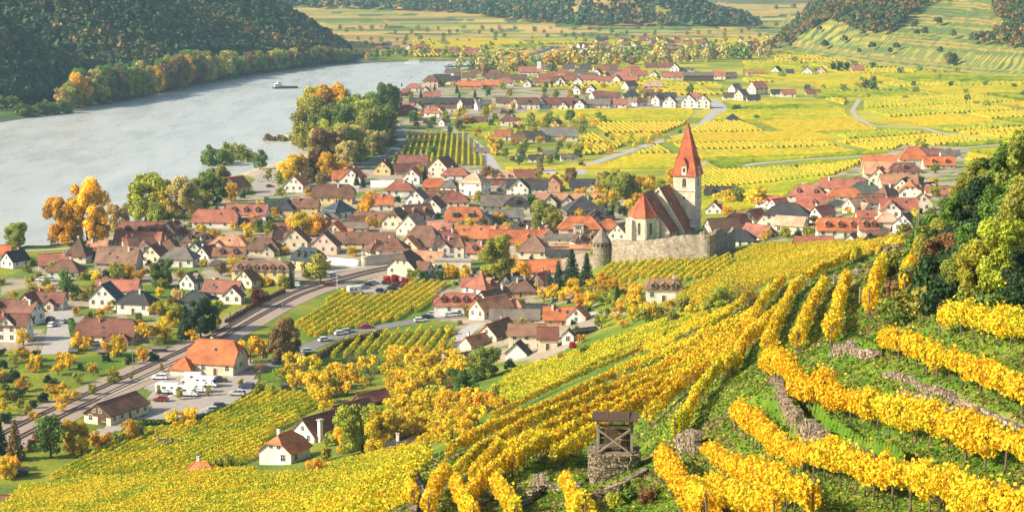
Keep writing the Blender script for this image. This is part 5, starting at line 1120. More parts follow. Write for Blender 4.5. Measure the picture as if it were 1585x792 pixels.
HT("""
1218 357 66 40 24 -12 h Dc ch=0 pt=.75|cream manor with a black hipped roof at the left of the upper village
1224 366 46 28 17 -25 g Pc ch=0 pt=.8|old cream house with a broken gable in front of the black-roofed manor
1240 345 34 20 14 -5 g oc ch=0
1298 370 68 30 15 -3 k Ow ch=0 dm=3 pt=1.05|white house with a bright orange-red roof and three dormers
1343 368 28 30 14 -3 k Rc ch=0 dm=2
1371 360 34 30 18 -6 h Pc ch=0|cream house with two big dark windows and a tan hipped roof
1402 360 30 32 12 60 g Bw ch=0
1358 375 30 22 12 0 d Bk ch=0 win=0
1390 338 56 30 15 -3 g Rw ch=0 sky=2|red-roofed white farmhouse with a gable left, at the right of the upper village
1378 340 20 30 14 84 g Rw ch=0
1424 330 26 34 16 84 g Pc ch=0
1260 380 60 16 6 0 g Rk ch=0 win=0|long low red roof beside the top of the fine-striped vines
1318 380 30 22 6 70 g Bw ch=0
1345 380 26 20 6 70 g Dk ch=0
1296 329 34 30 12 0 p Nw ch=0 pt=.4|round-looking white house with a pale green roof
1325 330 36 24 10 40 g Pw ch=0
1262 332 56 32 10 -18 g Rw ch=1
1272 345 44 24 12 50 g Rw ch=1|red-roofed white house with a side gable beside the round white house
1308 312 54 24 9 -3 h Ow ch=0
1338 306 52 30 8 -4 h Nw ch=1 pt=.9|dark green hipped roof with a white chimney in the upper village
1300 300 60 26 8 -20 g Rc ch=1
1250 312 60 34 8 -15 h Rc ch=1
1348 320 40 24 7 0 g Bc ch=0
1372 310 40 24 8 50 h Bw ch=1
1362 288 32 30 12 70 g Rc ch=0
1372 276 70 34 7 -4 g oc ch=0
1390 294 56 26 10 0 g oc ch=0|broad pale orange roof in the middle of the upper village
1368 262 66 26 7 -4 g Ob ch=1
1408 310 30 32 13 78 k Ow ch=0|white gable house with an orange half-hipped roof at the upper right
1434 306 34 26 8 40 g Bc ch=0
1450 306 36 20 6 0 g Rc ch=0
1398 272 52 24 8 0 h rc ch=0
1412 258 44 30 12 0 h Og ch=1 pt=1.1|tall bright orange roof with a stepped gable on pale green walls
1452 262 48 24 7 0 g Oc ch=0
1445 246 44 18 7 0 h rv ch=1
1430 244 30 16 8 0 h rb ch=0
1470 246 30 14 6 0 g Gw ch=0
1400 298 26 24 9 60 g Dc ch=0
1188 322 34 20 8 -20 g Rw ch=1
1205 328 30 20 9 40 g Rw ch=0
1118 306 54 22 5 -3 k Dc ch=0 dm=3 |dark grey half-hipped roof with small dormers behind the church tower
1106 332 24 24 8 75 g Rw ch=0
1118 362 50 30 7 20 g Bc ch=0
1142 352 44 26 8 -20 h Rc ch=1
1168 350 34 30 9 50 g Rc ch=0
1174 374 50 30 8 -50 g Rc ch=1|long tan-red roof sloping away right of the black-roofed cottage
1140 382 56 30 11 -12 h Dw ch=1|white cottage with a big black hipped roof beside the fortress wall end
1158 344 30 20 7 0 g oc ch=0
1190 352 30 22 8 50 g oc ch=0
1340 346 30 20 10 0 g Rc ch=0
1410 290 30 20 9 60 g Bc ch=0
1330 290 30 18 6 -20 h rc ch=1
""",'houses of the upper village on the right')
print('houses',HN[0])
# ------------------------------------------------------------------ the far villages
HT("""
667 136 24 18 10 -4 h Bp|pink-walled villa with a dark hipped roof by the far river bend
640 142 22 14 6 0 h Rw ch=0
628 150 20 12 6 20 h Rv ch=0
668 155 26 14 6 0 g Rw ch=0
659 148 14 14 6 80 g Gw ch=0
727 139 36 14 6 0 g Ob ch=0|longer of the twin bright red halls in the far village
760 138 25 14 6 0 g Ob ch=0|shorter of the twin bright red halls in the far village
720 125 34 14 5 0 g Bc ch=0
770 126 36 14 5 0 g Bc ch=0
684 128 26 14 5 10 g Dc ch=0
700 132 24 14 6 -10 g Dc ch=0
800 128 30 14 5 0 g Bc ch=0
783 134 24 14 6 0 h Rw ch=0
817 136 16 12 6 80 g Gw ch=0
838 133 26 12 6 0 g Rw ch=0
868 134 16 16 6 80 g Bw ch=0
895 134 13 14 7 80 g Gw ch=0
891 147 16 16 7 80 g Dw ch=0|small white house with a dark gable standing alone in a yellow field
915 145 16 14 6 75 g Gw ch=0
630 180 30 20 7 -4 h rv ch=1
632 170 18 12 4 0 g Rw ch=0
648 176 16 16 9 75 g Gc ch=0
670 182 24 16 7 -10 g Rw ch=1
682 182 16 16 7 70 g Rw ch=0
694 175 24 14 8 0 d Bc ch=0
660 164 52 14 5 0 g Dk ch=0
700 164 40 14 5 0 g Dk ch=0
722 170 24 16 7 40 g Bc ch=0
748 172 24 16 8 20 g Gw ch=1
738 166 18 14 6 70 g rc ch=0
790 165 44 14 6 0 g Bc ch=0
797 168 14 16 7 80 g Gw ch=0
818 170 34 18 9 0 k Bw ch=0 dm=1|brown-roofed villa with an arched white dormer in the far village
838 169 16 16 8 80 g Bw ch=0
862 169 46 20 7 0 g rc ch=1
884 168 26 16 7 0 g rc ch=0
872 172 14 16 6 80 g Bw ch=0
899 170 16 16 7 70 g Bw ch=0
925 168 38 16 6 0 g Gc ch=0
955 168 30 16 6 -6 g Rw ch=0
947 155 26 14 5 0 g rc ch=0
925 156 22 14 6 30 g Rw ch=0
990 166 20 14 7 30 h rw ch=0
978 154 26 18 5 0 h Dc ch=0
975 142 22 14 8 40 g Bw ch=0
1012 140 30 16 6 -3 h Pp ch=0
1027 158 38 14 7 0 g Dw ch=0
1018 165 18 14 10 60 g Rw ch=0
1037 168 16 20 9 75 g Gw ch=0
1066 168 16 22 11 80 g Dw ch=0|left of the two big white gables beside the valley road junction
1088 169 16 22 11 80 g Dw ch=0|right of the two big white gables beside the valley road junction
1076 160 24 14 9 0 h Rw ch=0
1003 152 18 14 6 0 g rc ch=0
1010 109 24 12 5 0 g rc ch=0
1032 109 18 12 5 0 g rc ch=0
1045 113 12 14 7 75 g Bw ch=0
1062 112 24 10 4 0 d Gc ch=0
1012 122 13 12 6 75 g Gw ch=0
1040 124 32 14 5 0 g Rw ch=0
1081 127 46 20 9 -2 d Gk ch=0 win=0|long dark green-walled farm shed in the far fields
1113 124 20 14 6 -10 g Rw ch=0
1130 123 20 12 4 20 g Gc ch=0
1169 118 27 12 5 0 d Rp ch=0
1202 115 14 12 5 60 g Dw ch=0
1222 118 12 10 5 0 g Dw ch=0
1249 118 13 16 6 78 g Dw ch=0
1271 117 14 14 6 75 g Rp ch=0
1327 113 20 12 5 0 g Rw ch=1
1138 146 16 14 8 40 g Gw ch=0
1148 157 18 16 9 50 g Gc ch=0
1173 149 24 20 11 30 g Rc ch=0
1128 155 18 12 5 0 g Bw ch=0
1166 159 20 14 5 0 g Dw ch=0
1203 150 20 12 5 0 g Dw ch=0
1220 151 22 12 6 0 g Rw ch=0
1258 148 22 10 4 0 g rp ch=0
1134 189 19 14 5 0 p Dw ch=0|lonely white vineyard hut with a black pyramid roof in the plain
1145 169 16 10 4 0 f Gw ch=0
789 196 28 18 9 -3 h rw ch=1
778 218 25 16 8 0 g Ow ch=0|bright red roof beside the road in the lane village
802 224 20 16 8 0 g Bc ch=0
826 221 34 20 7 0 k Dc ch=0
864 220 60 24 9 -3 k Gc ch=0|long grey-roofed barn with cream walls before the valley road
863 200 16 14 6 60 g Bc ch=0
646 190 22 10 4 0 h Dc ch=0
737 193 36 14 5 0 g Bk ch=0
686 196 10 10 6 60 g Rw ch=0
745 240 26 12 5 0 g Gc ch=0
830 252 24 12 6 0 g Dw ch=0
880 250 26 12 5 10 g Gw ch=0
850 244 20 12 5 0 g Gc ch=0
805 248 18 12 6 70 g Gw ch=0
980 115 22 14 5 0 k Rk ch=0
492 98 6 6 6 0 g Gw ch=0 win=0
1232 262 7 6 4 0 d Bk ch=0 win=0|tiny brown field hut beside the road across the plain
""",'houses of the far villages')
rv=random.Random(31); MASSV=[]; MASST=[]; MASSH=[]
for x,y in [(855,122),(870,117),(885,123),(900,117),(912,122),(925,117),(938,123),(950,118),(962,123),(880,111),(905,111),(930,112),(945,111),(845,127),(860,131),(955,128),(878,128),(908,128),(968,116),(990,120),(935,130),(700,118),(735,118),(760,119),(850,112),(975,128)]:
    MASSV.append((x,y,rv.uniform(18,26),rv.uniform(12,15),rv.uniform(4,6),rv.choice((0,0,10,-20,75))))
# hazy town and hamlet
for i in range(80):
    x=rv.uniform(895,1185); y=rv.uniform(62,84)+ (3 if x>1050 else 0); MASST.append((x,y,rv.uniform(9,14),rv.uniform(7,9),rv.uniform(2.5,4),rv.choice((0,0,80,30))))
for i in range(24):
    x=rv.uniform(575,745); y=np.interp(x,[575,745],[76,86])+rv.uniform(-5,3); MASSH.append((x,y,rv.uniform(9,15),rv.uniform(7,9),rv.uniform(3,4.5),rv.choice((0,0,80))))
# far church
r=house(820,119,34,16,7,0,'g','R','w',ch=0,name='far_church',label='small far white church with a red roof and slim tower beside the river trees',cat='church')
x,y,z=G(833,117); s=spx((x,y,z)); m=MB(); m.box((0,0,7),(4.2,4.2,14),0); o=m.build('tower',M['wall'],r,(9.0,0,0),0,(.85,.84,.8)); m=MB(); m.tube((0,0,14),(0,0,17.5),2.6,.05,4,0); m.build('spire',M['roof'],o,color=(.1,.12,.1))

def mass(L_,label):
    r=random.Random(len(L_)); wl=MB(); wc_=[plain('mass_wall',(.72,.66,.56),.9),plain('mass_roof',(.30,.11,.07),.9),plain('mass_roof_brown',(.18,.10,.07),.9),plain('mass_roof_grey',(.10,.085,.075),.9),M['glass']]
    for (px,py,L,W,H,yaw) in L_:
        x,y,z=G(px,py); s=spx((x,y,z)); L,W,H=L/s,W/s,H/s; ya=math.radians(yaw); a=MB(); w=wallgeo('g',L,W,H,.9); a.add(w.v,w.f,0); mi=r.choice((1,1,2,2,3)); roofgeo(a,'g',L,W,H,.4,.9,mi)
        for q in (-.3,0,.3):
            a.box((q*L,-W/2,H*.55),(1,.1,1.2),4)
            a.box((L/2,q*W,H*.55),(.1,1,1.2),4)
        c,sn=math.cos(ya),math.sin(ya); b=len(wl.v); wl.v+=[(x+p[0]*c-p[1]*sn,y+p[0]*sn+p[1]*c,z+p[2]) for p in a.v]; wl.f+=[tuple(i+b for i in f) for f in a.f]; wl.m+=a.m
    o=wl.build('distant_houses',wc_); tag(o,label,'houses',kind='stuff')
mass(MASSV,'smallest brown and red roofs packed together in the far upper village')
mass(MASST,'hazy mass of tiny roofs of the far town across the valley')
mass(MASSH,'tiny houses of the far hamlet beyond the river bend')
# ------------------------------------------------------------------ the fortified church
cx,cy_,cz=G(989,374); YC=math.radians(-22); RCOL=(.50,.125,.055); RDK=(.28,.095,.055)  # darker tone paints in the weaker sun on the right-hand roof planes
ch=link('fortified_church',None,None,(cx,cy_,cz),YC); tag(ch,'big fortified church with steep red roofs and a square tower under a tall red spire','church')
def garch(w,h,depth,m,x,y,z,ang,mi=0):
    """pointed window: dark recess panel with stone surround"""
    pts=[(-w/2,0),(w/2,0),(w/2,h*.72)]+[(w/2*math.cos(t)**.8*(1),h*.72+h*.28*math.sin(t)) for t in np.linspace(.25,PI/2,4)]
    pts+=[(-p[0],p[1]) for p in pts[::-1][1:-2]]+[(-w/2,h*.72)]
    ca,sa=math.cos(ang),math.sin(ang); P=[(x+p[0]*ca,y+p[0]*sa,z+p[1]) for p in pts]; Q=[(a-sa*-depth*-1*-1,b,c) for a,b,c in P]
    nx,ny=sa,-ca; P=[(a+nx*depth,b+ny*depth,c) for a,b,c in P]; m.add(P,[tuple(range(len(P)))],mi)
def cwin(parent,w,h,x,y,z,ang):
    m=MB(); garch(w+.5,h+.35,.03,m,0,0,-.15,0,0); garch(w,h,.06,m,0,0,0,0,1); m.box((0,-.09,h*.42),(.08,.05,h*.8),0); m.box((0,-.12,-.22),(w+.7,.25,.16),0)
    return m.build('gothic_window',[M['churchstone'],M['glass']],parent,(x,y,z),ang)
# choir: polygonal apse at the near end
hw=5.4; He=9.6; Hr=18.0
ap=[(hw,16),(hw,4.2),(2.4,0),(-2.4,0),(-hw,4.2),(-hw,16)]
m=MB(); m.add([(x,y,-2) for x,y in ap]+[(x,y,He) for x,y in ap],[(i,(i+1)%6,6+(i+1)%6,6+i)[::-1] for i in range(6)]+[(6,7,8,9,10,11)],0); cw=m.build('choir_wall',M['churchstone'],ch)
o_=.45; ap2=[(hw+o_,16),(hw+o_,4.0),(2.6,-o_),(-2.6,-o_),(-hw-o_,4.0),(-hw-o_,16)]; ze=He-.3
m=MB(); V=[(x,y,ze) for x,y in ap2]+[(0,4.6,Hr),(0,16,Hr)]+[(x,y,ze-.25) for x,y in ap2]
m.add(V,[(0,7,6,1)[::-1],(1,6,2)[::-1],(2,6,3)[::-1],(3,6,4)[::-1],(4,6,7,5)[::-1]]+[(i,i+1,8+i+1,8+i) for i in range(5)]+[(8,9,10,11,12,13)],0)
for i in (1,2,3,4): m.tube(V[i],V[6],.14,.14,5,0)
m.tube(V[6],V[7],.16,.16,5,0); m.build('choir_roof',M['roof'],ch,color=RCOL)
for (a,b) in (((hw,4.2),(2.4,0)),((2.4,0),(-2.4,0)),((-2.4,0),(-hw,4.2)),((-hw,4.2),(-hw,13))):
    mx,my=(a[0]+b[0])/2,(a[1]+b[1])/2; an=math.atan2(a[1]-b[1],a[0]-b[0]); cwin(cw,1.1,4.6,mx,my,2.6,an)
for (x,y) in ((hw,4.2),(2.4,0),(-2.4,0),(-hw,4.2),(-hw,10),(hw,9)):
    l=math.hypot(x,y-5); ux,uy=x/l,(y-5)/l; m=MB(); m.box((0,0,2.4),(.9,1.7,8.8),0,0); m.box((0,.15,7.4),(.8,1.2,1.8),0,0,.55); m.build('buttress',M['churchstone'],ch,(x+ux*.5,y+uy*.5,0),math.atan2(uy,ux)-PI/2)
# aisle on the right of the choir: roof runs on downwards
m=MB(); pz=lambda x:18.0-.35-(x/10.9)*14.8; V=[(5.0,5.4,-2),(10.3,5.4,-2),(10.3,5.4,pz(10.3)),(5.0,5.4,pz(5.0)),(5.0,15.9,-2),(10.3,15.9,-2),(10.3,15.9,pz(10.3)),(5.0,15.9,pz(5.0))]; m.add(V,[(0,1,2,3),(1,5,6,2),(7,6,5,4)],0); m.build('aisle_wall',M['churchstone'],ch)
m=MB(); m.solid([(10.9,4.9,3.2),(10.9,15.9,3.2),(0,15.9,18.08),(0,5.0,18.08)],.25); m.build('aisle_roof',M['roof'],ch,color=RDK)
cwin(ch,.9,1.8,10.38,8,1.2,PI/2); cwin(ch,.9,1.8,10.38,11.5,1.2,PI/2)
# nave
x0,x1,xr=-6.0,12.6,2.6; y0,y1=16,29.5; Hn=18.7; el,er=8.2,2.8
m=MB(); V=[(x0,y0,-2),(x1,y0,-2),(x1,y0,er),(xr,y0,Hn-.3),(x0,y0,el),(x0,y1,-2),(x1,y1,-2),(x1,y1,er),(xr,y1,Hn-.3),(x0,y1,el)]
m.add(V,[(0,1,2,3,4),(9,8,7,6,5),(1,6,7,2),(5,0,4,9)],0); m.build('nave_wall',M['churchstone'],ch)
m=MB(); 
m.solid([(x1+.6,y0-.1,er-.9),(x1+.6,y1+.1,er-.9),(xr,y1+.1,Hn),(xr,y0-.1,Hn)],.28); m.solid([(xr,y0-.1,Hn),(xr,y1+.1,Hn),(x0-.6,y1+.1,el-.8),(x0-.6,y0-.1,el-.8)],.28); m.tube((xr,y0,Hn),(xr,y1,Hn),.18,.18,5); m.build('nave_roof',M['roof'],ch,color=RDK)
# raised gable coping between choir and nave
m=MB()
for a,b in (((xr,Hn),(x1+.7,er-.9)),((xr,Hn),(x0-.7,el-.8))):
    m.add([(a[0],y0-.55,a[1]-.4),(b[0],y0-.55,b[1]-.4),(b[0],y0-.55,b[1]+.45),(a[0],y0-.55,a[1]+.55),(a[0],y0-.06,a[1]-.4),(b[0],y0-.06,b[1]-.4),(b[0],y0-.06,b[1]+.45),(a[0],y0-.06,a[1]+.55)],[(0,1,2,3),(7,6,5,4),(3,2,6,7),(0,4,5,1),(1,5,6,2),(0,3,7,4)],0)
m.build('gable_coping',M['churchstone'],ch)
for y in (19.5,23,26.5): cwin(ch,.9,1.9,x1+.01,y,1.0,PI/2)
for y,zz in ((19,13),(9.5,14.5)):
    D=dormer(L=.9,D=1.4,H=.9); xx=(x1-(zz-er)/(Hn-er)*(x1-xr)) if y>16 else (hw-(zz-He)/(Hr-He)*hw); D.build('roof_hatch',[M['churchstone'],M['roof'],M['black']],ch,(xx+.1,y,zz-.5),PI/2,color=RDK)
m=MB(); m.box((0,0,0),(2.4,3.2,2.2),0); m.add([(-1.4,-1.8,1.1),(1.4,-1.8,.6),(1.4,1.8,.6),(-1.4,1.8,1.1)],[(0,1,2,3)],1); m.build('porch',[M['churchstone'],M['roof']],ch,(x1+.6,27.5,3.8),0,color=RDK)
# tower
tx,ty=8.7,33.5; tw=8.8; Ht=22.4; Hs=42.4
m=MB(); m.box((0,0,(Ht-3)/2),(tw,tw,Ht+3),0)
tower=m.build('tower',M['churchstone'],ch,(tx,ty,0))
m=MB()
for zz in (5.6,11.2,16.6,Ht-.15):
    t=.35
    for sx,sy,l1,l2 in((0,-1,tw+2*t,t),(0,1,tw+2*t,t),(-1,0,t,tw),(1,0,t,tw)): m.box((sx*(tw/2+t/2),sy*(tw/2+t/2),zz),(l1,l2,.35),0)
m.build('string_course',M['churchstone'],tower)
for an,(nx,ny) in ((0,(0,-1)),(PI/2,(1,0)),(-PI/2,(-1,0)),(PI,(0,1))):
    cwin(tower,1.5,3.4,nx*tw/2,ny*tw/2,18.0,an); m=MB(); m.box((0,-.03,.5),(.7,.08,1.1),0); 
    for zz in (7.4,13.2): m.build('slit_window',M['black'],tower,(nx*tw/2,ny*tw/2,zz),an)
e=tw/2+.55; r_=.75; V=[(-e,-e,Ht),(e,-e,Ht),(e,e,Ht),(-e,e,Ht),(0,-r_,Hs),(0,r_,Hs)]+[(x,y,Ht-.3) for x,y in((-e,-e),(e,-e),(e,e),(-e,e))]
m=MB(); m.add(V,[(0,1,4),(1,2,5,4),(2,3,5),(3,0,4,5),(9,8,7,6),(6,7,1,0),(7,8,2,1),(8,9,3,2),(9,6,0,3)],0)
for a,b in((0,4),(1,4),(2,5),(3,5)): m.tube(V[a],V[b],.16,.12,5)
sp=m.build('spire',M['roof'],tower,color=(.48,.125,.055))
m=MB(); 
for y in(-r_,r_): m.tube((0,y,Hs-.2),(0,y,Hs+1.3),.09,.03,5); m.box((0,y,Hs+.5),(.3,.3,.3),0)
m.build('finial',M['metal'],sp)
for an,(nx,ny) in ((0,(0,-1)),(PI/2,(1,0)),(-PI/2,(-1,0)),(PI,(0,1))):
    m=MB(); m.box((0,.9,1.9),(2.0,2.4,3.8),0); m.add([(-1.15,-.45,3.7),(1.15,-.45,3.7),(0,-.45,6.8),(-1.15,2.2,3.7),(1.15,2.2,3.7),(0,1.4,6.8)],[(0,1,2),(1,4,5,2),(3,0,2,5)],1); m.box((0,-.32,2.2),(.8,.05,1.5),2); m.build('spire_dormer',[M['churchstone'],M['roof'],M['black']],sp,(nx*(e-.35),ny*(e-.35),Ht),an,color=(.48,.125,.055))
# ------------------------------------------------------------------ fortress wall
FW=[G(931,407),G(975,405),G(1030,402),G(1088,399)]; 
def stonewall(name,pts,hfun,th,mat,label,cat,seed=1,jag=.5,step=1.0):
    P=smoothline([(p[0],p[1]) for p in pts],step,1); T=np.gradient(P,axis=0); T/=np.linalg.norm(T,axis=1)[:,None]; Nn=np.stack([-T[:,1],T[:,0]],1); n=len(P); rng=np.random.default_rng(seed)
    zb=Hg(P[:,0],P[:,1])-1.5; top=np.array([hfun(i/(n-1)) for i in range(n)])+Hg(P[:,0],P[:,1]); top=top+rng.uniform(-jag,jag,n)*(rng.uniform(size=n)<.5)
    o=np.array([P[0][0],P[0][1],float(Hg(*P[0]))]); w=rng.uniform(-.05,.05,n)
    A=P+Nn*(th/2+w)[:,None]; B=P-Nn*(th/2+w)[:,None]; V=np.concatenate([np.c_[A,zb],np.c_[A,top],np.c_[B,top+rng.uniform(-.15,.15,n)],np.c_[B,zb]])-o
    q=np.arange(4*n).reshape(4,n); F=np.concatenate([np.stack([q[i,:-1],q[i,1:],q[i+1,1:],q[i+1,:-1]],-1) for i in range(3)]); ends=[[q[0,0],q[1,0],q[2,0],q[3,0]],[q[3,-1],q[2,-1],q[1,-1],q[0,-1]]]
    F=np.concatenate([F,np.array(ends)]); 
    ob=link(name,npmesh(name,V,F,mat),None,tuple(o)); tag(ob,label,cat); return ob
stonewall('fortress_wall',FW,lambda t:7.4+.5*math.sin(t*9)+.4*t,1.4,M['fortstone'],'long weathered fortress wall in front of the church, between the two round towers','wall',3,.35)
stonewall('fortress_wall',[G(1100,397),G(1118,392),G(1136,385)],lambda t:8.2-1.8*abs(t-.3)+.8*math.sin(t*7),1.2,M['fortstone'],'short ragged end of the fortress wall right of the broken round bastion','wall',4,.5)
def roundtower(px,py,r,H,cone,label):
    x,y,z=G(px,py); rt_=link('wall_turret' if cone else 'bastion',None,None,(x,y,z)); tag(rt_,label,'tower'); m=MB(); n=20
    for k in range(4):
        m.tube((0,0,-2+(H+2)*k/4),(0,0,-2+(H+2)*(k+1)/4),r*(1.06-.02*k),r*(1.04-.02*k),n,0,k==3)
    w=m.build('tower_wall',M['fortstone'],rt_)
    if cone:
        m=MB(); m.tube((0,0,H-.1),(0,0,H+4.8),r+.5,.08,8,0); m.build('cone_roof',M['roof'],rt_,color=(.27,.22,.17))
        for a in np.linspace(-2.6,-.5,5):
            for zz,s_ in ((H-1.2,.8),(H*.45,.35)):
                m=MB(); m.box((0,0,0),(s_,.12,s_*1.1),0); m.build('loophole',M['black'],w,(r*1.01*math.cos(a),r*1.01*math.sin(a),zz),a+PI/2)
    else:
        m=MB(); rng=random.Random(8)
        for k in range(n): 
            a=2*PI*k/n; m.box((r*.92*math.cos(a),r*.92*math.sin(a),H+.3),(.8,.9,rng.uniform(.5,2.0)),0,a)
        m.build('broken_crown',M['fortstone'],rt_)
roundtower(931,410,3.1,8.6,True,'round wall turret with a weathered cone roof at the left end of the fortress wall')
roundtower(1095,401,2.7,8.2,False,'broken round bastion without a roof at the right end of the long fortress wall')
# church yard, low walls in the village
for pts,h,c,lb in (([(574,290),(640,290)],3.6,(.8,.78,.7),'long pale courtyard wall left of the orange gable house'),([(560,412),(598,408),(640,404)],4.0,(.66,.55,.4),'cream arcaded garden wall below the hipped brown house'),([(500,408),(530,410),(556,412)],2.6,(.8,.77,.7),'white yard wall right of the yellow hotel'),
    ([(322,412),(360,408),(378,410)],2.6,(.6,.52,.42),'low plastered yard wall left of the yellow hotel'),([(470,294),(560,292)],1.6,(.6,.55,.48),'low garden wall behind the small white roadside house')):
    o=stonewall('yard_wall',[G(*p) for p in pts],lambda t,h=h:h,.5,M['wall'],lb,'wall',5,.0,2.0); o.color=(*c,1)
# ------------------------------------------------------------------ vehicles
def carparts(kind):
    """side profile extruded with tapered cabin; x forward"""
    P={}
    if kind=='car': L,W,zc,prof,cab=4.3,1.78,.78,[(-2.15,.35),(-2.1,.82),(-1.9,.92),(1.0,.9),(1.9,.76),(2.13,.6),(2.15,.35)],[(-1.85,.9),(-1.45,1.40),(.25,1.44),(1.05,.9)]
    elif kind=='suv': L,W,zc,prof,cab=4.5,1.85,.9,[(-2.25,.4),(-2.22,.95),(-2.1,1.05),(1.1,1.02),(2.0,.9),(2.22,.7),(2.25,.4)],[(-2.1,1.03),(-1.95,1.58),(.2,1.62),(1.1,1.02)]
    def ext(m,pts,w0,w1,mi):
        n=len(pts); z0=min(p[1] for p in pts);z1=max(p[1] for p in pts); V=[]
        for s in(-1,1):
            for x,z in pts: t=(z-z0)/(z1-z0+1e-6); V.append((x,s*(w0*(1-t)+w1*t)/2,z))
        m.add(V,[tuple(range(n)),tuple(range(2*n-1,n-1,-1))]+[(i,n+i,n+(i+1)%n,(i+1)%n) for i in range(n)],mi)
    b=MB(); ext(b,prof,W,W*.95,0); ext(b,[(cab[0][0]+.1,cab[1][1]-.02),(cab[1][0],cab[1][1]+.04),(cab[2][0],cab[2][1]+.04),(cab[2][0]+.12,cab[1][1]-.02)],W*.82,W*.78,0); b.box((0,0,.33),(L*.92,W*.9,.16),1)
    for x in(cab[0][0]+.35,-.35,cab[2][0]+.2): b.box((x,0,(cab[0][1]+cab[1][1])/2),(.07,W*.9,cab[1][1]-cab[0][1]),0)
    g=MB(); ext(g,cab,W*.93,W*.80,0)
    return b.mesh('body',[M['paint'],M['black']]),g.mesh('windows',M['carglass']),L,W
def wheelm(r,w):
    m=MB(); m.tube((0,-w/2,0),(0,w/2,0),r,r,14,0); m.tube((0,-w/2-.02,0),(0,w/2+.02,0),r*.58,r*.58,10,1); return m.mesh('wheel',[M['black'],M['metal']])
WH=wheelm(.33,.24); _l=MB(); _l.box((0,0,0),(.08,.36,.16),0); LAMP=_l.mesh('headlight',M['lamp']); _t=MB(); _t.box((0,0,0),(.08,.3,.18),0); TAIL=_t.mesh('tail_light',plain('tail_light',(.4,.02,.02),.3))
CARS={k:carparts(k) for k in('car','suv')}
CC={'w':((.82,.82,.82),'white'),'s':((.45,.46,.47),'silver grey'),'d':((.05,.055,.06),'dark grey'),'b':((.03,.05,.12),'dark blue'),'r':((.25,.02,.03),'dark red'),'g':((.03,.09,.07),'dark green'),'R':((.5,.04,.03),'red')}
def vehicle_pos(px,py,yaw):
    x,y,z=G(px,py); return (x,y,z+.09),math.radians(yaw)
def car(px,py,yaw,c,kind='car',label=None,group='parked cars'):
    p,a=vehicle_pos(px,py,yaw); b,g,L,W=CARS[kind]; root=link('parked_car',None,None,p,a)
    link('body',b,root,color=CC[c][0]); link('windows',g,root)
    for sx in(-1.32,1.35):
        for sy in(-W/2+.1,W/2-.1): link('wheel',WH,root,(sx,sy,.33))
    for sy in(-.6,.6): link('headlight',LAMP,root,(L/2-.03,sy,.66)); link('tail_light',TAIL,root,(-L/2+.03,sy,.75))
    if label: tag(root,label,'car',group)
    else: want(root,CC[c][1]+' parked '+('estate car' if kind=='suv' else 'car'),'car',px,py,group)
gp='vehicles in the station car park'
car(247,587,178,'w','suv','white car parked beside the railway, left of the camper vans',gp); car(340,591,5,'d','suv','dark pickup-like car parked below the station terrace',gp); car(382,601,168,'b','suv','dark blue car at the right edge of the station car park',gp)
car(367,612,172,'s','suv','silver car parked against the vineyard at the right of the car park',gp); car(333,637,12,'s','car','silver car nearest the viewer in the station car park',gp); car(343,632,12,'d','suv','dark car half hidden behind the nearest silver car',gp); car(249,621,174,'r','car','dark red car beside the planted island and caravan',gp)
def camper(px,py,yaw,L,label,kind='motor',box=None):
    p,a=vehicle_pos(px,py,yaw); root=link('camper_van' if kind=='motor' else 'caravan',None,None,p,a); W=2.2; H=2.9
    m=MB(); x1=L/2-(1.5 if kind=='motor' else .3); x0=-L/2
    pr=[(x0,.55),(x0-.02,H-.25),(x0+.25,H),(x1+(.75 if kind=='motor' else 0),H),(x1+(.95 if kind=='motor' else .25),H-.5),(x1+.1,H-.95),(x1,.55)]
    n=len(pr); m.add([(x,-W/2,z) for x,z in pr]+[(x,W/2,z) for x,z in pr],[tuple(range(n)),tuple(range(2*n-1,n-1,-1))]+[(i,n+i,n+(i+1)%n,(i+1)%n) for i in range(n)],0)
    if kind=='motor':
        pr=[(x1-.05,.45),(x1-.05,1.95),(x1+.35,1.9),(x1+.95,1.15),(x1+1.5,.95),(x1+1.55,.45)]; n=len(pr); m.add([(x,-W*.45,z) for x,z in pr]+[(x,W*.45,z) for x,z in pr],[tuple(range(n)),tuple(range(2*n-1,n-1,-1))]+[(i,n+i,n+(i+1)%n,(i+1)%n) for i in range(n)],0)
    m.box(((x0+x1)/2,0,.5),(x1-x0,W*.9,.2),1); m.box((x0+L*.3,0,H+.06),(.7,.7,.14),0)
    m.build('body',[M['paint'],M['black']],root,color=(.84,.83,.80))
    for sy in(-1,1):
        for q in (.25,.62):
            w=MB(); w.box((0,0,0),(1.0,.04,.5),0); w.build('side_window',M['carglass'],root,(x0+(x1-x0)*q,sy*(W/2+.015),1.85))
        s=MB(); s.box((0,0,0),(L*.55,.03,.16),0); s.build('side_stripe',plain('stripe',(.25,.28,.32)),root,(x0+L*.35,sy*(W/2+.012),1.2))
    if kind=='motor':
        w=MB(); w.add([(x1+.42,-W*.4,1.84),(x1+.96,-W*.42,1.2),(x1+.96,W*.42,1.2),(x1+.42,W*.4,1.84)],[(0,1,2,3)],0); w.build('windscreen',M['carglass'],root,(.04,0,.04)); xs=(x0+1.1,x1+.9)
    else: xs=(0,)
    for x in xs:
        for sy in(-W/2+.12,W/2-.12): link('wheel',WH,root,(x,sy,.34))
    if box:
        w=MB(); w.box((0,0,0),(1.5,.12,1.4),0); w.build('awning_panel',plain('green_awning',(.0,.22,.15)),root,(x0+1.3,-W/2-.07,1.7))
    tag(root,label,'camper van' if kind=='motor' else 'caravan',gp)
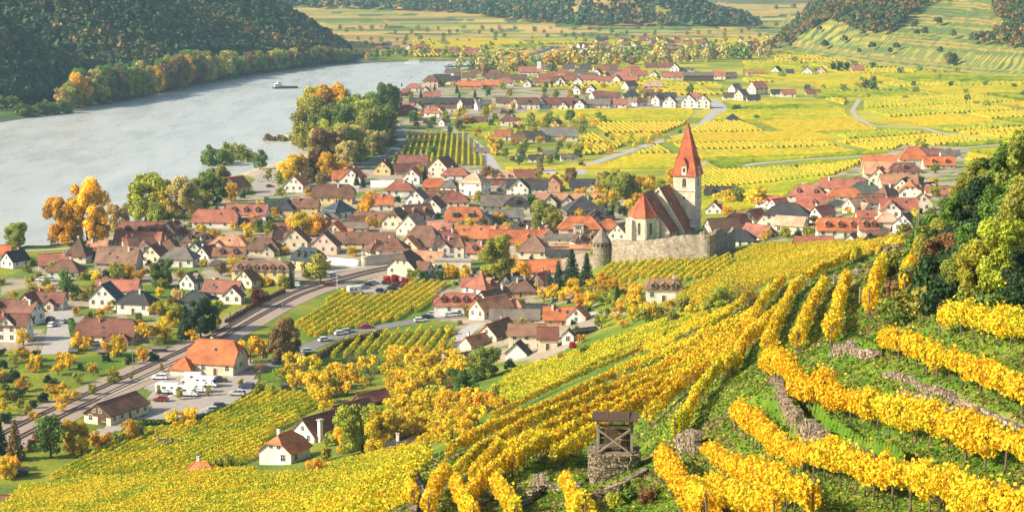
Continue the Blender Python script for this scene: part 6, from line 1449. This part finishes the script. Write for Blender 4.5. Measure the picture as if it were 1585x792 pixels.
camper(259,609,175,6.6,'long white caravan behind the dark red car','caravan'); camper(288,613,-6,6.6,'white camper van nearest the viewer, right of the caravan'); camper(305,607,-6,6.6,'white camper van in the middle row of the car park'); camper(319,598,-14,6.8,'large white camper van with an over-cab bed, at the right of its row'); camper(297,592,176,5.8,'white camper van with a green side panel, nearest the station terrace',box=1)
gb2='cars in the lower parking bays'
for a in [(599,440,15,'g'),(611,445,20,'d'),(621,441,20,'r'),(607,449,20,'d'),(602,455,20,'d'),(563,447,30,'s'),(570,443,30,'d'),(578,440,30,'s'),(590,452,20,'b'),(628,444,20,'R'),(661,434,20,'s'),(674,428,25,'g'),(682,423,25,'w'),(688,419,25,'s'),(668,431,25,'d')]: car(*a,group=gb2)
camper(550,455,28,5.6,'white van at the left end of the lower parking bays')
for a in [(478,546,12,'s'),(503,528,30,'w'),(528,518,25,'w'),(539,515,25,'s'),(568,508,20,'R')]: car(*a,group='cars on the curved station street')
for a in [(651,498,15,'w'),(661,493,20,'d'),(697,490,8,'w'),(708,489,8,'s'),(672,488,15,'s')]: car(*a,group='cars in front of the white inn')
for a in [(54,434,0,'w'),(68,435,0,'w'),(79,435,0,'s'),(457,443,160,'w'),(81,505,80,'w'),(78,496,80,'d'),(98,500,85,'s'),(623,229,70,'d'),(403,281,5,'w'),(412,276,5,'s'),(423,279,5,'w'),(430,273,0,'R'),(418,290,5,'d'),(510,443,20,'r'),(516,428,20,'s'),(502,430,15,'w'),(148,534,5,'w'),(431,564,10,'d')]: car(*a,group='cars parked around the village')
# ------------------------------------------------------------------ boats
def hull(m,L,W,H,mi=0):
    st=[(-.5,.75),(-.42,1),(.25,1),(.42,.7),(.5,.08)]; V=[];
    for t,w in st: V+=[(t*L,-w*W/2,H),(t*L,w*W/2,H),(t*L*.96,w*W*.38,-.6),(t*L*.96,-w*W*.38,-.6)]
    F=[]
    for i in range(len(st)-1):
        a=4*i;b=a+4
        for k in range(4): F.append((a+k,b+k,b+(k+1)%4,a+(k+1)%4))
    F+=[(3,2,1,0),(4*len(st)-4,4*len(st)-3,4*len(st)-2,4*len(st)-1)]; m.add(V,F,mi)
def boat(px,py,L,W,H,yaw,label,cabins,name='river_boat',col=(.06,.07,.08)):
    x,y=flat(px,py,WZ); root=link(name,None,None,(float(x),float(y),WZ+.1),math.radians(yaw)); tag(root,label,'boat'); m=MB(); hull(m,L,W,H); m.build('hull',M['paint'],root,color=col)
    m=MB(); m.box((L*.1,0,H+.12),(L*.7,W*.8,.2),0); m.build('deck',M['greywood'],root)
    for (cx_,l,w,z,h) in cabins:
        m=MB(); m.box((cx_,0,z+h/2),(l,w,h),0); m.box((cx_,0,z+h*.62),(l*1.01,w*1.01,h*.28),1); m.box((cx_,0,z+h+.06),(l*1.08,w*1.08,.12),0); m.build('cabin',[M['white'],M['glass']],root)
    m=MB(); m.tube((cabins[0][0],0,H),(cabins[0][0],0,H+6),.1,.05,6); m.build('mast',M['white'],root)
boat(442,137,24,6.5,1.8,22,'dark river tug with white deckhouses in the middle of the river',[(-7,7,4.6,1.8,2.3),(-6,3.6,3.4,4.2,2.0)])
boat(712,104,34,8,1.4,8,'long dark barge moored by the trees at the far river bend',[(-12,5,5,1.5,2.2)])
boat(641,98,20,5,1.2,0,'small white passenger boat at the far landing stage',[(0,12,3.6,1.2,2)],col=(.8,.8,.78))
# ------------------------------------------------------------------ the vineyard hut, kiln, terrace walls
hx,hy,hb=G(953,737); hx,hy=float(hx),float(hy)+1.6; hz=hb+1.2; s=spx((hx,hy,hz)); hut=link('timber_hut',None,None,(hx,hy,hz+.35),math.radians(-4)); tag(hut,'open timber hut with crossed braces and a plank roof on a dry stone base','hut')
w,d,h=2.75,2.2,2.55
for a,b in((-1,-1),(1,-1),(1,1),(-1,1)):
    m=MB(); m.box((a*(w/2-.1),b*(d/2-.1),h/2),(.2,.2,h+.1*b),0); m.build('corner_post',M['greywood'],hut)
for (a,b,y) in(((-w/2+.1,.1),(w/2-.1,h-.55),-d/2-.02),((w/2-.1,.1),(-w/2+.1,h-.55),-d/2-.12)):
    m=MB(); m.tube((a[0],y,a[1]),(b[0],y,b[1]),.1,.1,4); m.build('brace',M['greywood'],hut)
m=MB(); m.box((0,-d/2+.1,h-.45),(w,.16,.18),0); m.build('beam',M['greywood'],hut)
for _y,_z in((-d/2+.1,.1),(d/2-.1,h-.3)): m=MB(); m.box((0,_y,_z),(w,.16,.18),0); m.build('beam',M['greywood'],hut)
m=MB()
for i in range(17): m.box((-w/2-.35+(w+.7)*(i+.5)/17,0,h+.08+.01*(i%2)),((w+.7)/17-.012,d+1.0,.16),0)
r=m.build('plank_roof',M['wood'],hut); r.rotation_euler=(math.radians(-2),0,0)
m=MB(); m.box((w/2+.3,0,h-.55),(.07,d+.6,.9),0); o=m.build('side_flap',M['wood'],hut); o.rotation_euler=(0,math.radians(-14),0)
m=MB()
for i in range(5): m.box((0,d/2-.04,.2+i*.36),(w,.05,.3),0)
m.build('back_shade_boarding',M['wood'],hut)  # boards added behind the open frame to make its inside dark
m=MB()
for i in range(26): m.tube((-1.15+.15*(i%13),-.9,.15+.2*(i//13)),(-1.15+.15*(i%13),.4,.15+.2*(i//13)),.07,.07,6)
o=m.build('firewood_pile',M['post'],None,(hx-.3,hy+.2,hz+.35)); tag(o,'pile of cut firewood stored inside the timber hut','firewood',kind='stuff')
rb=random.Random(3); bl=link('stored_barrel',None,None,(hx+.8,hy+.1,hz+.4)); m=MB(); m.tube((0,0,0),(0,0,.45),.42,.5,14,0,False); m.tube((0,0,.45),(0,0,1.2),.5,.42,14,0); m.build('staves',M['wood'],bl); m=MB(); m.tube((0,0,.25),(0,0,.33),.5,.51,14,0,False); m.tube((0,0,.85),(0,0,.93),.51,.5,14,0,False); m.build('hoop',M['metal'],bl); tag(bl,'dark barrel stored inside the timber hut','barrel')
def drystone(name,P,hgt,label,th=.55,seed=1,sz=.3,lift=0,off=0.0,flat_top=None):
    """wall of separate rough stones along a world polyline"""
    P=smoothline([(p[0],p[1]) for p in P],.35,1); T=np.gradient(P,axis=0); T/=np.linalg.norm(T,axis=1)[:,None]; r=random.Random(seed); m=MB(); o=(P[0][0],P[0][1],float(Hg(*P[0])))
    L=np.concatenate([[0],np.cumsum(np.linalg.norm(np.diff(P,axis=0),axis=1))]); z=0
    n_=len(P); Nn=np.stack([-T[:,1],T[:,0]],1); zg=(Hg(P[:,0],P[:,1]) if flat_top is None else np.full(len(P),flat_top-hgt))+lift-o[2]; hl=hgt*.78+0*L; A=P+Nn*th*.40-np.array(o[:2]); B=P-Nn*th*.40-np.array(o[:2])
    for i in range(n_-1): m.add([(A[i][0],A[i][1],zg[i]-.6),(A[i+1][0],A[i+1][1],zg[i+1]-.6),(A[i+1][0],A[i+1][1],zg[i+1]+hl[i+1]),(A[i][0],A[i][1],zg[i]+hl[i]),(B[i][0],B[i][1],zg[i]-.6),(B[i+1][0],B[i+1][1],zg[i+1]-.6),(B[i+1][0],B[i+1][1],zg[i+1]+hl[i+1]),(B[i][0],B[i][1],zg[i]+hl[i])],[(1,0,3,2),(4,5,6,7),(3,7,6,2)],0)
    while z<hgt:
        ch_=sz*r.uniform(.5,.85); t=r.uniform(-.2,0)
        while t<L[-1]:
            w=sz*r.uniform(.7,1.9); tc=min(t+w/2,L[-1]); x=np.interp(tc,L,P[:,0]);y=np.interp(tc,L,P[:,1]); k=min(len(T)-1,int(np.searchsorted(L,tc))); a=math.atan2(T[k][1],T[k][0])
            loc=hgt*(.86+.2*vnoise(tc/2.2,0.3,seed)) if flat_top is None else hgt-.15 
            if z<loc:
                g=float(Hg(x,y)) if flat_top is None else flat_top-hgt+.25; loc_=0; j=r.uniform(-.07,.07); m.box((x-o[0]-math.sin(a)*j,y-o[1]+math.cos(a)*j,g-.25+z+ch_/2-o[2]+lift),(w*.96,th*r.uniform(.8,1.1),ch_*.95),0,a+r.uniform(-.08,.08),r.uniform(.85,.98))
            t+=w
        z+=ch_
    ob=m.build(name,M['drystone'],None,o); tag(ob,label,'stone wall','dry stone walls of the near terraces'); return ob
LBW=['long dry stone wall under the longest vine row on the right terraces','low continuation of the long terrace wall toward the bottom right','short pale stone wall at the head of the second terrace','low stone edging under the second vine row','sloping stone edge left of the hut, at the bottom','small square stone wall end between two golden rows']
for i,((W_,hw),lb) in enumerate(zip(WALLW,LBW)): drystone('terrace_wall',W_,hw*.9+.1,lb,.6,i,.3,-.55*hw)
drystone('terrace_wall',[(hx-1.65,hy+1.3),(hx-1.65,hy-1.45),(hx+1.65,hy-1.45),(hx+1.65,hy+1.3)],1.8,'rough stone base carrying the timber hut',.6,44,.3,0,0,hz+.33)
_m=MB(); _m.box((0,0,0),(3.1,2.7,2.4),0); tag(_m.build('stone_platform',M['drystone'],None,(hx,hy,hz-.9)),'flat stone floor under the timber hut','platform')
for i,(pts,h,lb) in enumerate([([(640,735),(655,768),(640,800)],.8,'narrow stone edging beside the path at the foot of the near slope'),([(1050,700),(1066,694),(1080,699)],1.6,'small ruined stone kiln right of the timber hut'),([(1300,438),(1312,430),(1330,424)],1.0,'rough grey stones under the crest pole'),([(1368,408),(1376,398),(1388,394)],1.6,'grey rock face beside the top of the crest rows'),([(1000,735),(960,760),(890,782)],.7,'low sunken stone wall below the hut'),([(1395,610),(1440,628),(1500,650)],.5,'broken stone line above the longest vine row')]): drystone('terrace_wall',[G(*p) for p in pts],h,lb,.6,20+i,.32)
# ------------------------------------------------------------------ poles
def pole(px,py,hpx,label,arms=0,cat='pole',mat='greywood',name='utility_pole',r=.13):
    x,y,z=G(px,py); s=spx((x,y,z)); h=hpx/s; o=link(name,None,None,(x,y,z)); m=MB(); m.tube((0,0,-.5),(0,0,h),r,r*.7,8); m.build('shaft',M[mat],o)
    for k in range(arms): m=MB(); m.box((0,0,h-.5-k*.9),(2.0,.14,.14),0); m.build('cross_arm',M[mat],o)
    tag(o,label,cat)
pole(206,572,42,'tall wooden pole beside the railway near the gardens'); pole(357,507,24,'wooden pole beside the railway above the station'); pole(522,447,22,'white signal post between the railway tracks and the vines',0,'post','white','signal_post',.1); pole(1421,370,50,'slender dark pole among the bushes at the top of the crest',1)
pole(1291,442,20,'leaning wooden pole with a crossbar on the crest, left of two',1); pole(1331,470,26,'wooden post standing in the grass on the crest',0); pole(949,309,30,'tall white floodlight mast in front of the autumn trees',1,'mast','white','light_mast',.1); pole(830,296,16,'thin white mast by the long dark roof',0,'mast','white','light_mast',.08); pole(892,288,20,'white mast with crossbars behind the long hall',2,'mast','white','light_mast',.1)
pole(715,128,20,'white flagpole beside the twin red halls',0,'flagpole','white','flagpole',.14); pole(98,372,30,'slim white post under the orange waterside trees',0,'post','white','shore_post',.25); pole(145,650,30,'wooden pole beside the barn yard',0); pole(60,560,34,'wooden pole among the gardens at the left',0); pole(300,500,18,'small pole beside the railway above the station roof',0); pole(438,480,16,'short pole on the railway verge',0); pole(610,520,14,'thin pole beside the curved station street',0)
# small white leftovers: bins, benches at the station terrace
for i,(px,py) in enumerate([(292,584),(298,585),(304,583),(310,585)]):
    x,y,z=G(px,py); o=link('terrace_table',None,None,(x,y,z+.08)); m=MB(); m.box((0,0,.72),(1.0,1.0,.05),0); m.build('table_top',M['white'],o); m=MB(); m.tube((0,0,0),(0,0,.7),.05,.05,6); m.tube((0,0,0),(0,0,.04),.3,.28,8); m.build('table_leg',M['metal'],o)
    for k in range(4):
        a=k*PI/2; m=MB(); m.box((0,0,.45),(.42,.42,.05),0); m.box((.2,0,.7),(.05,.42,.5),0)
        for sx in(-.17,.17):
            for sy in(-.17,.17): m.box((sx,sy,.22),(.04,.04,.44),0)
        c=m.build('terrace_chair',M['white'],None,(x+.8*math.cos(a),y+.8*math.sin(a),z+.08),a); tag(c,'white café chair at the tables below the station canopy','chair','café chairs below the station canopy')
    tag(o,'white café table below the station canopy','table','café tables below the station canopy')
# ------------------------------------------------------------------ grass, weeds and fallen leaves on the near slope
def cover(name,label,n,ymax,size,cols,seed,keep,up=1.0,asp=1.0,cat='grass'):
    rng=np.random.default_rng(seed); y=np.exp(rng.uniform(math.log(70),math.log(ymax),n)); u=rng.uniform(-.12,.31,n); x=u*(y+12); z=Hg(x,y); m=keep(x,y,z,rng); x,y,z=x[m],y[m],z[m]; n=len(x)
    s=size*rng.uniform(.5,1.5,n)*np.clip(y/130,.8,2.2); B=np.tile([0,0,up],(n,1)); V,F=leafquads(np.stack([x,y,z+s*.18],1),s,rng,B if up<.5 else B*1.2,1.0,asp); k=rng.integers(0,len(cols),n); C=np.array(cols)[k]*rng.uniform(.6,1.35,(n,1))
    tag(link(name,npmesh(name,V,F,M['vine'],C)),label,cat,kind='stuff')
kh=lambda x,y,z,r:(z>26)&(vnoise(x/1.3,y/1.3,3)+r.normal(0,.2,len(x))>.35)
cover('grass','rough green grass and weeds between the near vine rows',430000,340,.15,[(.09,.19,.012),(.12,.23,.018),(.18,.28,.02),(.07,.13,.012),(.24,.26,.04),(.22,.18,.07)],91,kh,.35)
cover('dry_weeds','dry straw coloured weeds on the terrace edges',90000,330,.22,[(.34,.25,.10),(.28,.19,.09),(.22,.20,.05)],92,lambda x,y,z,r:(z>30)&(fbm(x/7,y/7,44)>.53),.2)
cover('fallen_leaves','yellow leaves fallen on the grass under the vines',70000,260,.13,[(.80,.58,.04),(.70,.42,.03),(.45,.25,.06)],93,lambda x,y,z,r:(z>40)&(fbm(x/3,y/3,45)>.42),1.4)

# ------------------------------------------------------------------ garden shrubs and small trees between the houses
def clear(x,y,pad):
    for fx,fy,a,b,t in FOOT:
        dx,dy=x-fx,y-fy
        if abs(dx)>40 or abs(dy)>40: continue
        u=dx*math.cos(t)+dy*math.sin(t); v=-dx*math.sin(t)+dy*math.cos(t)
        if abs(u)<a+pad and abs(v)<b+pad: return False
    return True
RDW=[(polyW(p),w) for _,p,w,_ in ROADS]+[(polyW(mid),20)]
def gardens(poly,n,specs,seed,group,pad=1.2,mind=4.0):
    r=random.Random(seed); xs=[p[0] for p in poly];ys=[p[1] for p in poly]; pts=[];k=0
    while len(pts)<n and k<n*40:
        k+=1; x=r.uniform(min(xs),max(xs)); y=r.uniform(min(ys),max(ys))
        if not bool(inpoly(x,y,poly)): continue
        X,Y,Z=G(x,y)
        if not clear(X,Y,pad) or any(abs(X-a)<mind and abs(Y-b)<mind for a,b,_,_ in pts): continue
        if any(float(segdist(X,Y,P))<w/2+1.5 for P,w in RDW): continue
        pts.append((X,Y,x,y))
    for X,Y,x,y in sorted(pts,key=lambda p:-p[1]):
        kd,c,h0,h1,w=r.choice(specs); T(x,y,r.uniform(h0,h1),kd,c,w,group=group)
SP=[('bush','M',7,13,1.1),('bush','G',7,13,1.1),('bush','D',7,12,1.0),('bush','L',7,12,1.1),('fruit','Y',12,20,1.1),('fruit','O',12,18,1.1),('fruit','L',12,20,1.1),('bush','B',6,10,1.1)]
gardens(VILL[0],85,SP,101,'garden shrubs and small trees between the village houses')
gardens([(0,400),(100,400),(300,440),(340,480),(300,500),(240,545),(100,540),(0,545)],60,[(a,b,c*1.3,d*1.3,e) for a,b,c,d,e in SP],102,'garden shrubs around the houses at the left',1.5,5)
gardens(VILL[1],32,SP,103,'garden shrubs of the upper village',.8,4)
gardens(VILL[4],26,SP,104,'garden shrubs around the winery',1.0,4)
gardens([(300,290),(460,300),(560,300),(560,350),(300,352)],20,SP,105,'garden shrubs near the riverside houses',1,5)

for pts,h,w,cs,lb in (([(492,556),(515,543),(545,530),(590,520)],1.9,.7,[(.26,.13,.06),(.20,.14,.05),(.14,.14,.04)],'long clipped brown hedge below the curved station street'),([(110,500),(113,520),(118,545)],1.8,.8,[(.10,.20,.03),(.14,.24,.03)],'clipped green hedge beside the garden street'),([(350,500),(400,470),(440,452)],1.3,.6,[(.26,.08,.04),(.18,.16,.04)],'low russet hedge along the railway verge'),([(215,658),(285,655),(340,643),(392,612)],1.4,.8,[(.06,.14,.02),(.10,.18,.03)],'dark green hedge between the car park and the vines')):
    rg=np.random.default_rng(7); P=smoothline(polyW(pts),2.0); org=np.array([P[0][0],P[0][1],float(Hg(*P[0]))]); V,F,C=rowfoliage(P,130,.32,.05,h,w,.3,rg,org); C=np.array(cs)[rg.integers(0,len(cs),len(F))]*rg.uniform(.7,1.3,(len(F),1)); tag(link('hedge',npmesh('hedge',V,F,M['vine'],C),None,tuple(org)),lb,'hedge')
settle_labels()
m=MB(); m.box((0,4700,240),(9000,9700,520),0)
hz=m.build('haze',None); hz.data.materials.clear(); hm=bpy.data.materials.new('haze'); hm.use_nodes=True; n=hm.node_tree.nodes; n.remove(n['Principled BSDF']); v=n.new('ShaderNodeVolumePrincipled'); hm.node_tree.links.new(v.outputs[0],n['Material Output'].inputs['Volume'])
v.inputs['Density'].default_value=0.00007; v.inputs['Color'].default_value=(.50,.80,.95,1); v.inputs['Anisotropy'].default_value=.1; hz.data.materials.append(hm); hz['kind']='stuff'; hz['label']='pale autumn haze filling the valley'
